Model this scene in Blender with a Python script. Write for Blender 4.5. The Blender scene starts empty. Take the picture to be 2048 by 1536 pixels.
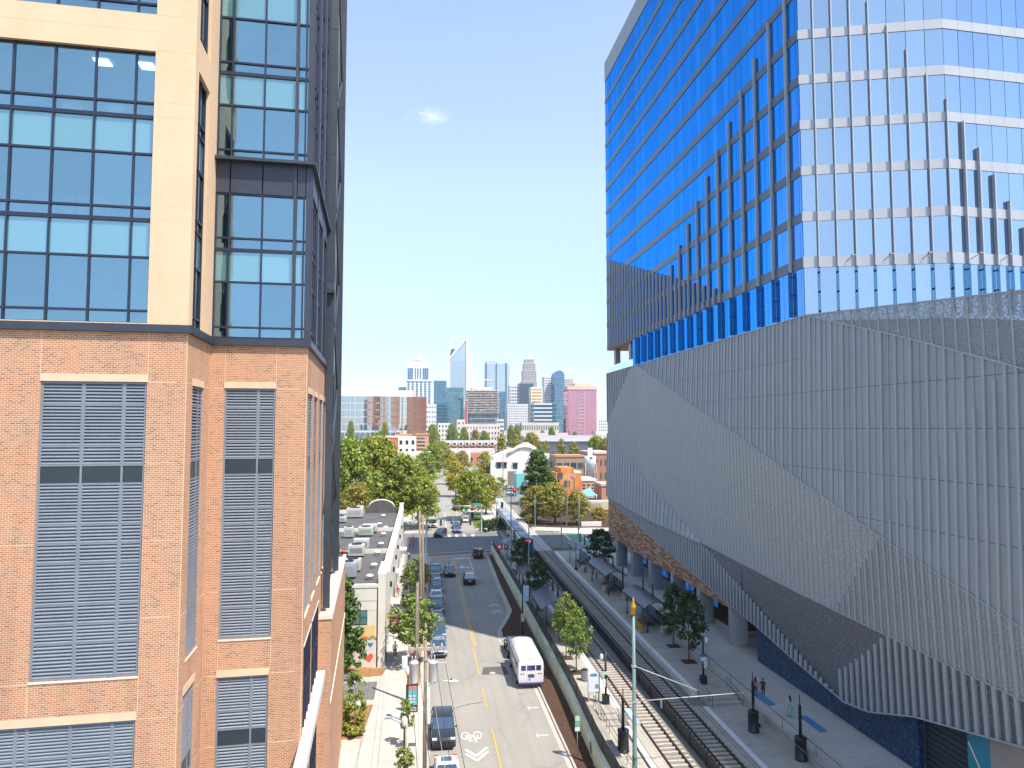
import bpy, bmesh, math, random
from mathutils import Vector, Matrix
R_ = random.Random(11)
SC = bpy.context.scene
COL = SC.collection
rad = math.radians

# ---------------------------------------------------------------- survey of the photograph
FPX = 1420.0; CAMZ = 25.0; PIT = rad(3.58); YAW = rad(7.3)
_F = (math.sin(YAW)*math.cos(PIT), math.cos(YAW)*math.cos(PIT), math.sin(PIT))
_R = (math.cos(YAW), -math.sin(YAW), 0.0)
_U = (_R[1]*_F[2]-_R[2]*_F[1], _R[2]*_F[0]-_R[0]*_F[2], _R[0]*_F[1]-_R[1]*_F[0])
def ray(x, y):
    u = (x-1024)/FPX; v = (768-y)/FPX
    return tuple(_F[i]+_R[i]*u+_U[i]*v for i in range(3))
def G(x, y, z=0.0):
    d = ray(x, y); t = (z-CAMZ)/d[2]; return (d[0]*t, d[1]*t)
def PX(x, y, X=34.0):
    d = ray(x, y); t = X/d[0]; return (d[1]*t, CAMZ+d[2]*t)
def PY(x, y, Y):
    d = ray(x, y); t = Y/d[1]; return (d[0]*t, CAMZ+d[2]*t)

# ---------------------------------------------------------------- mesh builder
class MB:
    def __init__(s): s.v = []; s.f = []; s.m = []; s.sm = []
    def face(s, pts, mi=0, smooth=False):
        b = len(s.v); s.v += [tuple(p) for p in pts]; s.f.append(tuple(range(b, b+len(pts)))); s.m.append(mi); s.sm.append(smooth)
        return s
    def raw(s, vs, fs, mi=0, smooth=False):
        b = len(s.v); s.v += [tuple(p) for p in vs]
        for f in fs: s.f.append(tuple(i+b for i in f)); s.m.append(mi); s.sm.append(smooth)
        return s
    def box(s, x0, y0, z0, x1, y1, z1, mi=0):
        x0, x1 = min(x0, x1), max(x0, x1); y0, y1 = min(y0, y1), max(y0, y1); z0, z1 = min(z0, z1), max(z0, z1)
        return s.raw([(x0,y0,z0),(x1,y0,z0),(x1,y1,z0),(x0,y1,z0),(x0,y0,z1),(x1,y0,z1),(x1,y1,z1),(x0,y1,z1)],
                     [(3,2,1,0),(4,5,6,7),(0,1,5,4),(1,2,6,5),(2,3,7,6),(3,0,4,7)], mi)
    def bar(s, p0, p1, w, h, mi=0):
        p0 = Vector(p0); p1 = Vector(p1); d = (p1-p0)
        if d.length < 1e-6: return s
        d.normalize(); up = Vector((0,0,1)) if abs(d.z) < .95 else Vector((0,1,0))
        a = d.cross(up).normalized()*w/2; b = a.cross(d).normalized()*h/2
        vs = [p0-a-b, p0+a-b, p0+a+b, p0-a+b, p1-a-b, p1+a-b, p1+a+b, p1-a+b]
        return s.raw(vs, [(0,1,2,3),(7,6,5,4),(1,0,4,5),(2,1,5,6),(3,2,6,7),(0,3,7,4)], mi)
    def tube(s, pts, r, n=8, mi=0, r1=None, cap=True):
        pts = [Vector(p) for p in pts]; k = len(pts); vs = []; fs = []
        ref = None
        for i, p in enumerate(pts):
            d = (pts[min(i+1, k-1)]-pts[max(i-1, 0)])
            if d.length < 1e-9: d = Vector((0,0,1))
            d.normalize()
            if ref is None: ref = Vector((0,0,1)) if abs(d.z) < .9 else Vector((0,1,0))
            a = d.cross(ref)
            if a.length < 1e-5: a = d.cross(Vector((1,0,0)))
            a.normalize(); b = d.cross(a).normalized()
            rr = r if r1 is None else r+(r1-r)*i/max(1, k-1)
            if isinstance(r, (list, tuple)): rr = r[i]
            for j in range(n):
                t = 2*math.pi*j/n; vs.append(p+a*math.cos(t)*rr+b*math.sin(t)*rr)
        for i in range(k-1):
            for j in range(n):
                fs.append((i*n+j, i*n+(j+1) % n, (i+1)*n+(j+1) % n, (i+1)*n+j))
        if cap: fs.append(tuple(range(n-1, -1, -1))); fs.append(tuple((k-1)*n+j for j in range(n)))
        return s.raw(vs, fs, mi, True)
    def lathe(s, prof, c=(0,0,0), n=12, mi=0):
        vs = []; fs = []; k = len(prof)
        for r, z in prof:
            for j in range(n):
                t = 2*math.pi*j/n; vs.append((c[0]+r*math.cos(t), c[1]+r*math.sin(t), c[2]+z))
        for i in range(k-1):
            for j in range(n): fs.append((i*n+j, i*n+(j+1) % n, (i+1)*n+(j+1) % n, (i+1)*n+j))
        fs.append(tuple(range(n-1, -1, -1))); fs.append(tuple((k-1)*n+j for j in range(n)))
        return s.raw(vs, fs, mi, True)
    def prism(s, poly, z0, z1, mi=0):
        n = len(poly); vs = [(p[0], p[1], z0) for p in poly]+[(p[0], p[1], z1) for p in poly]
        fs = [tuple(range(n-1, -1, -1)), tuple(range(n, 2*n))]+[(i, (i+1) % n, n+(i+1) % n, n+i) for i in range(n)]
        return s.raw(vs, fs, mi)
    def slab_yz(s, poly, x0, x1, mi=0):      # polygon in (y,z), extruded in x
        n = len(poly); vs = [(x0, p[0], p[1]) for p in poly]+[(x1, p[0], p[1]) for p in poly]
        fs = [tuple(range(n-1, -1, -1)), tuple(range(n, 2*n))]+[(i, (i+1) % n, n+(i+1) % n, n+i) for i in range(n)]
        return s.raw(vs, fs, mi)
    def slab_xz(s, poly, y0, y1, mi=0):
        n = len(poly); vs = [(p[0], y0, p[1]) for p in poly]+[(p[0], y1, p[1]) for p in poly]
        fs = [tuple(range(n)), tuple(range(2*n-1, n-1, -1))]+[(i, n+i, n+(i+1) % n, (i+1) % n) for i in range(n)]
        return s.raw(vs, fs, mi)
    def ball(s, c, r, n=10, m=6, mi=0):
        rx, ry, rz = r if isinstance(r, (tuple, list)) else (r, r, r)
        vs = []; fs = []
        for i in range(m+1):
            ph = math.pi*i/m
            for j in range(n):
                t = 2*math.pi*j/n
                vs.append((c[0]+rx*math.sin(ph)*math.cos(t), c[1]+ry*math.sin(ph)*math.sin(t), c[2]+rz*math.cos(ph)))
        for i in range(m):
            for j in range(n): fs.append((i*n+j, (i+1)*n+j, (i+1)*n+(j+1) % n, i*n+(j+1) % n))
        return s.raw(vs, fs, mi, True)
    def mesh(s, name, mats, bevel=0.0, fixn=True):
        me = bpy.data.meshes.new(name)
        me.from_pydata(s.v, [], s.f)
        if not isinstance(mats, (list, tuple)): mats = [mats]
        for m in mats: me.materials.append(m)
        me.polygons.foreach_set('material_index', [min(i, len(mats)-1) for i in s.m])
        me.polygons.foreach_set('use_smooth', s.sm)
        if bevel or fixn:
            bm = bmesh.new(); bm.from_mesh(me)
            if fixn: bmesh.ops.remove_doubles(bm, verts=bm.verts, dist=1e-5) if len(bm.verts) < 3000 else None
            if fixn and len(bm.verts) < 20000: bmesh.ops.recalc_face_normals(bm, faces=bm.faces)
            if bevel:
                ed = [e for e in bm.edges if e.is_manifold and e.calc_face_angle(0) > .6]
                bmesh.ops.bevel(bm, geom=ed, offset=bevel, segments=2, affect='EDGES', profile=.6)
                for f in bm.faces: f.smooth = True
            bm.to_mesh(me); bm.free()
            if bevel: me.set_sharp_from_angle(angle=rad(24))
        me.update()
        return me
    def build(s, name, mats, parent=None, loc=None, bevel=0.0, fixn=True):
        o = bpy.data.objects.new(name, s.mesh(name, mats, bevel, fixn)); COL.objects.link(o)
        if parent is not None: o.parent = parent
        if loc: o.location = loc
        return o

def tag(o, label, cat, group=None):
    o['label'] = label; o['category'] = cat
    if group: o['group'] = group
    return o
def thing(name, label, cat, loc=(0,0,0), rz=0.0, group=None):
    o = bpy.data.objects.new(name, None); COL.objects.link(o); o.empty_display_size = .3
    o.location = loc; o.rotation_euler = (0, 0, rz)
    return tag(o, label, cat, group)
def kind(o, k): o['kind'] = k; return o
def copy_tree(o, parent=None):
    c = o.copy(); COL.objects.link(c)
    if parent is not None: c.parent = parent
    for ch in list(o.children): copy_tree(ch, c)
    return c
def clone(o, label, loc, rz=0.0, scale=None, group=None):
    c = copy_tree(o); c.location = loc; c.rotation_euler = (0, 0, rz); c['label'] = label
    if scale is not None: c.scale = scale if isinstance(scale, (tuple, list)) else (scale,)*3
    if group: c['group'] = group
    return c
def lettering(txt, size, parent, loc, rot, mat, name='lettering', depth=.004, spacing=1.0):
    cu = bpy.data.curves.new(name, 'FONT'); cu.body = txt; cu.size = size; cu.extrude = depth
    cu.align_x = 'CENTER'; cu.align_y = 'CENTER'; cu.space_line = spacing
    t = bpy.data.objects.new(name+'_outline', cu); COL.objects.link(t)
    dg = bpy.context.evaluated_depsgraph_get(); me = bpy.data.meshes.new_from_object(t.evaluated_get(dg))
    bpy.data.objects.remove(t); me.materials.clear(); me.materials.append(mat)
    o = bpy.data.objects.new(name, me); COL.objects.link(o); o.parent = parent; o.location = loc; o.rotation_euler = rot
    return o

# ---------------------------------------------------------------- materials
def _mat(name):
    m = bpy.data.materials.new(name); m.use_nodes = True; nt = m.node_tree
    for n in list(nt.nodes): nt.nodes.remove(n)
    out = nt.nodes.new('ShaderNodeOutputMaterial')
    return m, nt, out
def N(nt, t, **kw):
    n = nt.nodes.new(t)
    for k, v in kw.items():
        if k.startswith('i_'):
            n.inputs[int(k[2:]) if k[2:].isdigit() else k[2:].replace('_', ' ')].default_value = v
        else: setattr(n, k, v)
    return n
def c4(c): return (c[0], c[1], c[2], 1.0)
def mixc(nt, fac, a, b, blend='MIX'):
    n = nt.nodes.new('ShaderNodeMix'); n.data_type = 'RGBA'; n.blend_type = blend
    for inp, v in ((0, fac), (6, a), (7, b)):
        if hasattr(v, 'links'): nt.links.new(v, n.inputs[inp])
        else: n.inputs[inp].default_value = v if inp == 0 else c4(v)
    return n.outputs[2]
def ramp(nt, src, stops):
    n = nt.nodes.new('ShaderNodeValToRGB'); e = n.color_ramp.elements
    while len(e) < len(stops): e.new(.5)
    for i, (p, c) in enumerate(stops): e[i].position = p; e[i].color = c4(c) if len(c) == 3 else c
    nt.links.new(src, n.inputs[0]); return n.outputs[0]
def objco(nt, scale=(1,1,1), coord='Object'):
    tc = nt.nodes.new('ShaderNodeTexCoord'); mp = nt.nodes.new('ShaderNodeMapping')
    mp.inputs['Scale'].default_value = scale; nt.links.new(tc.outputs[coord], mp.inputs[0]); return mp.outputs[0]
def geo_pos(nt, scale=(1,1,1)):
    tc = nt.nodes.new('ShaderNodeNewGeometry'); mp = nt.nodes.new('ShaderNodeMapping')
    mp.inputs['Scale'].default_value = scale; nt.links.new(tc.outputs['Position'], mp.inputs[0]); return mp.outputs[0]
def noise(nt, vec, scale, detail=4, rough=.55):
    n = nt.nodes.new('ShaderNodeTexNoise'); n.inputs['Scale'].default_value = scale
    n.inputs['Detail'].default_value = detail; n.inputs['Roughness'].default_value = rough
    nt.links.new(vec, n.inputs['Vector']); return n.outputs[0]
def principled(nt, out, col, rough=.6, metal=0.0, spec=.5, coat=0.0):
    p = nt.nodes.new('ShaderNodeBsdfPrincipled')
    for k, v in (('Base Color', col), ('Roughness', rough), ('Metallic', metal)):
        if hasattr(v, 'links'): nt.links.new(v, p.inputs[k])
        else: p.inputs[k].default_value = c4(v) if k == 'Base Color' else v
    p.inputs['Specular IOR Level'].default_value = spec
    if coat: p.inputs['Coat Weight'].default_value = coat; p.inputs['Coat Roughness'].default_value = .04
    nt.links.new(p.outputs[0], out.inputs[0]); return p
def bump(nt, p, h, strength=.3, dist=.02):
    b = nt.nodes.new('ShaderNodeBump'); b.inputs['Strength'].default_value = strength; b.inputs['Distance'].default_value = dist
    nt.links.new(h, b.inputs['Height']); nt.links.new(b.outputs[0], p.inputs['Normal']); return b
def M(name, col, rough=.6, metal=0.0, var=.12, scale=1.2, spec=.5, coat=0.0, dirt=None, bmp=0.0, island=0.0):
    """plain surface: base colour with two noises of wear, in real-world metres"""
    m, nt, out = _mat(name)
    v = geo_pos(nt)
    n1 = noise(nt, v, scale, 5); n2 = noise(nt, v, scale*9, 3)
    lo = tuple(c*(1-var) for c in col); hi = tuple(min(1, c*(1+var)) for c in col)
    c = ramp(nt, n1, [(.3, lo), (.7, hi)])
    c = mixc(nt, var*1.2, c, ramp(nt, n2, [(.35, tuple(x*.55 for x in col)), (.65, tuple(min(1, x*1.3) for x in col))]))
    if dirt:
        st = noise(nt, geo_pos(nt, (1, 1, .12)), .9, 5)
        c = mixc(nt, ramp(nt, st, [(.5, (0,0,0)), (.72, (.55,.55,.55))]), c, dirt)
    if island:
        g = nt.nodes.new('ShaderNodeNewGeometry')
        c = mixc(nt, ramp(nt, g.outputs['Random Per Island'], [(0, (0,0,0)), (1, (island,)*3)]), c, tuple(x*.45 for x in col))
    p = principled(nt, out, c, rough, metal, spec, coat)
    if bmp: bump(nt, p, n2, bmp, .02)
    return m
def emit(name, col, s, base=(.02,.02,.02)):
    m, nt, out = _mat(name); p = principled(nt, out, base, .4)
    p.inputs['Emission Color'].default_value = c4(col); p.inputs['Emission Strength'].default_value = s; return m
def brick_mat(name, c1, c2, mortar, bw=.2, bh=.0677, dark=(.16,.075,.045), off=.5, msize=.008, vivid=.6, noise_sc=1.1):
    m, nt, out = _mat(name)
    tc = nt.nodes.new('ShaderNodeTexCoord'); sx = nt.nodes.new('ShaderNodeSeparateXYZ'); nt.links.new(tc.outputs['Object'], sx.inputs[0])
    ad = N(nt, 'ShaderNodeMath', operation='ADD'); nt.links.new(sx.outputs[0], ad.inputs[0]); nt.links.new(sx.outputs[1], ad.inputs[1])
    cb = nt.nodes.new('ShaderNodeCombineXYZ'); nt.links.new(ad.outputs[0], cb.inputs[0]); nt.links.new(sx.outputs[2], cb.inputs[1])
    b = nt.nodes.new('ShaderNodeTexBrick'); b.offset = off; nt.links.new(cb.outputs[0], b.inputs['Vector'])
    b.inputs['Scale'].default_value = 1; b.inputs['Brick Width'].default_value = bw; b.inputs['Row Height'].default_value = bh
    b.inputs['Mortar Size'].default_value = msize; b.inputs['Mortar Smooth'].default_value = .1; b.inputs['Bias'].default_value = 0
    b.inputs['Color1'].default_value = (0,0,0,1); b.inputs['Color2'].default_value = (1,1,1,1); b.inputs['Mortar'].default_value = (.5,.5,.5,1)
    big = noise(nt, cb.outputs[0], noise_sc, 4)
    f = N(nt, 'ShaderNodeMath', operation='ADD'); 
    g = N(nt, 'ShaderNodeMath', operation='MULTIPLY', i_1=.55); nt.links.new(big, g.inputs[0])
    bwt = nt.nodes.new('ShaderNodeRGBToBW'); nt.links.new(b.outputs['Color'], bwt.inputs[0])
    h = N(nt, 'ShaderNodeMath', operation='MULTIPLY', i_1=vivid); nt.links.new(bwt.outputs[0], h.inputs[0])
    nt.links.new(g.outputs[0], f.inputs[0]); nt.links.new(h.outputs[0], f.inputs[1])
    col = ramp(nt, f.outputs[0], [(.18, c1), (.5, tuple((a+c)/2 for a, c in zip(c1, c2))), (.72, c2), (.83, dark)])
    col = mixc(nt, b.outputs['Fac'], col, mortar)
    st = noise(nt, geo_pos(nt, (.9, .9, .07)), 1.0, 5); col = mixc(nt, ramp(nt, st, [(.48, (0,0,0)), (.75, (.34,.34,.34))]), col, tuple(x*.45 for x in c2))
    p = principled(nt, out, col, .85, 0, .25)
    inv = N(nt, 'ShaderNodeMath', operation='SUBTRACT', i_0=1.0); nt.links.new(b.outputs['Fac'], inv.inputs[1])
    bump(nt, p, inv.outputs[0], .5, .01)
    return m
def glass_mat(name, tint, base, refl=.35, rough=.015, see=0.0, see_tint=(.5,.7,.75), var=.12, wob=.0, graze=None):
    """coated facade glass: tinted mirror over either a dark body or a view into the room"""
    m, nt, out = _mat(name)
    g = nt.nodes.new('ShaderNodeNewGeometry')
    v = ramp(nt, g.outputs['Random Per Island'], [(0, (1-var,)*3), (1, (1.0,)*3)])
    gl = N(nt, 'ShaderNodeBsdfGlossy', i_Roughness=rough)
    if graze:                      # grazing tint: paints the deep sky reflection of the shaded face into the colour
        lw_ = N(nt, 'ShaderNodeLayerWeight', i_Blend=.5)
        tint = mixc(nt, ramp(nt, lw_.outputs['Facing'], [(.30, (0,0,0)), (.56, (1,1,1))]), tint, graze)
    nt.links.new(mixc(nt, 1.0, tint, v, 'MULTIPLY'), gl.inputs['Color'])
    if wob:
        bp = nt.nodes.new('ShaderNodeBump'); bp.inputs['Strength'].default_value = wob; bp.inputs['Distance'].default_value = .05
        nt.links.new(noise(nt, geo_pos(nt), .35, 2), bp.inputs['Height']); nt.links.new(bp.outputs[0], gl.inputs['Normal'])
    df = N(nt, 'ShaderNodeBsdfDiffuse'); nt.links.new(mixc(nt, 1.0, base, v, 'MULTIPLY'), df.inputs['Color'])
    body = df.outputs[0]
    if see:
        tr = N(nt, 'ShaderNodeBsdfTransparent'); tr.inputs[0].default_value = c4(see_tint)
        mx = N(nt, 'ShaderNodeMixShader', i_0=see); nt.links.new(body, mx.inputs[1]); nt.links.new(tr.outputs[0], mx.inputs[2]); body = mx.outputs[0]
    fr = N(nt, 'ShaderNodeFresnel', i_IOR=1.5)
    mr = nt.nodes.new('ShaderNodeMapRange'); mr.inputs[1].default_value = .04; mr.inputs[2].default_value = 1.0
    mr.inputs[3].default_value = refl; mr.inputs[4].default_value = 1.0; nt.links.new(fr.outputs[0], mr.inputs[0])
    ms = N(nt, 'ShaderNodeMixShader'); nt.links.new(mr.outputs[0], ms.inputs[0]); nt.links.new(body, ms.inputs[1]); nt.links.new(gl.outputs[0], ms.inputs[2])
    nt.links.new(ms.outputs[0], out.inputs[0]); return m
def leaf_mat(name, cols, trans=.35):
    m, nt, out = _mat(name)
    g = nt.nodes.new('ShaderNodeNewGeometry')
    k = len(cols); c = ramp(nt, g.outputs['Random Per Island'], [(i/(k-1), cc) for i, cc in enumerate(cols)])
    oi = nt.nodes.new('ShaderNodeObjectInfo')
    hs = nt.nodes.new('ShaderNodeHueSaturation'); nt.links.new(c, hs.inputs['Color'])
    mr = nt.nodes.new('ShaderNodeMapRange'); mr.inputs[3].default_value = .485; mr.inputs[4].default_value = .512; nt.links.new(oi.outputs['Random'], mr.inputs[0]); nt.links.new(mr.outputs[0], hs.inputs['Hue'])
    d = N(nt, 'ShaderNodeBsdfDiffuse'); t = N(nt, 'ShaderNodeBsdfTranslucent'); gl = N(nt, 'ShaderNodeBsdfGlossy', i_Roughness=.45)
    nt.links.new(hs.outputs[0], d.inputs[0]); nt.links.new(mixc(nt, .5, hs.outputs[0], (.25,.3,.02)), t.inputs[0])
    gl.inputs[0].default_value = (.5,.5,.45,1)
    mx = N(nt, 'ShaderNodeMixShader', i_0=trans); nt.links.new(d.outputs[0], mx.inputs[1]); nt.links.new(t.outputs[0], mx.inputs[2])
    m2 = N(nt, 'ShaderNodeMixShader', i_0=.05); nt.links.new(mx.outputs[0], m2.inputs[1]); nt.links.new(gl.outputs[0], m2.inputs[2])
    nt.links.new(m2.outputs[0], out.inputs[0]); return m
def paint(name, col, metal=.0, rough=.3):
    m, nt, out = _mat(name); v = geo_pos(nt)
    c = ramp(nt, noise(nt, v, 6, 3), [(.3, tuple(x*.93 for x in col)), (.7, col)])
    principled(nt, out, c, rough, metal, .5, .6); return m

MT = {}
def mats():
    T = MT
    T['brick'] = brick_mat('brick_orange', (.50,.235,.125), (.42,.19,.10), (.70,.50,.35), .2, .0762, (.27,.15,.095), .5, .010, .58)
    T['cream'] = M('precast_cream', (.72,.50,.32), .75, 0, .05, .5, .3, dirt=(.62,.42,.25))
    T['lintel'] = M('precast_sand', (.70,.50,.33), .75, 0, .07, 1.5, .3)
    T['seam'] = M('sealant_joint', (.72,.5,.3), .8, 0, .05)
    T['darkmetal'] = M('charcoal_metal', (.05,.057,.075), .42, .3, .12, 1.5)
    T['mullion'] = M('blue_black_mullion', (.035,.042,.07), .4, .4, .1, 2)
    T['steel'] = M('painted_steel', (.045,.055,.07), .45, .2, .15, .6, dirt=(.09,.10,.11))
    T['louver'] = M('louver_blue_grey', (.225,.25,.285), .5, .2, .08, 1)
    T['louverdark'] = M('louver_void', (.075,.08,.09), .7, 0, .1, 1)
    T['slabedge'] = M('garage_slab_edge', (.50,.47,.43), .8, 0, .15, 2)
    T['spandark'] = M('slate_spandrel_panel', (.035,.05,.06), .35, .2, .1, 1)
    T['g_vis'] = glass_mat('vision_glass_teal', (.44,.68,.76), (.05,.11,.14), .5, see=.85, see_tint=(.55,.82,.90), wob=.02)
    T['g_span'] = glass_mat('spandrel_glass_teal', (.45,.66,.70), (.15,.31,.34), .42, wob=.03)
    T['g_side'] = glass_mat('side_glass', (.5,.68,.85), (.03,.06,.09), .35, wob=.04)
    T['room'] = M('office_interior', (.5,.5,.48), .9, 0, .1, .3)
    T['carpet'] = M('office_carpet', (.12,.13,.15), .9)
    T['furn'] = M('white_office_furniture', (.75,.75,.72), .6)
    T['lightpanel'] = emit('ceiling_light_panel', (1,.97,.9), 2.4)
    T['podcap'] = M('pale_coping', (.72,.62,.50), .7, 0, .06)
    T['canopy'] = M('pale_canopy_metal', (.66,.65,.60), .5, .1, .05)
    T['wood'] = M('cedar_soffit', (.50,.30,.14), .6, 0, .2, 4)
    # ---- tower
    T['tg'] = glass_mat('tower_glass_blue', (.66,.79,.88), (.02,.06,.13), .62, .01, var=.2, wob=.004, graze=(.03,.31,.86))
    T['tback'] = M('tower_backing', (.02,.05,.10), .5)
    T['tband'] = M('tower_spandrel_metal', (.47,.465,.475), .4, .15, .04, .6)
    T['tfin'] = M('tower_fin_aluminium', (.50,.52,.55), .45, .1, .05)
    T['tbandshade'] = M('shaded_spandrel_metal', (.085,.115,.155), .35, .3, .08, .6)  # darkened copy of the spandrel metal: shade of the long face in its colour
    T['tglassfin'] = glass_mat('glass_fin', (.3,.55,.7), (.03,.12,.18), .25)
    T['rib'] = M('screen_panel_metal', (.32,.35,.372), .5, .1, .06, .35, dirt=(.27,.29,.31), island=.16)
    T['riblight'] = M('screen_rib_metal', (.36,.39,.41), .5, .1, .05, .6)
    T['jointdark'] = M('screen_joint', (.12,.15,.18), .6)
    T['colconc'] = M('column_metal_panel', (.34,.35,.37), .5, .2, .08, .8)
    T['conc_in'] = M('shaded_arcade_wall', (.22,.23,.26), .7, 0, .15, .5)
    T['navy'] = None
    return T
def perf_mat(name, light, dark, sc, holes=0.0):
    m, nt, out = _mat(name)
    v = geo_pos(nt, (1, 1.7, .9)); 
    vo = nt.nodes.new('ShaderNodeTexVoronoi'); vo.inputs['Scale'].default_value = sc; vo.inputs['Randomness'].default_value = 1.0
    nt.links.new(v, vo.inputs['Vector'])
    k = ramp(nt, vo.outputs['Distance'], [(.22, (1,1,1)), (.42, (0,0,0))])
    n = noise(nt, geo_pos(nt), .25, 3)
    c = mixc(nt, k, dark, light)
    c = mixc(nt, ramp(nt, n, [(.4, (0,0,0)), (.6, (.25,.25,.25))]), c, tuple(a*.7 for a in light))
    p = principled(nt, out, c, .55, .2, .4)
    if holes:
        tr = nt.nodes.new('ShaderNodeBsdfTransparent'); mx = nt.nodes.new('ShaderNodeMixShader')
        nt.links.new(ramp(nt, vo.outputs['Distance'], [(.3, (holes,)*3), (.5, (0,0,0))]), mx.inputs[0]); nt.links.new(p.outputs[0], mx.inputs[1]); nt.links.new(tr.outputs[0], mx.inputs[2]); nt.links.new(mx.outputs[0], out.inputs[0])
    return m
def navy_mat():
    m, nt, out = _mat('navy_mosaic_tile')
    v = geo_pos(nt)
    vo = nt.nodes.new('ShaderNodeTexVoronoi'); vo.inputs['Scale'].default_value = 5.0; nt.links.new(v, vo.inputs['Vector'])
    c = ramp(nt, vo.outputs['Color'], [(.2, (.006,.018,.05)), (.6, (.015,.05,.12)), (.9, (.03,.10,.2))])
    principled(nt, out, c, .3, 0, .5); return m
T = mats()
T['navy'] = navy_mat()
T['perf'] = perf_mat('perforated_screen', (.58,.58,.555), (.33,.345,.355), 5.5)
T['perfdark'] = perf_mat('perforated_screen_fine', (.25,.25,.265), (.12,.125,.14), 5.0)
T['perfblue'] = perf_mat('perforated_parapet', (.55,.57,.60), (.26,.29,.33), 9.0, .6)
T['bricklong'] = brick_mat('long_format_brick', (.25,.095,.05), (.33,.16,.085), (.18,.11,.075), 1.25, .2, (.42,.32,.21), .37, .012, .8, .6)
# ---------------------------------------------------------------- camera, sky, sun
cd = bpy.data.cameras.new('camera'); cam = bpy.data.objects.new('camera', cd); COL.objects.link(cam)
cam.location = (0, 0, CAMZ); cam.rotation_euler = (rad(90)+PIT, 0, -YAW)
cd.sensor_width = 36.0; cd.lens = FPX/2048*36.0; cd.clip_start = .5; cd.clip_end = 9000
SC.camera = cam
SUN_EL = rad(60); SUN_HEAD = rad(137.5)          # heading towards the sun, clockwise from the street axis (+Y)
sd = Vector((math.sin(SUN_HEAD)*math.cos(SUN_EL), math.cos(SUN_HEAD)*math.cos(SUN_EL), math.sin(SUN_EL)))
sl = bpy.data.lights.new('sun', 'SUN'); sl.energy = 3.6; sl.angle = rad(.53); sl.color = (1.0, .945, .86)
so = bpy.data.objects.new('sun', sl); COL.objects.link(so); so.rotation_euler = (-sd).to_track_quat('-Z', 'Y').to_euler()
w = bpy.data.worlds.new('World'); SC.world = w; w.use_nodes = True
nt = w.node_tree
for n in list(nt.nodes): nt.nodes.remove(n)
wo = nt.nodes.new('ShaderNodeOutputWorld'); bg = nt.nodes.new('ShaderNodeBackground')
sky = nt.nodes.new('ShaderNodeTexSky'); sky.sky_type = 'NISHITA'; sky.sun_disc = False
sky.sun_elevation = SUN_EL; sky.sun_rotation = SUN_HEAD
sky.altitude = 250; sky.air_density = 1.0; sky.dust_density = .2; sky.ozone_density = 2.2
bg.inputs[1].default_value = .15
# one faint wisp of cloud high over the street (fixed direction in the sky)
tc = nt.nodes.new('ShaderNodeTexCoord')
cdv = Vector(ray(855, 231)).normalized()
mp = nt.nodes.new('ShaderNodeMapping'); mp.inputs['Scale'].default_value = (14, 14, 34); nt.links.new(tc.outputs['Generated'], mp.inputs[0])
nz = noise(nt, mp.outputs[0], 2.2, 5, .6)
dt = N(nt, 'ShaderNodeVectorMath', operation='SUBTRACT'); nt.links.new(tc.outputs['Generated'], dt.inputs[0]); dt.inputs[1].default_value = cdv
sc_ = N(nt, 'ShaderNodeVectorMath', operation='MULTIPLY'); nt.links.new(dt.outputs[0], sc_.inputs[0]); sc_.inputs[1].default_value = (26, 26, 80)
ln = N(nt, 'ShaderNodeVectorMath', operation='LENGTH'); nt.links.new(sc_.outputs[0], ln.inputs[0])
mask = ramp(nt, ln.outputs['Value'], [(.15, (1,1,1)), (1.0, (0,0,0))])
cl = ramp(nt, nz, [(.46, (0,0,0)), (.66, (.4,.4,.4))])
fac = mixc(nt, 1.0, mask, cl, 'MULTIPLY')
# the air over the town: a clear blue that stays blue down to the skyline
sz = nt.nodes.new('ShaderNodeSeparateXYZ'); nt.links.new(tc.outputs['Generated'], sz.inputs[0])
air = ramp(nt, sz.outputs[2], [(0.0, (.50,.545,.66)), (.10, (.68,.665,.76)), (.20, (1.0,.87,.86)), (.32, (1.34,1.12,.98)), (.5, (1.45,1.2,1.0)), (1.0, (1.1,1.05,1.0))])
skyc = mixc(nt, 1.0, sky.outputs[0], air, 'MULTIPLY')
nt.links.new(mixc(nt, fac, skyc, (5.0, 5.1, 5.2)), bg.inputs[0])
nt.links.new(bg.outputs[0], wo.inputs[0])
SC.view_settings.view_transform = 'Standard'; SC.view_settings.look = 'None'
SC.view_settings.exposure = 1.1; SC.view_settings.gamma = 1.0
SC.render.engine = 'CYCLES'
SC.cycles.max_bounces = 6; SC.cycles.transparent_max_bounces = 8; SC.cycles.glossy_bounces = 3; SC.cycles.diffuse_bounces = 3
SC.cycles.caustics_reflective = False; SC.cycles.caustics_refractive = False
SC.cycles.use_denoising = True
SC.cycles.sample_clamp_indirect = 6
# ================================================================ brick and glass office building (left)
LB = thing('office_building', 'orange brick and cream office building with teal windows and louvred parking floors', 'building', (-9.023, 28.881, 0), rad(3.6))
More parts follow.
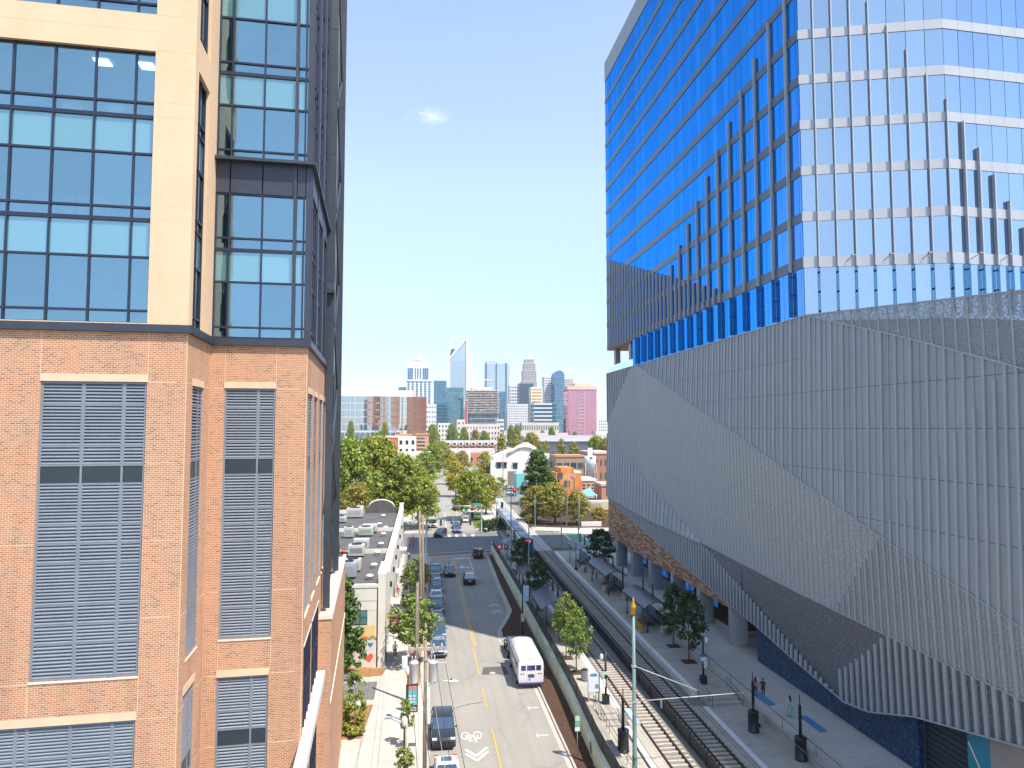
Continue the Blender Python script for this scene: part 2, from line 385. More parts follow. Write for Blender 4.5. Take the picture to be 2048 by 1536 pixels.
# local axes: x along the front, y away from the camera
def wall_grid(mb, x0, x1, z0, z1, holes, put, rev=.22, mi=0):
    """rectangle with rectangular holes; put(u, depth, z) maps to 3D, depth grows inwards"""
    us = sorted({x0, x1, *[max(x0, min(x1, h[i])) for h in holes for i in (0, 1)]}); zs = sorted({z0, z1, *[max(z0, min(z1, h[i])) for h in holes for i in (2, 3)]})
    for i in range(len(us)-1):
        for j in range(len(zs)-1):
            um = (us[i]+us[i+1])/2; zm = (zs[j]+zs[j+1])/2
            if any(h[0] < um < h[1] and h[2] < zm < h[3] for h in holes): continue
            mb.face([put(us[i],0,zs[j]), put(us[i+1],0,zs[j]), put(us[i+1],0,zs[j+1]), put(us[i],0,zs[j+1])], mi)
    for a, b, c, d in holes:
        a, b = max(a, x0), min(b, x1); c, d = max(c, z0), min(d, z1)
        for p, q in (((a,c),(a,d)), ((b,c),(b,d)), ((a,c),(b,c)), ((a,d),(b,d))):
            mb.face([put(p[0],0,p[1]), put(q[0],0,q[1]), put(q[0],rev,q[1]), put(p[0],rev,p[1])], mi)
front = lambda u, d, z: (u, d, z)
bay = lambda u, d, z: (u, 4+d, z)
ret = lambda u, d, z: (0-d, u, z)
SX = 4.14
side = lambda u, d, z: (SX-d, u, z)

def pbox(mb, put, u0, u1, d0, d1, z0, z1, mi=0):
    a = put(u0, d0, z0); b = put(u1, d1, z1); mb.box(a[0], a[1], a[2], b[0], b[1], b[2], mi)

def louver_window(put, u0, u1, z0, z1, ucuts, zcuts, dark=(), slab=(), pitch=.135, name='louver_window'):
    fr = MB(); w = .075
    for u in [u0+.04, *ucuts, u1-.04]: pbox(fr, put, u-w/2, u+w/2, .05, .2, z0, z1)
    for z in [z0+.045, *zcuts, z1-.045]: pbox(fr, put, u0, u1, .062, .19, z-w/2, z+w/2)
    f = fr.build(name, T['louver'], LB)
    sl = MB(); us = [u0+.02, *ucuts, u1-.02]
    zz = sorted([z0+.05, *zcuts, z1-.05])
    bk = MB(); pbox(sl, put, u0+.02, u1-.02, .156, .18, z0+.02, z1-.02, 1)
    for i in range(len(us)-1):
        for j in range(len(zz)-1):
            a, b, c, d = us[i]+w/2, us[i+1]-w/2, zz[j]+w/2, zz[j+1]-w/2
            if any(q[0] < (c+d)/2 < q[1] for q in dark): continue
            # inner frame of the louvre cassette
            for (p, q, r, s_) in ((a, a+.035, c, d), (b-.035, b, c, d)): pbox(sl, put, p, q, .06, .14, r, s_)
            n = max(1, int(round((d-c)/pitch)))
            for k in range(n):
                z = c+(k+.5)*(d-c)/n
                A = put(a, .055, z-.03); B = put(b, .055, z-.03); Cc = put(b, .15, z+.06); D = put(a, .15, z+.06)
                sl.face([A, B, Cc, D]); 
                A2 = put(a, .055, z-.062); B2 = put(b, .055, z-.062); sl.face([A2, B2, B, A])
    sl.build('louver_slats', [T['louver'], T['louverdark']], f, fixn=False)
    for q in slab:
        sb = MB(); pbox(sb, put, u0+.06, u1-.06, .149, .1555, q[0]+.05, q[1]-.05); sb.build('concrete_upstand', T['slabedge'], f)
    for q in dark:
        db = MB()
        for i in range(len(us)-1): pbox(db, put, us[i]+w/2+.004, us[i+1]-w/2-.004, .08, .12, q[0]+w/2+.004, q[1]-w/2-.004)
        db.build('blank_panel', T['spandark'], f)
    return f

def glazed_window(put, u0, u1, ucuts, rows, thick=(), name='window', tm=.06, vis=None, span=None, lead=.0):
    """rows: list of (z, kind) from the bottom; kind of the pane above that z: v, s or m (metal); last entry kind None"""
    vis = vis or T['g_vis']; span = span or T['g_span']
    fr = MB(); zs = [r[0] for r in rows]
    for u in [u0, *ucuts, u1]: pbox(fr, put, u-tm/2, u+tm/2, .0, .16, zs[0], zs[-1])
    for z in zs:
        t = .075 if any(abs(z-k) < .02 for k in thick) else .04
        pbox(fr, put, u0, u1, .012+lead, .15, z-t, z+t)
    f = fr.build(name, T['mullion'], LB)
    gv = MB(); gs = MB(); gm = MB(); us = [u0, *ucuts, u1]
    for i in range(len(us)-1):
        for j in range(len(rows)-1):
            k = 'vsm'.index(rows[j][1])
            a, b, c, d = us[i]+tm/2, us[i+1]-tm/2, zs[j]+.04, zs[j+1]-.04
            e = R_.uniform(-.004, .004)
            gv.face([put(a,.09+e,c), put(b,.09-e,c), put(b,.09+e,d), put(a,.09-e,d)], k)
    gv.build('window_glazing', [vis, span, T['darkmetal']], f, fixn=False)
    return f

Z0 = 28.70
mullF = [26.77, 25.89, 24.33, 23.62, 22.91, 21.39, 20.69, 19.97, 18.45, 17.73, 17.04, 15.74]
hF = [(-5.12, -1.43, 15.74, 26.78), (-13.0, -1.47, 4.5, 14.14)]
wb = MB(); wall_grid(wb, -15, 0, 0, Z0, hF, front); wb.build('front_brick_wall', T['brick'], LB)
lw = louver_window(front, -5.12, -1.43, 15.74, 26.77, [-3.66, -2.245], mullF[1:-1], dark=[(22.91, 23.62)], slab=[(19.97, 20.69), (17.04, 17.73)], pitch=.125)
louver_window(front, -13.0, -1.47, 4.5, 14.14, [-9.5, -8.0, -6.55, -5.5, -5.12, -3.68, -2.26], [12.95, 11.9, 11.2, 9.7, 9.0, 8.3, 6.8, 6.1], dark=[(11.2, 11.9)], slab=[(8.3, 9.0)], pitch=.125)
hB = [(.6, 2.78, 15.81, 26.79), (.57, 2.72, 4.5, 14.2)]
wb = MB(); wall_grid(wb, 0, SX, 0, Z0, hB, bay); wb.build('bay_brick_wall', T['brick'], LB)
louver_window(bay, .6, 2.78, 15.81, 26.78, [2.03], [25.91, 24.39, 23.68, 22.95, 21.47, 20.76, 20.05, 18.56, 17.87, 17.13], dark=[(22.95, 23.68)], slab=[(20.05, 20.76), (17.13, 17.87)], pitch=.125)
louver_window(bay, .57, 2.72, 4.5, 14.2, [2.0], [12.72, 11.96, 11.24, 9.75, 9.0, 8.3, 6.8], dark=[(11.24, 11.96)], slab=[(12.0, 12.7)], pitch=.125)
hR = [(.9, 2.7, 15.95, 26.71), (.75, 2.5, 4.5, 14.66)]
wb = MB(); wall_grid(wb, 0, 4, 0, Z0, hR, ret); wb.build('return_brick_wall', T['brick'], LB)
louver_window(ret, .9, 2.7, 15.95, 26.7, [2.1], [25.9, 24.4, 23.7, 22.95, 21.4, 20.7, 20.0, 18.5, 17.8, 17.1], dark=[(22.95, 23.7)], pitch=.125)
louver_window(ret, .75, 2.5, 4.5, 14.65, [1.9], [12.8, 12.0, 11.25, 9.75, 9.0], dark=[(11.25, 12.0)], pitch=.125)
strips = [(4.6, 6.95), (7.95, 10.05), (11.4, 13.7), (14.66, 16.75)]
low = [(4.6, 8.3), (8.9, 13.2)]
hS = [(a, b, 16.45, 26.62) for a, b in strips]+[(a, b, 1.0, 15.2) for a, b in low]
wb = MB(); wall_grid(wb, 4, 17.5, 0, Z0, hS, side); wb.face([side(17.5,0,0), side(17.5,20,0), side(17.5,20,Z0), side(17.5,0,Z0)])
wb.build('street_brick_wall', T['brick'], LB)
for a, b in strips:
    louver_window(side, a, b, 16.45, 26.61, [(a+b)/2], [25.8, 24.4, 23.7, 22.95, 21.8, 21.2, 20.5, 19.3, 18.6, 17.9], dark=[(22.95, 23.7)], pitch=.125)
for a, b in low:
    glazed_window(side, a, b, [a+(b-a)*k/4 for k in (1, 2, 3)], [(1.0,'v'), (3.2,'v'), (5.5,'s'), (6.5,'v'), (9.5,'s'), (10.6,'v'), (13.2,'v'), (15.18, None)], vis=T['g_side'], span=T['g_side'], name='storefront_window')
for put, u0, u1, z in ((front, -5.15, -1.40, 26.77), (front, -13.1, -1.43, 14.14), (bay, .58, 2.8, 26.78), (bay, .55, 2.75, 14.2), (ret, .88, 2.74, 26.70), (ret, .72, 2.52, 14.65), *[(side, a-.02, b+.02, 26.61) for a, b in strips]):
    l = MB(); pbox(l, put, u0, u1, -.025, .1, z+.01, z+.30); l.build('lintel', T['lintel'], LB)
for put, u0, u1, z in ((front, -5.15, -1.40, 15.74), (bay, .58, 2.8, 15.81), (ret, .88, 2.74, 15.95), *[(side, a-.02, b+.02, 16.45) for a, b in strips], *[(side, a-.05, b+.05, 15.2) for a, b in low]):
    l = MB(); pbox(l, put, u0, u1, -.03, .12, z-.075, z-.005); l.build('window_sill', T['podcap'], LB)
# sealant joints of the brick panels (thin strips standing 3 mm proud)
sj = MB(); e = .012
def vj(put, u, z0, z1): pbox(sj, put, u-e, u+e, -.003, .003, z0, z1)
def hj(put, u0, u1, z): pbox(sj, put, u0, u1, -.003, .003, z-e, z+e)
for u in (-5.15, -1.41): vj(front, u, 27.08, Z0); vj(front, u, 14.5, 15.65)
vj(front, -6.6, 27.0, Z0)
for z in (20.7, 15.66): hj(front, -15, -5.15, z)
for z in (26.78, 23.68, 20.74, 17.87, 14.16, 11.2): hj(front, -1.38, -.35, z)
for z in (26.78, 23.69, 20.8, 17.86, 14.27, 11.3): hj(bay, 2.83, SX-.3, z); hj(bay, .15, .55, z); hj(ret, 2.8, 3.95, z); hj(ret, .02, .85, z)
for u in (.6, 2.79): vj(bay, u, 27.1, Z0); vj(bay, u, 14.55, 15.7)
vj(front, -.03, 0, Z0); vj(bay, SX-.02, 0, Z0); vj(ret, 3.9, 0, Z0)
sj.build('sealant_seam', T['seam'], LB, fixn=False)
# charcoal ledge between brick and glass
lg = MB()
lg.prism([(-15,-.16),(.16,-.16),(.16,3.84),(SX+.16,3.84),(SX+.16,17.5),(SX-.3,17.5),(SX-.3,4.3),(-.3,4.3),(-.3,.3),(-15,.3)], Z0, 29.0)
lg.build('metal_ledge', T['darkmetal'], LB)
# upper storeys, 4.13 m each, floors from 29.0
FL = 4.13; TOPZ = 29.0+FL*12
def rows_from(z, n, first='v'):
    r = []
    for k in range(n):
        b = z+FL*k
        r += [(b+.08, 'v'), (b+.53, 'v'), (b+2.62, 's')]
    r.append((z+FL*n+.08, None)); return r
# front: two-storey windows between cream bands
cw = MB(); hz = [(29.06, 39.9), (41.40, 52.3), (53.8, 64.7), (66.2, 77)]
wall_grid(cw, -15, 0, 29.0, TOPZ, [(-13.0, -1.5, a, b) for a, b in hz], front, rev=.3)
wall_grid(cw, 0, 4, 29.0, TOPZ, [(.55, 2.45, a, b-.45) for a, b in [(29.0, 39.95), (40.85, 51.8), (53.4, 64.4), (65.8, 76.6)]], ret, rev=.3)
cw.build('cream_precast_wall', T['cream'], LB)
cj = MB(); sj = cj
for z in (33.14, 33.7, 37.27, 37.85, 39.96, 41.4, 45.55, 46.1, 29.9+12.7): hj(front, -1.47, -.02, z); hj(ret, .02, .5, z); hj(ret, 2.5, 3.98, z)
for z in (40.7,): hj(front, -15, -1.5, z)
sj.build('precast_seam', T['lintel'], LB, fixn=False)
for a, b in hz:
    us = [-1.5-1.46*k for k in range(1, 8)]
    us = [-2.25]+[-2.25-1.45*k for k in range(1, 8)]
    rr = [(a, 'v'), (a+.5, 'v'), (a+2.6, 's'), (a+4.08, 'v'), (a+4.57, 'v'), (a+6.72, 's'), (a+8.21, 'v'), (a+8.79, 'v'), (b, None)]
    glazed_window(lambda u, d, z: (u, d+.14, z), -12.95, -1.52, sorted(us), rr, thick=(a+4.08, a+8.21))
for a, b in [(29.03, 39.5), (40.85, 51.35), (53.4, 63.9), (65.8, 76.1)]:
    rr = [(a, 'v'), (a+.5, 'v'), (a+2.6, 's'), (a+4.1, 'v'), (a+4.6, 'v'), (a+6.7, 's'), (a+8.2, 'v'), (a+8.7, 'v'), (b, None)]
    glazed_window(lambda u, d, z: ret(u, d+.14, z), .56, 2.44, [1.5], rr)
# recessed bay: two glazed pairs of storeys with a metal band between them
def bay_block(z, n):
    r = []
    for k in range(n):
        b = z+FL*k; r += [(b+.06, 'v'), (b+.53, 'v'), (b+2.55, 's' if k < n-1 else 'v')]
    return r
r1 = [(29.06,'v'),(29.53,'v'),(31.58,'s'),(33.05,'v'),(33.59,'v'),(35.62,None)]
r2 = [(37.2,'v'),(37.66,'v'),(39.74,'s'),(41.25,'v'),(41.77,'v'),(43.87,'s'),(45.38,'v'),(45.9,'v'),(48.0,'s'),(49.5,'v'),(50.0,'v'),(52.1,None)]
r3 = [(53.7+(z-37.2), k) for z, k in r2]
for rr in (r1, r2, r3):
    glazed_window(bay, .03, SX-.05, [.62, 2.02, 3.42, 3.85], rr, thick=(33.05, 41.25, 49.5), tm=.07)
cp = MB(); pbox(cp, bay, 3.39, 3.53, -.09, .1, 29.0, TOPZ); cp.build('bay_post', T['darkmetal'], LB)
bp = MB()
for a, b in ((35.66, 37.16), (52.14, 53.66)):
    for u0, u1 in ((.0,.6), (.64,2.0), (2.04,3.4), (3.55,SX-.22)): pbox(bp, bay, u0+.01, u1-.01, -.02, .1, a, b-.04)
bp.build('metal_band_panel', T['darkmetal'], LB)
for z in (37.08, 53.6):
    l = MB(); l.prism([(0,3.62),(SX+.25,3.62),(SX+.25,17.4),(SX-.1,17.4),(SX-.1,4.08),(0,4.08)], z, z+.14); l.build('band_ledge', T['darkmetal'], LB)
ce = MB(); pbox(ce, bay, SX-.19, SX+.06, -.05, .2, 29.0, TOPZ); ce.build('corner_panel', T['darkmetal'], LB)
# street side above the brick: framed glass bays and metal panels
for k, (a, b) in enumerate([(4.3, 7.3), (7.9, 10.9), (11.5, 14.4)]):
    for z, n in ((29.06, 2), (37.3, 4), (53.8, 4)):
        rr = []
        for q in range(n):
            c = z+FL*q; rr += [(c, 'v'), (c+.5, 'v'), (c+2.6, 's')]
        rr.append((z+FL*n-(1.5 if n == 2 else .1), None))
        glazed_window(side, a, b, [a+1.0, a+2.0], rr, vis=T['g_side'], span=T['g_side'], name='street_window')
sp = MB()
for a, b in ((4.1, 4.26), (7.34, 7.86), (10.94, 11.46), (14.44, 17.5)): pbox(sp, side, a, b, -.10, .16, 29.0, TOPZ)
pbox(sp, side, 4.1, 17.5, -.06, .16, 36.0, 37.05)
sp.build('street_metal_panel', T['darkmetal'], LB)
# exposed steel frame of the street side
def steel_col(x0, x1, y0, y1, z0, z1, name='steel_column'):
    c = MB(); t = .05
    c.box(x0, y0, z0, x1, y0+t, z1); c.box(x0, y1-t, z0, x1, y1, z1); c.box((x0+x1)/2-t/2, y0+t, z0, (x0+x1)/2+t/2, y1-t, z1)
    for z in range(int(z0)+4, int(z1), 8): c.box(x0-.012, y0-.015, z, x1+.012, y0-.001, z+.55)
    return c.build(name, T['steel'], LB)
steel_col(SX+.10, SX+.50, 15.0, 15.45, 14.3, TOPZ)
steel_col(SX+.02, SX+.46, 26.3, 26.9, 14.3, TOPZ)
bx = MB(); bx.box(SX-.2, 14.6, 33.4, SX+.52, 14.97, 33.9); bx.box(SX-.05, 14.62, 33.25, SX+.56, 14.95, 33.39); bx.build('beam_stub', T['steel'], LB)
br = MB()
for k in range(6):
    z = 20+8*k
    br.bar((SX+.2, 15.6, z), (SX+.2, 26.2, z+8), .12, .22); br.bar((SX+.2, 26.2, z), (SX+.2, 15.6, z+8), .12, .22)
br.build('cross_brace', T['steel'], LB)
rw = MB(); rw.box(-15, 17.6, 14.3, SX-.05, 27.5, TOPZ); rw.build('rear_block', T['steel'], LB)
pan = MB()
for k in range(18): pan.box(SX-.06, 17.7+.54*k, 29, SX+.0, 17.7+.54*k+.44, TOPZ-1)
pan.build('corrugated_siding', T['louver'], LB)
# street podium with pale coping, canopy and service doors
pd = MB(); pd.box(0, 13.5, 0, 4.85, 33.5, 14.05); pd.build('podium_wall', T['brick'], LB)
cp = MB(); cp.box(4.0, 13.44, 14.05, 4.92, 13.74, 14.3); cp.box(4.66, 13.74, 14.05, 4.92, 33.5, 14.3); cp.build('podium_coping', T['podcap'], LB)
pr = MB(); pr.box(SX, 13.75, 14.055, 4.65, 33.4, 14.1); pr.build('podium_roof', T['podcap'], LB)
wb_ = MB(); wb_.box(4.84, 13.46, 9.3, 4.9, 33.4, 9.45); wb_.build('podium_string_course', T['podcap'], LB)
ca = MB(); ca.box(SX-.05, -2, 10.72, SX+.42, 13.3, 11.25); ca.build('street_canopy', T['canopy'], LB)
cs = MB(); cs.box(SX-.02, -1.8, 10.66, SX+.36, 13.2, 10.715); cs.build('canopy_soffit', T['wood'], LB)
# rooms behind the clear glass
rm = MB()
for k in range(0, 6):
    z = 29.0+FL*k
    rm.box(-14.8, .5, z-.35, -.35, 7.2, z+.02)
    rm.box(.1, 4.5, z-.35, SX-.4, 9.0, z+.02)
rm.box(-14.9, 7.2, 29, -.3, 7.3, 53.5); rm.box(.05, 9, 29, SX-.35, 9.1, 53.5); rm.box(-.33, .6, 29, -.3, 7.2, 53.5)
rm.build('office_floor', T['room'], LB)
for k, pts in enumerate([[(-6.0, 2.6), (-4.2, 4.4), (-2.4, 2.8)], [(-3.2, 2.9), (-1.9, 3.0)], [(-6.2, 2.2), (-4.7, 3.6), (-2.9, 3.6), (-3.6, 2.0), (-5.4, 1.4), (-2.0, 1.6)], [(-5.0, 2.5), (-3.0, 3.5)]]):
    lp = MB()
    for x, y in pts: lp.box(x-.3, y-.3, 29.0+FL*(k+1)-.42, x+.3, y+.3, 29.0+FL*(k+1)-.37)
    lp.build('ceiling_light', T['lightpanel'], LB)
fu = MB()
for x in (-5.6, -4.6, -2.75): fu.box(x, 1.3, 33.5, x+.9, 2.1, 34.35); 
for x in (-6.0, -4.2, -2.2): fu.box(x, 3, 37.6, x+.6, 3.5, 38.9)
fu.build('lounge_furniture', T['furn'], LB)
# ================================================================ ground, roads, pavements
def asphalt_mat(name, base, tracks=True, bx=0.0):
    m, nt, out = _mat(name); v = geo_pos(nt)
    n1 = noise(nt, v, .12, 5, .6); n2 = noise(nt, v, 14, 3); n3 = noise(nt, geo_pos(nt, (1.4, .06, 1)), 1.0, 4)
    c = ramp(nt, n1, [(.25, tuple(b*.8 for b in base)), (.75, tuple(b*1.2 for b in base))])
    c = mixc(nt, .5, c, ramp(nt, n2, [(.3, tuple(b*.72 for b in base)), (.7, tuple(b*1.3 for b in base))]))
    if tracks: c = mixc(nt, ramp(nt, n3, [(.45, (0,0,0)), (.75, (.45,.45,.45))]), c, tuple(b*.72 for b in base))
    sp = noise(nt, v, .7, 6, .7); c = mixc(nt, ramp(nt, sp, [(.66, (0,0,0)), (.74, (.4,.4,.4))]), c, tuple(b*.5 for b in base))
    vo = nt.nodes.new('ShaderNodeTexVoronoi'); vo.feature = 'DISTANCE_TO_EDGE'; vo.inputs['Scale'].default_value = .11
    wv = N(nt, 'ShaderNodeVectorMath', operation='ADD'); nt.links.new(v, wv.inputs[0])
    nz = nt.nodes.new('ShaderNodeTexNoise'); nz.inputs['Scale'].default_value = .5; nt.links.new(v, nz.inputs['Vector'])
    s2 = N(nt, 'ShaderNodeVectorMath', operation='SCALE'); s2.inputs['Scale'].default_value = 3.0; nt.links.new(nz.outputs['Color'], s2.inputs[0]); nt.links.new(s2.outputs[0], wv.inputs[1]); nt.links.new(wv.outputs[0], vo.inputs['Vector'])
    c = mixc(nt, ramp(nt, vo.outputs['Distance'], [(.002, (.35,.35,.35)), (.008, (0,0,0))]), c, tuple(b*.45 for b in base))
    p = principled(nt, out, c, .88, 0, .25); bump(nt, p, n2, .25, .01); return m
def concrete_mat(name, base, sx=1.5, sy=1.5, stain=.35):
    m, nt, out = _mat(name); v = geo_pos(nt)
    n1 = noise(nt, v, .35, 5, .6); n2 = noise(nt, v, 9, 3); st = noise(nt, v, .9, 6, .65)
    c = ramp(nt, n1, [(.3, tuple(b*.86 for b in base)), (.7, tuple(min(1, b*1.1) for b in base))])
    c = mixc(nt, .25, c, ramp(nt, n2, [(.3, tuple(b*.7 for b in base)), (.7, base)]))
    c = mixc(nt, ramp(nt, st, [(.55, (0,0,0)), (.72, (stain,)*3)]), c, tuple(b*.45 for b in base))
    b = nt.nodes.new('ShaderNodeTexBrick'); b.offset = 0; b.inputs['Scale'].default_value = 1; b.inputs['Brick Width'].default_value = sx; b.inputs['Row Height'].default_value = sy
    b.inputs['Mortar Size'].default_value = .018; nt.links.new(v, b.inputs['Vector'])
    c = mixc(nt, b.outputs['Fac'], c, tuple(x*.62 for x in base))
    p = principled(nt, out, c, .85, 0, .3); bump(nt, p, n2, .15, .01); return m
T['asphalt'] = asphalt_mat('sunbleached_asphalt', (.30,.281,.245))
T['asphalt2'] = asphalt_mat('cross_street_asphalt', (.175,.175,.17), True)
T['patch'] = M('asphalt_patch', (.10,.092,.085), .9, 0, .2, 2)
T['side'] = concrete_mat('pavement_concrete', (.50,.46,.40), 1.5, 1.5, .22)
T['plat'] = concrete_mat('platform_concrete', (.42,.38,.32), 1.8, 1.8, .6)
T['kerb'] = concrete_mat('kerb_concrete', (.46,.42,.36), 3.0, 3.0, .3)
T['edge'] = M('platform_edge_tiles', (.66,.64,.60), .7, 0, .1, 2)
T['mulch'] = M('pine_straw_mulch', (.32,.175,.075), .95, 0, .4, 3, .1, bmp=.8)
T['mulchred'] = M('dark_bark_mulch', (.085,.05,.034), .95, 0, .35, 3, .1, bmp=.8)
T['earth'] = M('town_ground', (.20,.185,.155), .95, 0, .25, .02)
T['lawn'] = M('mown_grass', (.10,.155,.03), .95, 0, .3, .8, .1, bmp=.5)
T['white'] = M('white_road_paint', (.72,.70,.66), .7, 0, .16, 4)
T['yellow'] = M('yellow_road_paint', (.62,.36,.05), .7, 0, .2, 3)
T['redlane'] = M('red_brick_crossing', (.20,.085,.075), .85, 0, .25, 2)
T['greenlane'] = M('green_cycle_lane_paint', (.04,.33,.15), .75, 0, .15, 1)
T['ballast'] = M('track_ballast', (.21,.195,.175), .95, 0, .5, 5, .2, bmp=1.0)
T['ballastlit'] = T['ballast']
T['rail'] = M('rusty_rail', (.10,.055,.038), .5, .5, .25, 3)
T['sleeper'] = M('concrete_sleeper', (.46,.40,.33), .85, 0, .2, 2)
gr = MB(); gr.face([(-3000,-200,-.02),(3000,-200,-.02),(3000,4500,-.02),(-3000,4500,-.02)]); kind(gr.build('ground', T['earth'], fixn=False), 'structure')
bend = lambda y: 0.0 if y < 172 else .0185*(y-172)
def strip(name, x0, x1, y0, y1, z, mat, par=None, seg=1, sh=None):
    mb = MB(); sh = sh or bend; fx0 = x0 if callable(x0) else (lambda y: x0+sh(y)); fx1 = x1 if callable(x1) else (lambda y: x1+sh(y))
    ys = [y0+(y1-y0)*k/seg for k in range(seg+1)]
    for a, b in zip(ys[:-1], ys[1:]): mb.face([(fx0(a),a,z),(fx1(a),a,z),(fx1(b),b,z),(fx0(b),b,z)])
    return mb.build(name, mat, par, fixn=False)
kl = lambda y: .45+(y-57)*.0145 if y < 172 else 1.5+bend(y)      # left kerb line
kr = lambda y: 11.55
road = strip('road', kl, lambda y: 13.45+bend(y), 10, 700, 0.0, T['asphalt'], seg=14); kind(road, 'structure')
cs = MB(); cs.face([(-400,145.3,.004),(400,143.0,.004),(400,163,.004),(40,164,.004),(14,172,.004),(-400,172,.004)]); crossroad = cs.build('cross_road', T['asphalt2'], fixn=False); kind(crossroad, 'structure')
def mark(mb, name='road_marking', mat=None): return mb.build(name, mat or T['white'], road, fixn=False)
z1 = .009
y_ = MB()
for (a, b) in ((119, 137.2), (96, 119), (83.3, 96)):
    y_.face([(6.18,a,z1),(6.30,a,z1),(6.30,b,z1),(6.18,b,z1)]); y_.face([(6.46,a,z1),(6.58,a,z1),(6.58,b,z1),(6.46,b,z1)])
mark(y_, 'double_yellow_line', T['yellow'])
for a, b in ((73.8, 82.5), (65.2, 70.2), (52, 60.6), (40, 48)):
    y_ = MB(); y_.face([(6.02,a,z1),(6.14,a,z1),(6.14,b,z1),(6.02,b,z1)]); mark(y_, 'yellow_dash', T['yellow'])
y_ = MB()
for o in (0, .3): y_.face([(9.75+o,176,z1),(9.87+o,176,z1),(9.87+o+bend(260),260,z1),(9.75+o+bend(260),260,z1)])
mark(y_, 'double_yellow_line', T['yellow'])
l_ = MB(); l_.face([(6.3,172.5,z1),(6.42,172.5,z1),(6.5+bend(215),215,z1),(6.38+bend(215),215,z1)]); mark(l_, 'lane_line')
l_ = MB(); l_.face([(6.35,138.2,z1),(11.9,138.9,z1),(11.9,139.45,z1),(6.35,138.75,z1)]); mark(l_, 'stop_line')
l_ = MB(); l_.face([(9.3,119.5,z1),(9.42,119.5,z1),(9.42,138.4,z1),(9.3,138.4,z1)]); mark(l_, 'lane_line')
ar = MB(); ar.face([(7.0,130.2,z1),(7.75,129.2,z1),(7.75,131.3,z1)])
for k in range(5):
    a0, a1 = 7.75+.26*k, 7.75+.26*(k+1); f = lambda x: 130.25-(x-7.75)**2*.75
    ar.face([(a0,f(a0)-.32,z1),(a1,f(a1)-.32,z1),(a1,f(a1)+.32,z1),(a0,f(a0)+.32,z1)])
mark(ar, 'turn_arrow')
rb = MB(); rb.face([(kl(143),141.6,.0045),(14.3,144.6,.0045),(14.3,147.2,.0045),(kl(146),144.3,.0045)]); mark(rb, 'brick_crossing', T['redlane'])
l_ = MB()
for o in (-.2, 2.75): l_.face([(kl(143),141.6+o,.012),(14.3,144.6+o,.012),(14.3,144.78+o,.012),(kl(143),141.78+o,.012)])
mark(l_, 'crossing_border')
for x in (6.5, 8.2, 10.0, 12.0): l_ = MB(); l_.face([(x,166.7,.012),(x+.6,166.7,.012),(x+.6,169.6,.012),(x,169.6,.012)]); mark(l_, 'crosswalk_bar')
# parking ticks, bicycle signs, patch
for px, py, d in ((890,1325,-1), (898,1466,-1), (905,1524,-1), (1018,1294,1), (1025,1327,1), (1058,1416,1), (1076,1471,1)):
    x, y = G(px, py); t = MB()
    if d < 0: t.face([(x-.9,y-.05,z1),(x,y-.05,z1),(x,y+.05,z1),(x-.9,y+.05,z1)]); t.face([(x,y-.3,z1),(x+.1,y-.3,z1),(x+.1,y+.3,z1),(x,y+.3,z1)])
    else: t.face([(x,y-.05,z1),(x+.9,y-.05,z1),(x+.9,y+.05,z1),(x,y+.05,z1)]); t.face([(x-.1,y-.3,z1),(x,y-.3,z1),(x,y+.3,z1),(x-.1,y+.3,z1)])
    mark(t, 'parking_tick')
def ring(mb, x, y, r, w, z, n=20, sy=1.0):
    for k in range(n):
        a, b = 2*math.pi*k/n, 2*math.pi*(k+1)/n
        mb.face([(x+r*math.cos(a),y+sy*r*math.sin(a),z),(x+r*math.cos(b),y+sy*r*math.sin(b),z),(x+(r-w)*math.cos(b),y+sy*(r-w)*math.sin(b),z),(x+(r-w)*math.cos(a),y+sy*(r-w)*math.sin(a),z)])
def stroke(mb, x0, y0, x1, y1, w, z):
    d = math.hypot(x1-x0, y1-y0); nx, ny = -(y1-y0)/d*w/2, (x1-x0)/d*w/2
    mb.face([(x0+nx,y0+ny,z),(x1+nx,y1+ny,z),(x1-nx,y1-ny,z),(x0-nx,y0-ny,z)])
def bike(x, y, s, f=1, sy=1.9):
    b = MB(); zz = z1
    ring(b, x-.55*s, y, .38*s, .07*s, zz, 20, sy); ring(b, x+.55*s, y, .38*s, .07*s, zz, 20, sy)
    P = lambda u, v: (x+u*s, y+f*v*s*sy)
    for i, ((a, c), (d, e)) in enumerate([((-.55,0),(-.22,.5)), ((-.22,.5),(.32,.5)), ((.32,.5),(.05,-.02)), ((.05,-.02),(-.22,.5)), ((-.55,0),(.05,-.02)), ((.55,0),(.3,.68)), ((-.32,.62),(-.1,.62)), ((.18,.70),(.42,.66))]):
        p, q = P(a, c), P(d, e); stroke(b, p[0], p[1], q[0], q[1], .075*s, zz+.0003*(i % 3+1))
    return b
x, y = G(943, 1471); b = bike(x, y, .92, -1, 2.0); mark(b, 'bicycle_symbol')
cv = MB()
for o in (0, .75): stroke(cv, x-.75+.1, y-2.5-o, x+.12, y-3.7-o, .22, z1); stroke(cv, x+.12, y-3.7-o, x+1.05, y-2.3-o, .22, z1+.0004)
mark(cv, 'chevron')
x, y = G(993, 1224); b = bike(x, y, .8, 1, 2.4); mark(b, 'bicycle_symbol')
cv = MB(); stroke(cv, x-.7, y+3.2, x, y+4.2, .2, z1); stroke(cv, x, y+4.2, x+.75, y+3.2, .2, z1+.0004); mark(cv, 'chevron')
pt = MB(); a, b = G(962, 1342), G(1012, 1331); c, d = G(1012, 1345), G(962, 1344)
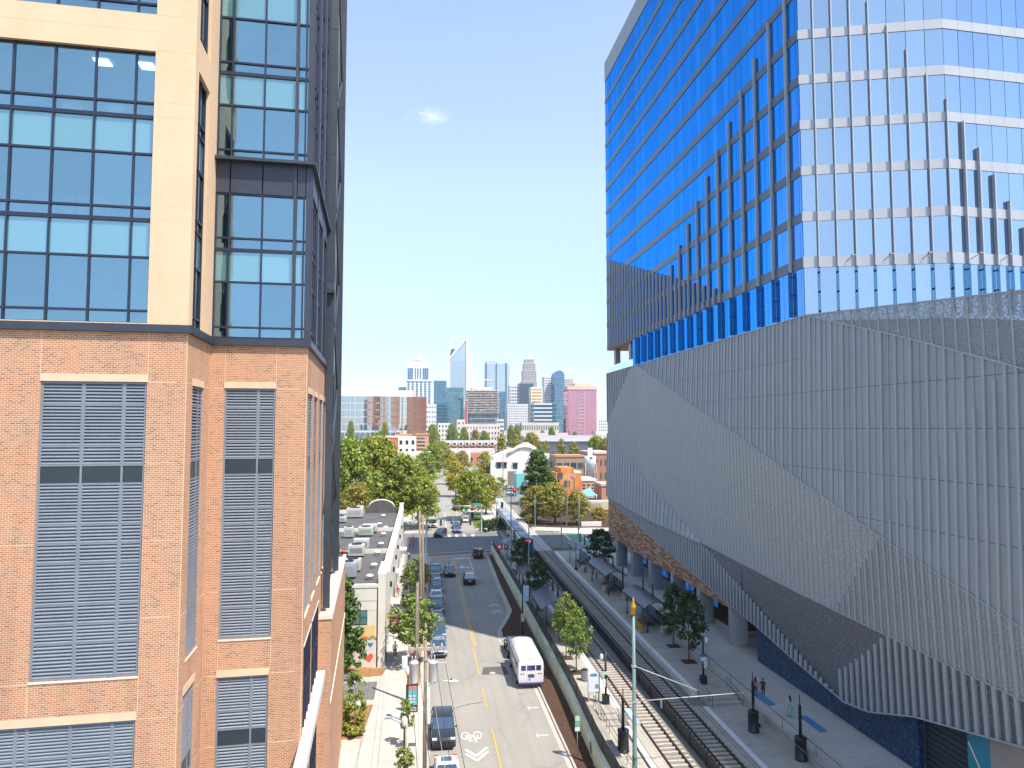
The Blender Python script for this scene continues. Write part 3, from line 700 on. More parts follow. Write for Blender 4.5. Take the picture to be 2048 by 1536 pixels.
pt.prism([(a[0],a[1]-1.2),(a[0]+1.6,a[1]-1.1),(b[0]-.6,a[1]-1.7),(b[0],a[1]-1.2),(b[0]-.2,a[1]+1.2),(a[0]+.3,a[1]+1.1)], .001, .0075); mark(pt, 'asphalt_patch', T['patch'])
mh = MB(); ring(mh, *G(985, 1346), .33, .07, .012); ring(mh, *G(985, 1346), .26, .25, .0115); mark(mh, 'manhole_cover', T['sleeper'])
ck = MB(); p = [G(908,1417), G(925,1412), G(940,1408), G(952,1407), G(965,1404)]
for i, (a, b) in enumerate(zip(p[:-1], p[1:])): stroke(ck, a[0], a[1], b[0], b[1], .12, z1+.0003*i)
mark(ck, 'sealed_crack', T['patch'])
gt = strip('gutter', lambda y: kl(y), lambda y: kl(y)+.45, 30, 143, .0042, T['kerb'], road, 6)
# left pavement, kerb
sw = MB()
ys = [30, 60, 90, 120, 144]
sw.prism([(-9.5,30)]+[(kl(y)-.16, y) for y in ys]+[(-9.5,144)], -.01, .14); side_l = sw.build('pavement', T['side']); kind(side_l, 'structure')
kb = MB()
for a, b in zip(ys[:-1], ys[1:]): kb.prism([(kl(a)-.155,a),(kl(a),a),(kl(b),b),(kl(b)-.155,b)], -.01, .145)
kind(kb.build('kerb', T['kerb']), 'structure')
sw = MB(); sw.prism([(-60,172.3),(1.3,172.3),(1.35+bend(700),700),(-60,700)], -.015, .13); kind(sw.build('pavement', T['side']), 'structure')
sw = MB(); sw.prism([(13.6,172.6),(27,170.5),(27,190),(20+bend(700),700),(13.6+bend(700),700)], -.015, .125); kind(sw.build('pavement', T['side']), 'structure')
# right kerb with its build-out, bark bed
kp = [(11.55,30),(11.55,79.5),(9.3+.05,81.0),(10.0,86.5),(12.75,93.5),(12.75,112),(13.2,141)]
kp = [(11.55,30),(11.55,80.2), G(1008,1284), G(1003,1262), G(1019,1236), G(1024,1222), G(1000,1170), G(977,1111)]
bed = MB(); bed.prism(kp+[(14.2,141),(13.0,30)], -.01, .10); kind(bed.build('bark_bed', T['mulchred']), 'structure')
kb = MB()
for i in range(len(kp)-1):
    a, b = Vector((*kp[i],0)), Vector((*kp[i+1],0)); d = (b-a).normalized(); nrm = Vector((-d.y, d.x, 0))
    kb.bar(a+Vector((0,0,.065))+nrm*.08, b+Vector((0,0,.065))+nrm*.08, .17, .15); kb.bar(a+Vector((0,0,.004))+nrm*.36, b+Vector((0,0,.004))+nrm*.36, .42, .012)
kind(kb.build('kerb', T['kerb'], fixn=False), 'structure')
# planted beds, drive and entrance paving beside the brick building
bedz = .146
a = MB(); a.prism([G(660,1480,.15),G(722,1477,.15),G(746,1410,.15),G(676,1415,.15)], .13, .20); kind(a.build('straw_bed', T['mulch']), 'structure')
a = MB(); a.prism([G(675,1358,.15),G(764,1351,.15),G(772,1337,.15),G(690,1337,.15),G(640,1340,.15)], .13, .20); kind(a.build('straw_bed', T['mulch']), 'structure')
a = MB(); a.prism([G(676,1404,.15),G(748,1399,.15),G(755,1363,.15),G(640,1368,.15),G(640,1404,.15)], .135, .146); kind(a.build('driveway', T['patch'] if False else M('driveway_asphalt', (.17,.16,.15), .9, 0, .15)), 'structure')
a = MB(); a.prism([(-2.35,62),(-.95,62),(-.55,84),(-2.0,84)], .135, .152); 
kind(MB().prism([(kl(66)-1.7,71),(kl(66)-.5,71),(kl(90)-.45,97),(kl(90)-1.7,97)], .135, .17).build('straw_bed', T['mulch']), 'structure')
kind(MB().prism([(kl(100)-1.4,103),(kl(100)-.4,103),(kl(118)-.4,121),(kl(118)-1.4,121)], .135, .17).build('straw_bed', T['mulch']), 'structure')
# beyond the crossing
kind(MB().prism([(13.75,178.5),(16.7,178.5),(17.6,209),(14.3,209)], .10, .16).build('lawn', T['lawn']), 'structure')
kind(MB().face([(27.3,148.6,.03),(31.8,148.0,.03),(32,145.5,.03),(27.2,146.2,.03)]).build('lawn', T['lawn'], fixn=False), 'structure')
kind(MB().prism([(27.2,171.2),(46,163.5),(80,163.5),(80,178),(46,176),(28,180)], -.01, .10).build('pavement', T['side']), 'structure')
kind(MB().prism([(27.5,180.3),(38,176.6),(58,176.5),(58,230),(32,230)], .02, .16).build('bark_bed', T['mulchred']), 'structure')
kind(MB().face([(27.5,171.5,.115),(33,169.5,.115),(34,171,.115),(28,173.4,.115)]).build('lawn', T['lawn'], fixn=False), 'structure')
gl_ = MB(); gp = [(33.79,166.46),(37.69,165.46),(36.97,147.98),(33.21,150.09)]
gl_.face([(*p, .012) for p in gp]); gl_.build('cycle_lane', T['greenlane'], crossroad, fixn=False)
for a, b in ((gp[0], gp[3]), (gp[1], gp[2])): l_ = MB(); stroke(l_, a[0], a[1], b[0], b[1], .3, .017); l_.build('cycle_lane_border', T['white'], crossroad, fixn=False)
for k in range(7):
    y = 149.6+2.4*k; l_ = MB(); l_.face([(33.6,y,.018),(37.2,y-.2,.018),(37.2,y-.08,.018),(33.6,y+.12,.018)]); l_.build('cycle_lane_line', T['white'], crossroad, fixn=False)
l_ = MB(); l_.face([(38.5,160.5,.016),(40.6,158.5,.016),(41.2,158.9,.016),(39.1,160.9,.016)]); l_.build('crosswalk_bar', T['white'], crossroad, fixn=False)
l_ = MB(); stroke(l_, 16.0, 150, 15.6, 158, .16, .016); l_.build('lane_line', T['white'], crossroad, fixn=False)
# ================================================================ blue glass tower on a metal-screened podium (right)
TW = thing('glass_tower', 'blue glass office tower with stepped fins above a folded metal screen podium', 'building', (0, 0, 0))
XF = 34.0; YC = 59.2; YE = 127.2
RD = (.962, -.272); RL = 12.35; BX, BY = XF+RD[0]*RL, YC+RD[1]*RL; QD = (.998, .066)
fl = [39.4+4.245*k for k in range(13)]           # lower edges of the spandrel bands; the last one is under the parapet
BH = .85
def Lp(y, d, z): return (XF+d, y, z)             # long face, d inwards
def Rp(s, d, z): return (XF+RD[0]*s+.272*d, YC+RD[1]*s+.962*d, z)
def Qp(s, d, z): return (BX+QD[0]*s-.066*d, BY+QD[1]*s+.998*d, z)
QL = 26.0
core = MB()
core.prism([(XF+.35, YC+.4), (XF+.35, YE-.3), (74, YE-.3), (74, YC), (BX+QL-.5, BY+.066*QL+.5), (BX, BY+.45)], 39.45, 93.0)
core.prism([(XF+.35, YC+.4), (XF+.35, 111.2), (74, 111.2), (74, YC), (BX+QL-.5, BY+.066*QL+.5), (BX, BY+.45)], 35.0, 39.449)
core.build('tower_core', T['tback'], TW)
pan = 1.579
def glass_row(put, u0, u1, z0, z1, off=0.0, step=pan):
    mb = MB(); u = u0+off; us = [u0]
    while u < u1-.05:
        if u > u0+.05: us.append(u)
        u += step
    us.append(u1)
    for a, b in zip(us[:-1], us[1:]):
        e = R_.uniform(-.006, .006); g = R_.uniform(-.004, .004)
        mb.face([put(a+.022, .02+e, z0), put(b-.022, .02-e, z0), put(b-.022, .02-e+g, z1), put(a+.022, .02+e+g, z1)])
    return mb
offL = (61.18-YC) % pan
for k in range(12):
    z0, z1 = fl[k]+(1.0 if k == 0 else BH), fl[k+1] if k < 11 else 90.4
    glass_row(Lp, YC+.03, YE, z0, z1, offL).build('ribbon_window', T['tg'], TW, fixn=False)
    glass_row(Rp, .03, RL, z0, z1, 1.3).build('ribbon_window', T['tg'], TW, fixn=False)
    glass_row(Qp, 0, QL, z0, z1, 1.54).build('ribbon_window', T['tg'], TW, fixn=False)
glass_row(Lp, YC+.03, 111.3, 35.0, 39.4, offL).build('lobby_window', T['tg'], TW, fixn=False)
glass_row(Rp, .03, RL, 34.6, 39.4, 1.3).build('lobby_window', T['tg'], TW, fixn=False)
glass_row(Qp, 0, QL, 34.6, 39.4, 1.54).build('lobby_window', T['tg'], TW, fixn=False)
for k in range(12):
    h = 1.0 if k == 0 else BH
    b = MB(); o = -.05
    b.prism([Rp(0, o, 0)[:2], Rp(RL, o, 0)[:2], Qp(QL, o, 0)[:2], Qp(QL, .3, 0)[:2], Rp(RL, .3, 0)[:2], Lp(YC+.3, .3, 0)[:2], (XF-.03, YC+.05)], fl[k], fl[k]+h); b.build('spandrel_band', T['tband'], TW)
    b = MB(); b.prism([Lp(YE, o, 0)[:2], Lp(YC+.06, o, 0)[:2], Lp(YC+.35, .28, 0)[:2], Lp(YE, .28, 0)[:2]], fl[k], fl[k]+h); b.build('shaded_spandrel_band', T['tbandshade'], TW)  # same band on the long face, its shade painted into the metal
    j = MB()
    for s in [1.3+pan*i for i in range(7)]: a = Rp(s, o-.004, 0); j.face([Rp(s-.008,o-.004,fl[k]), Rp(s+.008,o-.004,fl[k]), Rp(s+.008,o-.004,fl[k]+h), Rp(s-.008,o-.004,fl[k]+h)])
    for s in [.0+1.5*i for i in range(1, 16)]: j.face([Qp(s-.008,o-.004,fl[k]), Qp(s+.008,o-.004,fl[k]), Qp(s+.008,o-.004,fl[k]+h), Qp(s-.008,o-.004,fl[k]+h)])
    j.build('spandrel_joint', T['jointdark'], TW, fixn=False)
pp = MB(); o = -.06
poly = [Lp(YE, o, 0)[:2], Lp(YC-.02, o, 0)[:2], Rp(RL, o, 0)[:2], Qp(QL, o, 0)[:2], Qp(QL, .3, 0)[:2], Rp(RL, .3, 0)[:2], Lp(YC+.3, .3, 0)[:2], Lp(YE, .3, 0)[:2]]
pp.prism(poly, 90.4, 94.05); pp.build('roof_parapet', T['rib'], TW)
# vertical fins whose tops climb in steps
def fin(put, u, z0, z1, depth=.30, wd=.085):
    m = MB(); a = [put(u-wd/2, -depth, z0), put(u+wd/2, -depth, z0), put(u+wd/2, .0, z0), put(u-wd/2, .0, z0)]
    vs = a+[(p[0], p[1], z1) for p in a]
    m.raw(vs, [(3,2,1,0),(4,5,6,7),(0,1,5,4),(1,2,6,5),(2,3,7,6),(3,0,4,7)])
    m.build('facade_fin', T['tfin'], TW)
for i in range(11):
    y = 61.18+3.16*i; fin(Lp, y, 39.41, 67.2-1.98*i)
for y in (78.53, 81.67, 84.82, 87.9, 91.08): fin(Lp, y, 39.41, 41.34+(y-78.53)*.31)
y = 93.98
while y < 127.2: fin(Lp, y, 39.41, 46.1+(y-93.98)*.312); y += 1.6
for i in range(8): fin(Rp, 1.3+pan*i, 39.41, 70.9-2.39*i, .28)
for i in range(14): fin(Qp, 1.52+1.49*i, 39.41, max(40.6, 52.2-1.55*1.49*i), .34)
def gfin(put, u, z0, z1):
    m = MB(); m.face([put(u, -.42, z0), put(u, 0, z0), put(u, 0, z1), put(u, -.42, z1)])
    for f in (.1, .5, .9):
        z = z0+(z1-z0)*f; p = put(u, -.12, z); m.box(p[0]-.07, p[1]-.07, z-.07, p[0]+.07, p[1]+.07, z+.07, 1)
    m.build('glass_fin', [T['tglassfin'], T['darkmetal']], TW, fixn=False)
for i in range(16): gfin(Lp, 61.18+3.16*i, 35.2, 39.38)
for i in range(8): gfin(Rp, 1.3+pan*i, 35.0, 39.38)
for i in range(8): gfin(Qp, 1.52+1.49*i, 35.0, 39.38)
for put, ss in ((Rp, (3.65, 6.8, 9.95)), (Qp, (1.9, 5.0))):
    for s in ss:
        m = MB(); a = put(s, -.05, 39.85); b = put(s+.35, -.75, 40.25); m.tube([a, b], .035, 6); m.box(b[0]-.16, b[1]-.1, b[2]-.06, b[0]+.16, b[1]+.1, b[2]+.06)
        m.build('floodlight', T['colconc'], TW)
# loggia at the far corner of the podium roof
lg = MB(); lg.box(XF, 111.4, 34.9, 46, YE, 35.12); lg.build('loggia_floor', T['colconc'], TW)
lw = MB(); lw.box(40, 111.5, 35.12, 40.2, YE-.3, 39.4); lw.box(XF+.4, 111.32, 35.12, 40, 111.42, 39.4); lw.build('loggia_wall', T['wood'], TW)
so_ = MB(); so_.box(XF+.05, 111.4, 39.3, 46, YE-.02, 39.398); so_.build('loggia_soffit', T['wood'], TW)
for y in (114.4, 123.6):
    c = MB(); c.box(XF+.6, y, 35.12, XF+1.5, y+1.1, 39.3); c.build('loggia_column', T['colconc'], TW)
gb = MB(); gb.face([(XF+.1,111.4,35.15),(XF+.1,YE,35.15),(XF+.1,YE,36.3),(XF+.1,111.4,36.3)]); gb.face([(XF+.1,YE,35.15),(XF+4,YE,35.15),(XF+4,YE,36.3),(XF+.1,YE,36.3)])
gb.build('glass_balustrade', glass_mat('balustrade_glass', (.8,.95,.95), (.4,.55,.55), .12, see=.8, see_tint=(.85,.97,.95)), TW, fixn=False)
# ---------------- folded screen: facets in the street plane, creases standing a little proud
def lin(pts, y):
    pts = sorted(pts)
    if y <= pts[0][0]: a, b = pts[0], pts[1]
    elif y >= pts[-1][0]: a, b = pts[-2], pts[-1]
    else:
        for a, b in zip(pts[:-1], pts[1:]):
            if a[0] <= y <= b[0]: break
    return a[1]+(b[1]-a[1])*(y-a[0])/(b[0]-a[0])
YN = 28.0
cA = [(59.15, 35.1), (46.6, 31.6), (36.2, 28.4), (28, 25.9)]
c1 = [(108.7, 35.1), (80.4, 26.5), (70.8, 23.76), (59.15, 20.1), (47.4, 16.6), (37.0, 13.9), (28, 11.6)]
c2 = [(127.2, 24.1), (104.0, 17.1), (92.0, 13.7), (83.6, 11.2), (61.2, 10.2), (37.2, 9.65), (28, 9.4)]
c3 = [(127.2, 12.75), (104.0, 11.5), (83.6, 11.15)]
bot = [(127.2, 12.18), (100, 8.69), (72.9, 5.23), (70.1, 5.05), (62.4, 3.93), (54.7, 3.05), (51.5, 3.5), (46.4, 5.15), (37.4, 7.0), (28, 8.9)]
top = lambda y: 35.1 if y > 59.15 else lin(cA, y)
bump_ = lambda y, z: 0.0
def grid_y(y0, y1, cuts, step=1.6):
    ys = {y0, y1, *[c for c in cuts if y0 < c < y1]}
    y = y0
    while y < y1: ys.add(round(y, 3)); y += step
    return sorted(ys)
def facet(name, y0, y1, lo, hi, mat, xlo=0.0, xhi=0.0, cuts=(), back=.25):
    mb = MB(); ys = grid_y(y0, y1, cuts)
    for a, b in zip(ys[:-1], ys[1:]):
        la, ha, lb, hb = lo(a), hi(a), lo(b), hi(b)
        if ha-la < .005 and hb-lb < .005: continue
        mb.face([(XF+xlo, a, la), (XF+xlo, b, lb), (XF+xhi, b, hb), (XF+xhi, a, ha)])
    return mb.build(name, mat, TW, fixn=False)
f1 = lambda y: lin(c1, y); f2 = lambda y: lin(c2, y); f3 = lambda y: lin(c3, y); fb = lambda y: lin(bot, y)
cr = -.32       # how far the creases stand out
U1 = facet('upper_screen_facet', YN, 108.7, f1, top, T['rib'], cr, 0, [59.15])
M1 = facet('middle_screen_facet', YN, 108.7, f2, f1, T['perf'], -.05, cr, [83.6])
M2 = facet('middle_screen_facet', 108.7, YE, f2, lambda y: 35.1, T['perf'], -.05, 0)
L1 = facet('wedge_screen_facet', 83.6, YE, f3, f2, T['rib'], cr, -.05)
L2 = facet('lower_screen_facet', 83.6, YE, fb, f3, T['rib'], -.05, -.05)
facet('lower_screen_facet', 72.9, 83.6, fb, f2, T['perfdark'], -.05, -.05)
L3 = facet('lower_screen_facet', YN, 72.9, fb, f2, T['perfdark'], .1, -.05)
# screen edges: thin rails along the creases
rl = MB()
for pts, x in ((c1, cr), (c2, -.05), (c3, cr), (cA, 0), (bot, -.04)):
    for a, b in zip(sorted(pts)[:-1], sorted(pts)[1:]): rl.bar((XF+x-.05, a[0], a[1]), (XF+x-.05, b[0], b[1]), .14, .09)
rl.box(XF-.1, 59.2, 35.02, XF+.1, YE, 35.14)
rl.build('crease_rail', T['riblight'], TW, fixn=False)
# vertical ribs on the facets
climb = [PX(*p) for p in ((1689.7,1187.5), (1709,1158), (1733,1123), (1756,1089), (1781,1054), (1807,1013.6), (1836,973), (1868,929), (1901,883), (1936,835), (1972,783), (2010,735))]
drop = [PX(1200+x/4.6545, 960+y/4.6545) for x, y in ((980,610), (1190,850), (1340,1020), (1500,1200), (1690,1410), (1770,1500))]
def xat(y, z, lo, hi, xlo, xhi):
    l, h = lo(y), hi(y); t = 0 if h-l < 1e-3 else max(0, min(1, (z-l)/(h-l))); return XF+xlo+(xhi-xlo)*t
def ribs(name, y0, y1, step, lo, hi, xlo, xhi, wd, dp, mat, off=0.0, zt=None, zb=None):
    mb = MB(); y = y0+off
    while y < y1:
        l, h = lo(y), hi(y)
        if zt: h = min(h, zt(y))
        if h-l > .15:
            xa, xb = xat(y, l, lo, hi, xlo, xhi), xat(y, h, lo, hi, xlo, xhi)
            w2 = wd/2
            vs = [(xa-dp, y-w2, l), (xa-dp, y+w2, l), (xa, y+w2, l), (xa, y-w2, l), (xb-dp, y-w2, h), (xb-dp, y+w2, h), (xb, y+w2, h), (xb, y-w2, h)]
            mb.raw(vs, [(3,2,1,0),(4,5,6,7),(0,1,5,4),(1,2,6,5),(2,3,7,6),(3,0,4,7)])
        y += step
    if mb.f: mb.build(name, mat, TW, fixn=False)
yr = 58.3-1.6*18
fcl = lambda y: lin(climb, y) if y < 56 else -9
ribs('screen_rib', yr, 108.5, 1.6, f1, top, cr, 0, .20, .10, T['riblight'])
ribs('screen_seam', yr, 108.5, 1.6, f1, top, cr, 0, .05, .05, T['riblight'], .8)
ribs('screen_rib', yr, 56, 1.6, f1, top, cr, 0, .20, .10, T['riblight'], .8, zt=fcl)
ribs('screen_seam', yr, 127, .8, f2, lambda y: f1(y) if y < 108.7 else 35.1, -.05, cr, .05, .04, T['riblight'], .4)
ribs('screen_rib', yr, 56, .8, f2, f1, -.05, cr, .22, .12, T['riblight'], 0, zt=fcl)
ribs('screen_rib', 84.0, 127.2, 1.6, f3, f2, cr, -.05, .20, .10, T['riblight'])
ribs('screen_rib', 55.5, 127.2, .8, fb, lambda y: f3(y) if y > 83.6 else f2(y), -.05, -.05, .28, .17, T['riblight'], 0, zt=lambda y: 99 if y > 84 else lin(drop, y))
ribs('screen_rib', YN, 55.5, .8, fb, f2, .1, -.05, .28, .17, T['riblight'], 0, zt=lambda y: fb(y)+max(2.2, 2.2+(55.5-y)*.55))
ribs('screen_rib', 113.5, 127.2, 1.5, lambda y: 35.1-(y-112.5)*.62, lambda y: 35.08, 0, 0, .3, .2, T['riblight'])
pj = MB()
for z, y0, y1 in ((31.3, 60, 97), (28.2, YN, 86), (25.0, YN, 75), (21.6, YN, 64), (18.2, YN, 54)):
    y = y0
    a = max(y0, YN)
    while a < y1:
        b = min(a+1.6, y1)
        if z < top(a)-.1 and z > f1(b)+.1:
            xa = xat(a, z, f1, top, cr, 0)-.012; xb = xat(b, z, f1, top, cr, 0)-.012
            pj.face([(xa, a, z-.03), (xb, b, z-.03), (xb, b, z+.03), (xa, a, z+.03)])
        a = b
pj.build('screen_joint', T['jointdark'], TW, fixn=False)
# perforated parapet above the upper crease, open to the terrace behind
ct = [(59.15, 35.1), (36.0, 32.85), (28, 32.07)]
ftop = lambda y: lin(ct, y); fA = lambda y: lin(cA, y)
facet('parapet_screen', YN, 59.1, fA, ftop, T['perfblue'], 0, -.12)
ribs('parapet_rib', YN, 59, 1.1, fA, ftop, 0, -.12, .09, .07, T['riblight'])
pe = MB()
for a, b in zip(ct[:-1], ct[1:]): pe.bar((XF-.12, a[0], a[1]), (XF-.12, b[0], b[1]), .12, .08)
pe.build('parapet_rail', T['riblight'], TW)
# podium body, brick wedge, arcade
pb = MB(); pb.prism([(XF+.7, 29), (XF+.7, YE-.2), (72, YE-.2), (72, 29)], 12.2, 30.6); pb.prism([(XF+.7, 59.8), (XF+.7, YE-.2), (72, YE-.2), (72, 59.8)], 30.6, 34.85); pb.build('podium_core', T['tback'], TW)
bk = MB(); bk.face([(XF, 127.2, 12.18), (XF, 72.9, 5.27), (XF, 70.0, 5.12), (XF, 127.2, 5.45)]); bk.face([(XF, 127.2, 12.18), (XF, 127.2, 5.45), (XF+20, 127.2, 5.45), (XF+20, 127.2, 12.18)])
bk.build('brick_wedge', T['bricklong'], TW)
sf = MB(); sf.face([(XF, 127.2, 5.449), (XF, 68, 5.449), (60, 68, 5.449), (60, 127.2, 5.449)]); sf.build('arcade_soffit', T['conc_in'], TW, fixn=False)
for px, py in ((1232,1082), (1261.5,1101), (1296.7,1122.6), (1340.6,1149), (1393,1179), (1456.6,1216)):
    y = PX(px, py, XF+.1)[0]
    c = MB(); c.box(XF+.1, y-.95, .3, XF+1.9, y, 5.44); c.box(XF+.095, y-.03, .3, XF+.1, y-.02, 5.44); c.build('arcade_column', T['colconc'], TW, bevel=.03)
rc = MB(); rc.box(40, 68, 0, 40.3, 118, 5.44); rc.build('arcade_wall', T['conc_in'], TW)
gl = MB()
for k in range(14): gl.face([(39.9, 69+3*k+.05, .6), (39.9, 72+3*k-.05, .6), (39.9, 72+3*k-.05, 5.2), (39.9, 69+3*k+.05, 5.2)])
gl.build('arcade_glazing', T['g_side'], TW, fixn=False)
scr = []
m_, nt_, out_ = _mat('arcade_display_screen')
v_ = geo_pos(nt_); nn = noise(nt_, v_, .9, 4, .7)
cc_ = ramp(nt_, nn, [(.35, (.0,.012,.08)), (.55, (.01,.08,.35)), (.66, (.05,.25,.65)), (.75, (.45,.7,.9))])
pr_ = principled(nt_, out_, (.01,.01,.02), .2); nt_.links.new(cc_, pr_.inputs['Emission Color']); pr_.inputs['Emission Strength'].default_value = .55
T['display'] = m_
for (xa, ya, xb, yb) in ((1280,1115,1294,1165), (1316,1135,1338,1185), (1363,1160,1390,1210), (1420,1190,1438,1245)):
    y0 = PX(xb, yb, 38.5)[0]; y1 = PX(xa, yb-20, 38.5)[0]
    s = MB(); s.box(38.5, y0, 1.2, 38.7, y1, 5.2); f = s.build('display_frame', T['darkmetal'], TW)
    s = MB(); s.face([(38.48, y0+.3, 1.6), (38.48, y1-.2, 1.6), (38.48, y1-.2, 4.9), (38.48, y0+.3, 4.9)]); s.build('display_screen', T['display'], f, fixn=False)
# navy mosaic wall, service opening and painted panels at street level
XW = XF+.55
def Wy(px, py): return PX(px, py, XW)
yN0 = Wy(1515, 1300)[0]; yN1 = Wy(1837, 1480)[0]; yN2 = Wy(1935, 1490)[0]; yN3 = Wy(1980, 1500)[0]
nv = MB(); nv.box(XW, yN1, .0, XW+.4, yN0, 9.3); nv.build('mosaic_wall', T['navy'], TW)
op = MB(); op.box(XW+.6, yN2, 0, XW+.8, yN1, 9.3); op.build('dock_opening', T['tback'], TW)
dg = MB()
for k in range(18): dg.box(XW+.5, yN2, .2+.4*k, XW+.59, yN1, .2+.4*k+.3)
dg.build('roller_door', T['spandark'], TW)
tp = MB(); tp.box(XW, yN3, 0, XW+.3, yN2, 9.3); tp.build('painted_panel', M('teal_mural_paint', (.02,.22,.30), .6, 0, .1), TW)
tp = MB(); tp.box(XW, yN3-4.2, 0, XW+.3, yN3-.01, 9.3); tp.build('painted_panel', M('taupe_mural_paint', (.30,.27,.25), .7, 0, .1), TW)
tp = MB(); tp.box(XW, 20, 0, XW+.3, yN3-4.21, 9.3); tp.build('painted_panel', T['navy'], TW)
tl = MB(); tl.bar((XW-.01, yN2-.1, 5.2), (XW-.01, yN3-1.2, 1.0), .02, .12); tl.build('mural_stripe', T['podcap'], TW)
# ================================================================ light-rail station
TS = .0165                                   # the tracks drift to the right by this much per metre
tx = lambda x, y: x+TS*(y-52)
ZT, ZP, ZL, ZW = .42, .90, .45, 1.15           # ballast, high platform, low walk, upper walk
def quadstrip(mb, x0, x1, y0, y1, z, seg=4, drift=True, mi=0):
    for k in range(seg):
        a, b = y0+(y1-y0)*k/seg, y0+(y1-y0)*(k+1)/seg; f = tx if drift else (lambda x, y: x)
        mb.face([(f(x0,a),a,z),(f(x1,a),a,z),(f(x1,b),b,z),(f(x0,b),b,z)], mi)
    return mb
def block(mb, x0, x1, y0, y1, z0, z1, d0=True, d1=True, mi=0):
    f0 = tx if d0 else (lambda x, y: x); f1 = tx if d1 else (lambda x, y: x)
    mb.prism([(f0(x0,y0),y0),(f1(x1,y0),y0),(f1(x1,y1),y1),(f0(x0,y1),y1)], z0, z1, mi)
bl = MB(); block(bl, 16.7, 25.2, 15, 143.5, .0, ZT-.12); kind(bl.build('track_bed', T['ballast']), 'structure')
cxl, cxr = 19.0, 22.75
sl_ = MB()
for c in (cxl, cxr):
    y = 30.0
    while y < 143:
        x = tx(c, y); sl_.box(x-1.22, y-.12, ZT-.2, x+1.22, y+.12, ZT-.03); y += .70
kind(sl_.build('railway_sleepers', T['sleeper'], fixn=False), 'stuff')
def rails(c, y0, y1, name='rail', z=ZT):
    for s in (-.74, .74):
        r = MB(); f = lambda y: (tx(c, y) if y < 172 else tx(c, 172)+.0185*(y-172))+s
        n = 4; 
        for k in range(n):
            a, b = y0+(y1-y0)*k/n, y0+(y1-y0)*(k+1)/n
            r.bar((f(a), a, z+.03), (f(b), b, z+.03), .10, .13); r.bar((f(a), a, z-.03), (f(b), b, z-.03), .16, .02)
        kind(r.build(name, T['rail'], fixn=False), 'structure')
rails(cxl, 15, 143); rails(cxr, 15, 143)
pc = MB()
for k in range(3): pc.prism([(tx(16.9,143.2),143.2),(tx(25.6,143.2),143.2),(tx(25.6,172),172.3),(tx(16.9,172),172.3)], .005, .03)
pc = MB(); pc.prism([(tx(16.9,143.4),143.4),(tx(25.4,143.4),143.4),(tx(25.6,172),171.5),(tx(16.9,172),172.3)], .0, .035); kind(pc.build('track_crossing', T['kerb']), 'structure')
rails(cxl, 143, 172, z=-.03); rails(cxr, 143, 172, z=-.03)
tb2 = MB(); tb2.prism([(18.5,172.2),(28.0,171.4),(28.6+.0185*200,372),(19.5+.0185*300,472),(20.5+.0185*500,700),(30+.0185*500,700),(28.6+.0185*300,472)][:4] if False else [(18.6,172.2),(27.4,171.4),(36.5,700),(28.0,700)], -.01, .06); kind(tb2.build('track_bed', M('pale_track_slab', (.42,.36,.31), .9, 0, .2, 1)), 'structure')
rails(cxl+.2, 172, 700, z=.1); rails(cxr+.2, 172, 700, z=.1)
# platforms
ph = MB(); block(ph, 14.45, 16.55, 61.3, 141.5, 0, ZP, d0=False); block(ph, 14.45, 16.55, 15, 58.6, 0, ZL, d0=False)
for k in range(3): block(ph, 15.1, 16.5, 58.6+.9*k, 59.5+.9*k, 0, ZL+.15*(k+1)-.002, d0=False)
ph.prism([(14.45,45),(15.1,45),(15.1,61.3),(14.45,61.3)], 0, ZL+.01)
pl = ph.build('platform', T['plat']); kind(pl, 'structure')
rm_ = MB(); rm_.raw([(14.47,46,ZL+.01),(15.0,46,ZL+.01),(15.0,61.4,ZP+.002),(14.47,61.4,ZP+.002),(14.47,46,0),(15.0,46,0),(15.0,61.4,0),(14.47,61.4,0)], [(0,1,2,3),(1,5,6,2),(0,3,7,4)]); rm_.build('platform_ramp', T['plat'], pl)
e_ = MB(); block(e_, 16.55, 17.15, 61.3, 141.5, .1, ZP+.004); block(e_, 16.75, 17.2, 15, 58.6, .1, ZL+.006); e_.build('platform_edge', T['edge'], pl)
t_ = MB(); block(t_, 17.3, 18.15, 15, 60, .1, ZT-.02); t_.build('track_walk_slab', T['plat'], pl)
pr_ = MB(); block(pr_, 25.15, 28.6, 64.2, 139, 0, ZP); block(pr_, 25.2, 28.6, 15, 61.8, 0, ZL)
for k in range(3): block(pr_, 25.3, 28.5, 61.8+.8*k, 62.6+.8*k, 0, ZL+.15*(k+1)-.002)
pr = pr_.build('platform', T['plat']); kind(pr, 'structure')
e_ = MB(); block(e_, 24.65, 25.15, 64.2, 139, .1, ZP+.004); block(e_, 24.75, 25.2, 15, 61.8, .1, ZL+.006); e_.build('platform_edge', T['edge'], pr)
t_ = MB(); block(t_, 23.75, 24.6, 15, 62, .1, ZT-.02); t_.build('track_walk_slab', T['plat'], pr)
uw = MB(); uw.prism([(tx(28.9,15),15),(35.4,15),(36.2,70),(42,70),(42,133),(tx(28.9,140),140)], 0, ZW); kind(uw.build('pavement', T['side']), 'structure')
rwl = MB(); block(rwl, 28.6, 28.9, 15, 140, 0, ZW+.02); rwl.build('retaining_kerb', T['kerb'], pr)
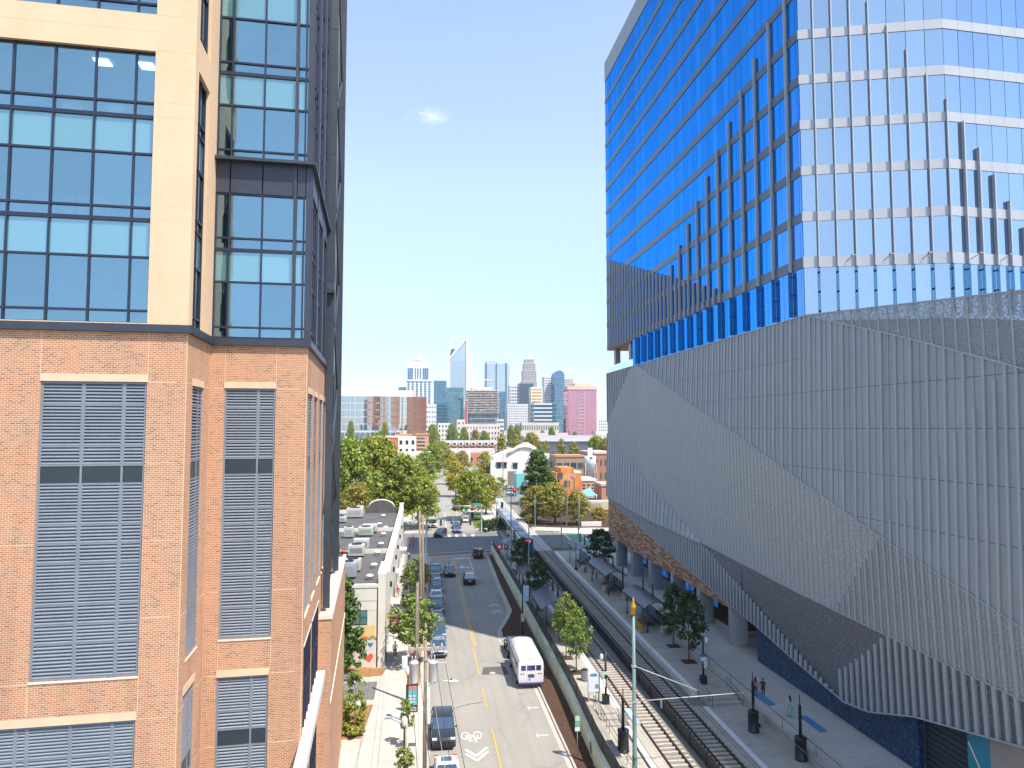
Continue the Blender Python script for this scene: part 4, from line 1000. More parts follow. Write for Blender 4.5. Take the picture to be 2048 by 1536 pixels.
# ---------------- roadside retaining wall with mesh fence
wl = thing('roadside_wall', 'pale green concrete wall with carved medallion below black mesh fence by the tracks', 'wall', (0,0,0))
m_ = M('pale_green_wall_paint', (.66,.69,.50), .8, 0, .12, .7, dirt=(.36,.38,.24))
wy = [(30,12.95),(53,12.95),(65,13.5),(77,13.75),(104,14.05),(144,14.2)]
wx = lambda y: lin(wy, y)
w_ = MB()
ys = [30,45,53,65,77,90,104,125,144]
for a, b in zip(ys[:-1], ys[1:]): w_.prism([(wx(a),a),(wx(a)+.28,a),(wx(b)+.28,b),(wx(b),b)], 0, 1.35)
w_.build('concrete_wall', m_, wl)
cpb = MB()
for a, b in zip(ys[:-1], ys[1:]): cpb.prism([(wx(a)-.03,a),(wx(a)+.34,a),(wx(b)+.34,b),(wx(b)-.03,b)], 1.352, 1.45)
cpb.build('wall_coping', m_, wl)
mdm = M('carved_leaf_relief', (.16,.2,.09), .8, 0, .5, 5)
for px, py in ((1180,1520),):
    y = PX(px, py, wx(53)-.02)[0]; md = MB(); md.ball((wx(y)-.02, y, .78), (.05, .34, .5), 16, 8); md.build('medallion', mdm, wl)
for y in range(38, 144, 5):
    md = MB(); md.box(wx(y)-.045, y-.14, .05, wx(y)-.002, y+.14, 1.34); md.build('wall_pilaster', m_, wl)
fn = thing('mesh_fence', 'black mesh fence along the platform behind pale green wall', 'fence', (0,0,0))
m2, nt2, out2 = _mat('black_fence_mesh')
p2 = principled(nt2, out2, (.018,.02,.028), .6); p2.inputs['Alpha'].default_value = .95
T['blackmetal'] = M('black_painted_metal', (.022,.024,.03), .45, .2, .15, 2)
fx = lambda y: wx(y)+.36
f_ = MB()
for a, b in zip(ys[:-1], ys[1:]): f_.face([(fx(a),a,1.0),(fx(b),b,1.0),(fx(b),b,2.6),(fx(a),a,2.6)])
f_.build('mesh_panel', m2, fn, fixn=False)
r_ = MB()
for a, b in zip(ys[:-1], ys[1:]):
    for z in (1.02, 2.6): r_.bar((fx(a),a,z),(fx(b),b,z),.06,.06)
r_.build('top_rail', T['blackmetal'], fn)
y = 34.0
while y < 144:
    q = MB(); q.box(fx(y)-.035, y-.035, .9, fx(y)+.035, y+.035, 2.68); q.build('fence_post', T['blackmetal'], fn); y += 3.6
# fence between the tracks
mf = thing('track_fence', 'low black railing fence running between the two railway tracks', 'fence', (0,0,0))
mx = lambda y: tx(20.95, y)
f_ = MB(); 
for k in range(8):
    a, b = 15+(140-15)*k/8, 15+(140-15)*(k+1)/8; f_.face([(mx(a),a,ZT-.1),(mx(b),b,ZT-.1),(mx(b),b,1.35),(mx(a),a,1.35)])
f_.build('mesh_panel', m2, mf, fixn=False)
r_ = MB()
for k in range(8):
    a, b = 15+(140-15)*k/8, 15+(140-15)*(k+1)/8
    for z in (ZT-.02, 1.36): r_.bar((mx(a),a,z),(mx(b),b,z),.07,.06)
r_.build('top_rail', T['blackmetal'], mf)
y = 31.0
while y < 140:
    q = MB(); q.box(mx(y)-.04, y-.04, .1, mx(y)+.04, y+.04, 1.42); q.build('fence_post', T['blackmetal'], mf); y += 3.4
sg = MB(); y = 61.5; sg.box(mx(y)-.09, y-.22, .6, mx(y)-.05, y+.22, 1.3); sg.build('warning_plate', M('white_sign_plate', (.7,.72,.74), .5), mf)
# handrails
def handrail(name, label, pts, posts=5, h=.95, mid=True):
    t = thing(name, label, 'railing', pts[0])
    o = Vector(pts[0]); P = [Vector(p)-o for p in pts]
    r = MB(); r.tube([p+Vector((0,0,h)) for p in P], .024, 6); r.build('handrail', T['blackmetal'], t)
    if mid: r = MB(); r.tube([p+Vector((0,0,h*.5)) for p in P], .016, 6); r.build('mid_rail', T['blackmetal'], t)
    for k in range(posts):
        u = k/(posts-1)*(len(P)-1); i = min(int(u), len(P)-2); p = P[i].lerp(P[i+1], u-i)
        r = MB(); r.tube([p, p+Vector((0,0,h))], .02, 6); r.build('post', T['blackmetal'], t)
    return t
handrail('ramp_railing', 'dark ramp handrail between platform steps and mesh fence', [(15.05,47,ZL),(15.05,54,ZL+.2),(15.05,61.8,ZP)], 7)
handrail('step_railing', 'handrail on fence side of the sunlit platform steps', [(15.25,58.2,ZL),(15.25,59.0,ZL+.1),(15.25,61.9,ZP)], 3)
handrail('step_railing', 'handrail on track side of the sunlit platform steps', [(16.5,58.2,ZL),(16.5,59.0,ZL+.1),(16.5,61.9,ZP)], 3)
handrail('step_railing', 'handrail on track side of the shaded platform steps', [(tx(25.5,61),61.3,ZL),(tx(25.5,62),62.2,ZL+.1),(tx(25.5,65),64.8,ZP)], 3)
handrail('step_railing', 'handrail on tower side of the shaded platform steps', [(tx(28.3,61),61.3,ZL),(tx(28.3,62),62.2,ZL+.1),(tx(28.3,65),64.8,ZP)], 3)
handrail('walk_railing', 'long low railing along the shaded upper walk under the tower', [(tx(28.75,20),20,ZW),(tx(28.75,80),80,ZW),(tx(28.75,138),138,ZW)], 25, .8, False)
# ---------------- shelters
T['shroof'] = None
m3, nt3, out3 = _mat('ribbed_shelter_roof')
wv = nt3.nodes.new('ShaderNodeTexWave'); wv.wave_type = 'BANDS'; wv.bands_direction = 'Y'; wv.inputs['Scale'].default_value = 1.1; wv.inputs['Distortion'].default_value = 0
tc3 = nt3.nodes.new('ShaderNodeTexCoord'); nt3.links.new(tc3.outputs['Object'], wv.inputs['Vector'])
cc = ramp(nt3, wv.outputs['Fac'], [(.0, (.035,.045,.06)), (.55, (.10,.12,.14)), (1, (.13,.15,.175))])
p3 = principled(nt3, out3, cc, .4, .3); bump(nt3, p3, wv.outputs['Fac'], .6, .04); T['shroof'] = m3
T['planter'] = M('planter_concrete', (.42,.37,.29), .85, 0, .2, 3)
def shelter(label, x, y0, y1, z, w=3.2, rise=.75, gull=False):
    t = thing('platform_shelter', label, 'shelter', (x, y0, z), 0, 'curved roof shelters on the platforms')
    L = y1-y0; n = 12; rf = MB(); ez = 2.9
    prof = []
    for k in range(n+1):
        u = -1+2*k/n; xx = u*w/2; zz = ez+rise*(1-u*u) if not gull else ez+rise*(1-abs(u)**1.6)+.25*(u > 0)*u
        prof.append((xx, zz))
    for k in range(n):
        (a, za), (b, zb) = prof[k], prof[k+1]
        rf.face([(a,0,za),(b,0,zb),(b,L,zb),(a,L,za)], 0, True); rf.face([(a,L,za-.07),(b,L,zb-.07),(b,0,zb-.07),(a,0,za-.07)], 0, True)
        for yy in (0, L): rf.face([(a,yy,za),(b,yy,zb),(b,yy,zb-.07),(a,yy,za-.07)])
    for q in (0, n): (a, za) = prof[q]; rf.face([(a,0,za),(a,L,za),(a,L,za-.07),(a,0,za-.07)])
    rf.build('curved_roof', T['shroof'], t, fixn=False)
    ev = MB()
    for q in (0, n): ev.bar((prof[q][0],-.03,prof[q][1]-.05),(prof[q][0],L+.03,prof[q][1]-.05),.10,.16)
    ev.build('roof_gutter', T['blackmetal'], t)
    for yy in (.5, L-.5):
        for xx in (-w*.32, w*.32):
            c = MB(); c.lathe([(.09,0),(.09,.4),(.06,.45),(.05,2.9+rise*.5)], (xx,yy,0), 8); c.build('shelter_post', T['blackmetal'], t)
        a = MB(); a.tube([(xx*w/2, yy, ez+rise*(1-xx*xx)-.12) for xx in (-.95,-.6,-.2,.2,.6,.95)], .05, 6); a.build('arch_rib', T['blackmetal'], t)
    sc = MB(); sc.box(w*.30, .6, .3, w*.33, L-.6, 1.9); sc.build('glass_screen', T['g_side'], t)
    bn = MB(); bn.box(-w*.1, L*.3, .42, w*.18, L*.7, .48); bn.box(-.2, L*.33, 0, 0, L*.36, .42); bn.box(-.2, L*.64, 0, 0, L*.67, .42); bn.build('bench', T['blackmetal'], t)
    for yy in (L*.35, L*.75):
        f = MB(); f.lathe([(.26,0),(.24,.15),(.12,.3),(.09,1.5),(.07,1.55)], (0.55,yy,ez+rise*.78), 8); f.build('roof_finial', T['blackmetal'], t)
    return t
shelter('nearest shelter on the sunlit platform, its ribbed grey roof half behind a tree', 16.1, 83.5, 91.5, ZP, 3.9, .95, True)
shelter('middle shelter on the shaded side of the fenced platform, mostly behind dark trees', 16.6, 103, 112, ZP, 3.6, .9, True)
shelter('small tilted roof shelter at the road crossing end of the fenced platform', 17.0, 131, 135, ZP, 2.8, .8, True)
shelter('nearest shelter on the tower side platform, beside the leafy street tree', tx(27.3,86), 82.5, 92, ZP, 3.2, .7)
shelter('middle shelter on the tower side platform, beyond a pale paved gap', tx(27.3,100), 101, 112, ZP, 3.2, .7)
shelter('farthest shelter on the tower side platform, near the green cycle lane', tx(27.3,125), 122, 131, ZP, 3.0, .7)
# planters, bins, ticket machine, ad boards
pm = thing('concrete_planter', 'square pale planter with pierced holes below sunlit shelter arch', 'planter', (16.2, 80.9, ZP), 0, 'concrete planters on the platforms')
b = MB(); b.prism([(-.42,-.42),(.42,-.42),(.42,.42),(-.42,.42)], 0, 1.15); b.build('planter_box', T['planter'], pm, bevel=.04)
hl = MB()
for z in (.35, .75):
    for x in (-.15, .15): hl.box(x-.07, -.432, z-.07, x+.07, -.4205, z+.07)
hl.build('pierced_hole', T['blackmetal'], pm)
for i, (x, y, lb) in enumerate([(15.9,95,'pale planter at the far end of the nearest fenced platform shelter'), (tx(27.9,84),81.6,'large pale planter at the near end of the tower side shelter row'), (tx(26.2,86),86.5,'pale planter under the nearest tower side shelter roof edge'), (tx(26.3,88),89.5,'smaller pale planter farther under the nearest tower side shelter'),
                            (tx(28,97),98.6,'pale planter at near end of the middle tower side shelter'), (tx(26.3,103),103.6,'pale planter under the middle tower side shelter roof'), (tx(26.2,118),118.5,'pale planter between the middle and farthest tower side shelters'), (15.6,118,'pale planter by the dark trees of the fenced platform')]):
    clone(pm, lb, (x, y, ZP), .1*i, .9)
bn = thing('litter_bin', 'slatted metal litter bin on sunlit platform near the tree pit', 'litter bin', (15.75, 68.2, ZP))
b = MB()
for k in range(22): a = 2*math.pi*k/22; b.bar((.3*math.cos(a),.3*math.sin(a),.08),(.3*math.cos(a),.3*math.sin(a),1.0),.05,.02)
b.build('slatted_drum', M('galvanised_metal', (.42,.41,.43), .45, .5, .1, 3), bn, fixn=False)
b = MB(); b.lathe([(.33,0),(.33,.09),(.2,.1)], (0,0,0), 16); b.build('bin_base', T['blackmetal'], bn)
b = MB(); b.lathe([(.32,1.0),(.32,1.06),(.2,1.07)], (0,0,0), 16); b.build('bin_rim', T['blackmetal'], bn)
T['whitepanel'] = M('white_information_panel', (.66,.72,.74), .4, 0, .06, 2)
tm = thing('ticket_board', 'pale information board with blue heading on sunlit platform beside the ramp', 'notice board', (15.35, 62.9, ZP))
b = MB(); b.box(-.55, -.06, .75, .55, .06, 2.5); b.build('board_frame', M('pale_grey_frame', (.55,.57,.58), .5), tm, bevel=.02)
b = MB(); b.face([(-.47,-.066,.85),(.47,-.066,.85),(.47,-.066,2.2),(-.47,-.066,2.2)]); b.build('board_panel', T['whitepanel'], tm, fixn=False)
b = MB(); b.face([(-.3,-.069,2.2),(.3,-.069,2.2),(.3,-.069,2.45),(-.3,-.069,2.45)]); b.build('blue_heading', M('sign_blue', (.05,.22,.42), .5), tm, fixn=False)
for x in (-.45, .45): b = MB(); b.box(x-.05, -.05, 0, x+.05, .05, .75); b.build('board_leg', T['planter'], tm)
# bollard-like station markers with blue sign canopies
def marker(label, x, y, z, blue=True, sgn=1):
    t = thing('station_marker', label, 'sign post', (x, y, z))
    b = MB(); b.lathe([(.45,0),(.46,.1),(.42,.12),(.42,1.5),(.46,1.52),(.44,1.62),(.15,1.64)], (0,0,0), 18); b.build('drum_base', T['blackmetal'], t)
    b = MB(); b.lathe([(.11,1.6),(.11,3.9),(.13,3.95),(.05,4.0),(.04,4.6),(.0,4.75)], (0,0,0), 10); b.build('marker_pole', T['blackmetal'], t)
    b = MB(); b.box(.1*sgn, -2.5, 2.98, .62*sgn, .2, 3.1); b.build('sign_canopy', M('canopy_blue', (.03,.17,.36), .4) if blue else M('pale_blue_canopy', (.40,.50,.60), .4), t)
    return t
marker('black drum based marker with pale blue blade beside nearest green catenary pole', 15.5, 54.2, ZL, False)
marker('black drum based marker with bright blue canopy on shaded low walk', tx(26.9,57), 56.3, ZL)
marker('black drum based pole partly cut by the lower picture edge near blue canopy', tx(28.2,52), 51.2, ZL)
bs = thing('bench', 'person sized seat under the blue canopy on shaded low walk', 'bench', (tx(27.6,58), 57.6, ZL)); b = MB(); b.box(-.25,-.8,.4,.25,.8,.47); b.build('seat', T['planter'], bs)
b = MB(); b.box(.22,-.8,.47,.28,.8,.95); b.build('backrest', T['planter'], bs)
for yy in (-.6, .6): b = MB(); b.box(-.2,yy-.04,0,.2,yy+.04,.4); b.build('leg', T['blackmetal'], bs)
def ctrl_post(label, x, y, z, blue):
    t = thing('signal_post', label, 'post', (x, y, z))
    b = MB(); b.box(-.28,-.28,0,.28,.28,.75); b.build('post_base', T['blackmetal'], t, bevel=.03)
    b = MB(); b.tube([(0,0,.7),(0,0,4.4)], .10, 8); b.build('post_pole', T['blackmetal'], t)
    b = MB(); b.box(-.33,-.14,2.5,.33,-.10,2.78); b.build('sign_plate', M('sign_blue_b', (.02,.2,.5), .5) if blue else M('sign_pale_green', (.45,.58,.5), .5), t)
    if blue: b = MB(); b.box(-.26,-.14,2.1,.26,-.10,2.48); b.build('timetable', T['whitepanel'], t)
    b = MB(); b.ball((-.36 if not blue else .36,0,4.0), (.16,.18,.3), 10, 8); b.build('round_lamp', T['whitepanel'], t)
    b = MB(); b.box(.02 if blue else -.3, -.2, 1.5, .3 if blue else -.05, -.08, 2.1); b.build('equipment_box', T['whitepanel'], t)
    return t
ctrl_post('dark signal post with round lamp on the sunlit platform edge', 16.3, 62.4, ZP, False)
ctrl_post('dark post with blue sign and timetable on shaded platform', tx(26.5,66), 66.0, ZP, True)
# tree pits
for x, y in ((15.45,70.5), (15.35,75.0), (tx(27.4,72),72.2), (tx(27.6,76),77.5)):
    b = MB(); b.box(x-.7, y-.7, ZP+.001, x+.7, y+.7, ZP+.012); b.build('tree_pit', T['mulchred'], pl if x < 20 else pr)
yb = thing('tactile_barrier', 'tilted yellow edge barrier panel on the shaded platform', 'barrier', (tx(25.5,84), 84.2, ZP), .02)
b = MB(); b.box(-.06,-1.6,.1,.06,1.6,.95); b.build('yellow_panel', M('safety_yellow', (.55,.29,.02), .6), yb)
for yy in (-1.2, 1.2): b = MB(); b.box(-.1,yy-.05,0,.1,yy+.05,.1); b.build('foot', T['blackmetal'], yb)
# ================================================================ white building with dark roof (left of the street)
T['whitewall'] = M('warm_white_render', (.71,.66,.58), .8, 0, .06, .5, .3, dirt=(.52,.47,.40))
T['roofmem'] = M('dark_roof_membrane', (.105,.10,.095), .85, 0, .2, .35, .3, dirt=(.14,.13,.12))
T['hvac'] = M('pale_plant_metal', (.52,.51,.47), .5, .2, .1, 1)
WBD = thing('commercial_building', 'long low white building with dark flat roof, stepped parapet and end gable arch', 'building', (0,0,0))
x0, x1, y0, y1 = -30.0, -4.3, 76.9, 155.0
b = MB(); b.box(x0, y0, 0, x1, y1, 7.0); b.build('render_wall', T['whitewall'], WBD)
b = MB(); b.box(x0+.3, y0+.3, 7.0, x1-.1, y1-.3, 7.06); b.build('flat_roof', T['roofmem'], WBD)
b = MB(); b.box(x0, y0-.03, 7.0, x1, y0+.3, 8.6); b.build('front_parapet', T['whitewall'], WBD)
b = MB(); b.box(x0, y0-.09, 8.35, x1, y0-.035, 8.62); b.box(x0, y0-.09, 8.62, x1, y0+.34, 8.70); b.build('parapet_cornice', T['whitewall'], WBD)
st = MB()      # stepped street wall
for i, (a, c, h) in enumerate([(76.8, 83.6, 9.7), (83.6, 100.5, 8.5), (100.5, 107.5, 8.35), (107.5, 118.2, 8.3), (118.2, 137, 8.2), (137, 152.8, 8.1), (152.8, 155.1, 9.0)]):
    st.box(x1+.001, a, 0, -3.55, c, h)
    st.box(x1-.05, a+.01, h, -3.45, c-.01, h+.12)
st.build('street_wall', T['whitewall'], WBD)
for k, y in enumerate((88, 97, 106, 115, 126, 138)):
    l = MB(); l.box(-3.54, y-.18, 6.0, -3.3, y+.18, 6.6); l.build('wall_lamp', T['blackmetal'], WBD)
for k, y in enumerate((80, 92, 102, 111, 121, 131, 141)):
    a = MB(); a.prism([(-3.54,y-1.5),(-2.4,y-1.5),(-2.4,y+1.5),(-3.54,y+1.5)], 3.3, 3.42) if k % 2 else a.box(-3.54,y-1.6,.2,-3.48,y+1.6,3.0); 
    a.build('shop_awning' if k % 2 else 'shop_window', T['whitewall'] if k % 2 else T['g_side'], WBD)
for y in (105.3, 127.5): 
    f = MB(); f.box(x0, y-.15, 7.06, x1-.05, y+.15, 7.65); f.build('roof_divider', T['whitewall'], WBD)
ar = MB(); cxa, hw = -8.2, 2.75
prof = [(cxa-hw*1.25, 7.0), (cxa-hw*1.25, 8.0), (cxa-hw, 8.0)]+[(cxa+hw*u, 8.0+1.7*math.sqrt(max(0, 1-u*u))) for u in [-1+.1*k for k in range(1, 20)]]+[(cxa+hw, 8.0), (cxa+hw*1.3, 8.0), (cxa+hw*1.3, 7.0)]
ar.slab_xz(prof, y1-.3, y1); ar.build('arched_gable', T['roofmem'], WBD)
cpg = MB(); cpg.tube([(cxa+hw*u, y1-.15, 8.1+1.7*math.sqrt(max(0, 1-u*u))) for u in [-1+.1*k for k in range(0, 21)]], .17, 6); cpg.build('arch_coping', T['whitewall'], WBD)
b = MB(); b.box(-13.3, y1-.3, 7, -11.9, y1, 8.7); b.box(x0, y1-.3, 7, -13.31, y1, 7.8); b.build('rear_parapet', T['whitewall'], WBD)
# vertical joint, window, mural on the front wall
b = MB(); b.box(-4.42, y0-.035, 0, -4.3, y0-.001, 8.3); b.build('wall_joint', T['blackmetal'], WBD)
b = MB()
for z in (2.75, 4.2, 6.0): b.box(x0, y0-.012, z-.015, -4.45, y0-.001, z+.015)
b.build('render_seam', T['planter'], WBD)
f = MB(); fx0, fz = -6.9, 4.55
f.box(fx0, y0-.03, fz, fx0+1.5, y0+.1, fz+1.5); f = f.build('window', T['blackmetal'], WBD)
g = MB()
for i in range(2):
    for j in range(2): g.face([(fx0+.08+.71*i, y0-.035, fz+.08+.71*j), (fx0+.73+.71*i, y0-.035, fz+.08+.71*j), (fx0+.73+.71*i, y0-.035, fz+.73+.71*j), (fx0+.08+.71*i, y0-.035, fz+.73+.71*j)])
g.build('window_pane', T['g_span'], f, fixn=False)
mu = thing('wall_mural', 'painted wall mural of hearts, lips, rainbow and a short message on white wall', 'mural', (-4.5, y0-.02, .2))
P_ = lambda px, py: ((px-755)/1420*77.2+.0, (1338-py)/1420*77.2*1.02)      # metres on the wall, from the corner
def shape(name, pts, col, d=0.0):
    m = MB(); m.slab_xz(pts, -.012-d, -.002); return m.build(name, M('mural_'+name, col, .8, 0, .06), mu)
def ell(cx, cz, rx, rz, n=18, a0=0, a1=2*math.pi): return [(cx+rx*math.cos(a0+(a1-a0)*k/n), cz+rz*math.sin(a0+(a1-a0)*k/n)) for k in range(n)]
def heart(cx, cz, s, t=0): 
    o = []
    for k in range(24):
        a = 2*math.pi*k/24; x = 16*math.sin(a)**3/16*s; z = (13*math.cos(a)-5*math.cos(2*a)-2*math.cos(3*a)-math.cos(4*a))/16*s
        o.append((cx+x*math.cos(t)-z*math.sin(t), cz+x*math.sin(t)+z*math.cos(t)))
    return o
shape('pale_ground', [(-4.6,.0),(-.02,.0),(-.02,3.0),(-1.6,4.3),(-3.4,3.4),(-4.6,2.6)], (.70,.60,.52))
shape('sun_patch', [(-1.5,3.1),(-.1,3.1),(-.1,4.25),(-1.3,4.25)], (.72,.52,.20), .002)
shape('red_heart', heart(-.72, .95, .52, .25), (.62,.11,.07), .004)
shape('blue_heart', heart(-.55, 2.28, .3, 0), (.03,.22,.50), .004)
shape('orange_cloud', ell(-1.15, 2.95, .42, .2), (.68,.13,.04), .004)
shape('crimson_leaf', ell(-2.4, 2.75, .65, .22), (.45,.04,.09), .004)
shape('purple_leaf', ell(-2.75, 1.2, .3, .14), (.28,.02,.14), .004); shape('lips', ell(-2.6, .72, .42, .22), (.36,.02,.17), .004)
shape('speckled_cloud', [(-4.5,.1),(-3.2,.15),(-3.3,.9),(-3.55,.75),(-4.3,.95)], (.42,.50,.58), .004)
for c in ((-4.15,.72), (-4.2,.3), (-3.65,.42)): shape('blue_dot', ell(c[0], c[1], .19, .19), (.02,.10,.28), .006)
for r, col in ((.42, (.05,.05,.06)), (.33, (.70,.55,.12)), (.24, (.05,.05,.06)), (.15, (.7,.6,.5))): shape('rainbow', ell(-.35, 2.75, r, r, 14, 0, math.pi)+[(-.35-r, 2.75)], col, .004+(.42-r)*.02)
shape('blue_splash', ell(-1.9, 3.5, .3, .35), (.10,.35,.62), .004)
lettering('LIVE BOLDLY\nLOVE DEEPLY\nIS IT', .17, mu, (-1.35, -.03, 1.55), (rad(90), 0, 0), T['blackmetal'])
# roof plant
def hvac(label, x, y, sx, sy, sz, col=None, fan=True, dark=False):
    t = thing('rooftop_unit', label, 'air conditioner', (x, y, 7.06), 0, 'air handling units on the white building roof')
    b = MB(); b.box(-sx/2, -sy/2, .25, sx/2, sy/2, sz); b.build('casing', col or T['hvac'], t, bevel=.03)
    for u in (-.35, .35): 
        k = MB(); k.box(sx*u-.1, -sy*.45, 0, sx*u+.1, sy*.45, .25); k.build('skid', T['blackmetal'], t)
    if fan: b = MB(); b.lathe([(sx*.32,sz),(sx*.32,sz+.1),(sx*.27,sz+.1),(sx*.26,sz+.02)], (0, sy*.1, 0), 16); b.build('fan_guard', T['blackmetal'], t)
    b = MB()
    for k in range(6): b.box(-sx*.38, -sy/2-.015, sz*.38+.1*k*sz/1.4, sx*.38, -sy/2-.001, sz*.38+.1*k*sz/1.4+.05)
    b.build('intake_grille', T['louverdark'] if dark else T['colconc'], t)
    return t
hvac('largest grey rooftop unit, nearest the front parapet', -8.55, 88.6, 2.0, 2.0, 1.9, M('cool_grey_metal', (.38,.39,.42), .5, .2))
hvac('pale tall unit just behind the largest grey one', -8.4, 92.6, 2.1, 2.0, 1.5)
hvac('pale unit with dark grille before the near roof divider', -8.8, 105.0-2.2, 2.2, 1.8, 1.7, None, True, True)
hvac('pale unit with dark grille behind the near roof divider', -8.6, 108.6, 2.2, 1.8, 1.6, None, False, True)
hvac('twin greenish unit in the middle of the far roof bay', -9.0, 122.5, 2.4, 2.6, 1.5, M('greenish_metal', (.47,.52,.42), .5, .2))
hvac('smaller greenish unit touching the back of the twin unit', -8.6, 126.2, 2.5, 2.2, 1.4, M('greenish_metal_b', (.5,.54,.46), .5, .2), False)
hvac('narrow pale unit left of the greenish pair', -11.6, 120.5, 1.5, 1.6, 1.8)
hvac('dark green cabinet beside red pipes', -11.9, 103.8, 1.3, 1.2, 1.7, M('dark_green_cabinet', (.06,.085,.075), .5), False)
hvac('pale unit far back near the rear parapet', -13.0, 147, 3.2, 2.2, 2.0)
hvac('low pale unit at the left of the far roof bay', -15.2, 140, 2.4, 2.0, 1.2)
pp = thing('roof_pipework', 'red pipes and valves on the roof beside dark green cabinet', 'pipework', (-10.4, 105.4-.9, 7.06))
b = MB(); b.tube([(-.7,0,.4),(.7,0,.4)], .16, 8); b.tube([(-.7,.4,.7),(.7,.4,.7)], .1, 8); b.tube([(-.5,0,0),(-.5,0,.5)], .08, 6); b.tube([(.5,0,0),(.5,0,.5)], .08, 6); b.tube([(-.5,0,.4),(-.5,.4,.7)], .06, 6); b.build('red_pipe', M('red_pipe_paint', (.45,.10,.05), .5), pp)
vt = thing('roof_vent', 'white roof vent cap closest to the front parapet', 'vent', (-5.9, 87.2, 7.06), 0, 'round vents on the white building roof')
b = MB(); b.lathe([(.3,0),(.26,.3),(.26,.35),(.46,.36),(.46,.5),(.3,.62),(0,.64)], (0,0,0), 14); b.build('vent_cap', M('white_vent_metal', (.75,.74,.72), .5), vt)
for x, y, lb in ((-5.85,94.2,'white roof vent cap second from the front parapet'), (-6.0,103.6,'white roof vent cap just before the near roof divider'), (-5.9,111.2,'white roof vent cap just behind the near roof divider'), (-6.05,121.4,'white roof vent cap in line with the greenish units'), (-6.05,129.4,'white roof vent cap just behind the far roof divider'), (-7.4,134.2,'white roof vent cap offset left in the far bay'), (-7.4,146.7,'white roof vent cap nearest the arched gable')):
    clone(vt, lb, (x, y, 7.06))
# hanging red sign, business sign, ad panel
hs = thing('blade_sign', 'red projecting shop sign with orange emblem over the pavement', 'sign', (-3.54, 84.2, 2.6))
b = MB(); b.box(.1, -.05, 0, 1.25, .05, .85); b.build('sign_board', M('crimson_sign', (.42,.012,.06), .5), hs)
b = MB(); ring_ = [(.67+.22*math.cos(a), .47+.22*math.sin(a)) for a in [2*math.pi*k/10 for k in range(10)]]; b.slab_xz(ring_, -.065, -.055); b.build('emblem', M('emblem_orange', (.65,.10,.05), .5), hs)
b = MB(); b.box(.35, -.06, .08, .98, -.052, .17); b.build('white_line', T['whitepanel'], hs)
b = MB(); b.box(-.02, -.03, .9, 1.25, .03, .96); b.build('sign_bracket', T['blackmetal'], hs)
gs = thing('ground_sign', 'low dark business sign with white letters in the straw bed', 'sign', (*G(688,1362,.2), .2), .1)
b = MB(); b.box(-.85,-.09,0,.85,.09,.72); b.build('sign_slab', M('charcoal_sign', (.09,.08,.075), .6), gs)
lettering('BELLMONT\nBATH', .25, gs, (0,-.095,.38), (rad(90),0,0), T['whitepanel'])
# ================================================================ vehicles
T['tyre'] = M('tyre_rubber', (.018,.018,.02), .8, 0, .1, 5)
T['rim'] = M('alloy_rim', (.35,.35,.37), .35, .7, .1, 5)
T['cglass'] = glass_mat('car_glass', (.72,.86,.92), (.03,.045,.05), .28, .02, var=.05)
T['headlamp'] = M('headlamp_lens', (.72,.74,.76), .15, .2, .05)
T['tail'] = M('tail_lamp_lens', (.35,.012,.012), .25, 0, .05)
T['trim'] = M('black_car_trim', (.014,.014,.016), .5, 0, .1)
T['plate'] = M('number_plate_white', (.7,.7,.68), .5, 0, .05)
PA = {n: paint('paint_'+n, c, mt) for n, c, mt in (('black',(.012,.013,.016),.3), ('charcoal',(.035,.04,.045),.4), ('navy',(.012,.022,.06),.4), ('silver',(.36,.37,.40),.6), ('steelblue',(.10,.15,.21),.5), ('white',(.78,.78,.77),0), ('red',(.16,.012,.016),.3), ('darkred',(.10,.012,.016),.3), ('teal',(.03,.10,.13),.4), ('grey',(.13,.14,.155),.5))}
CARTYPES = {
 'sedan': dict(L=4.75, W=1.82, low=[(-2.37,.32),(-2.37,.62),(-2.28,.92),(-1.55,1.02),(.95,1.0),(1.75,.92),(2.2,.78),(2.37,.62),(2.37,.32),(2.1,.22),(-2.1,.22)], cab=[(-1.75,1.0),(-.95,1.42),(.25,1.45),(1.15,.98)], tw=.16),
 'suv': dict(L=4.8, W=1.92, low=[(-2.4,.38),(-2.4,.75),(-2.32,1.1),(-1.7,1.16),(.95,1.13),(1.85,1.06),(2.25,.92),(2.4,.7),(2.4,.36),(2.1,.26),(-2.1,.26)], cab=[(-2.3,1.12),(-1.98,1.72),(.15,1.74),(1.08,1.1)], tw=.15),
 'boxy': dict(L=4.3, W=1.88, low=[(-2.05,.5),(-2.05,1.12),(-1.9,1.16),(.75,1.16),(1.9,1.12),(2.1,1.02),(2.1,.5),(1.8,.4),(-1.8,.4)], cab=[(-2.03,1.14),(-1.96,1.84),(.45,1.84),(.85,1.14)], tw=.07),
}
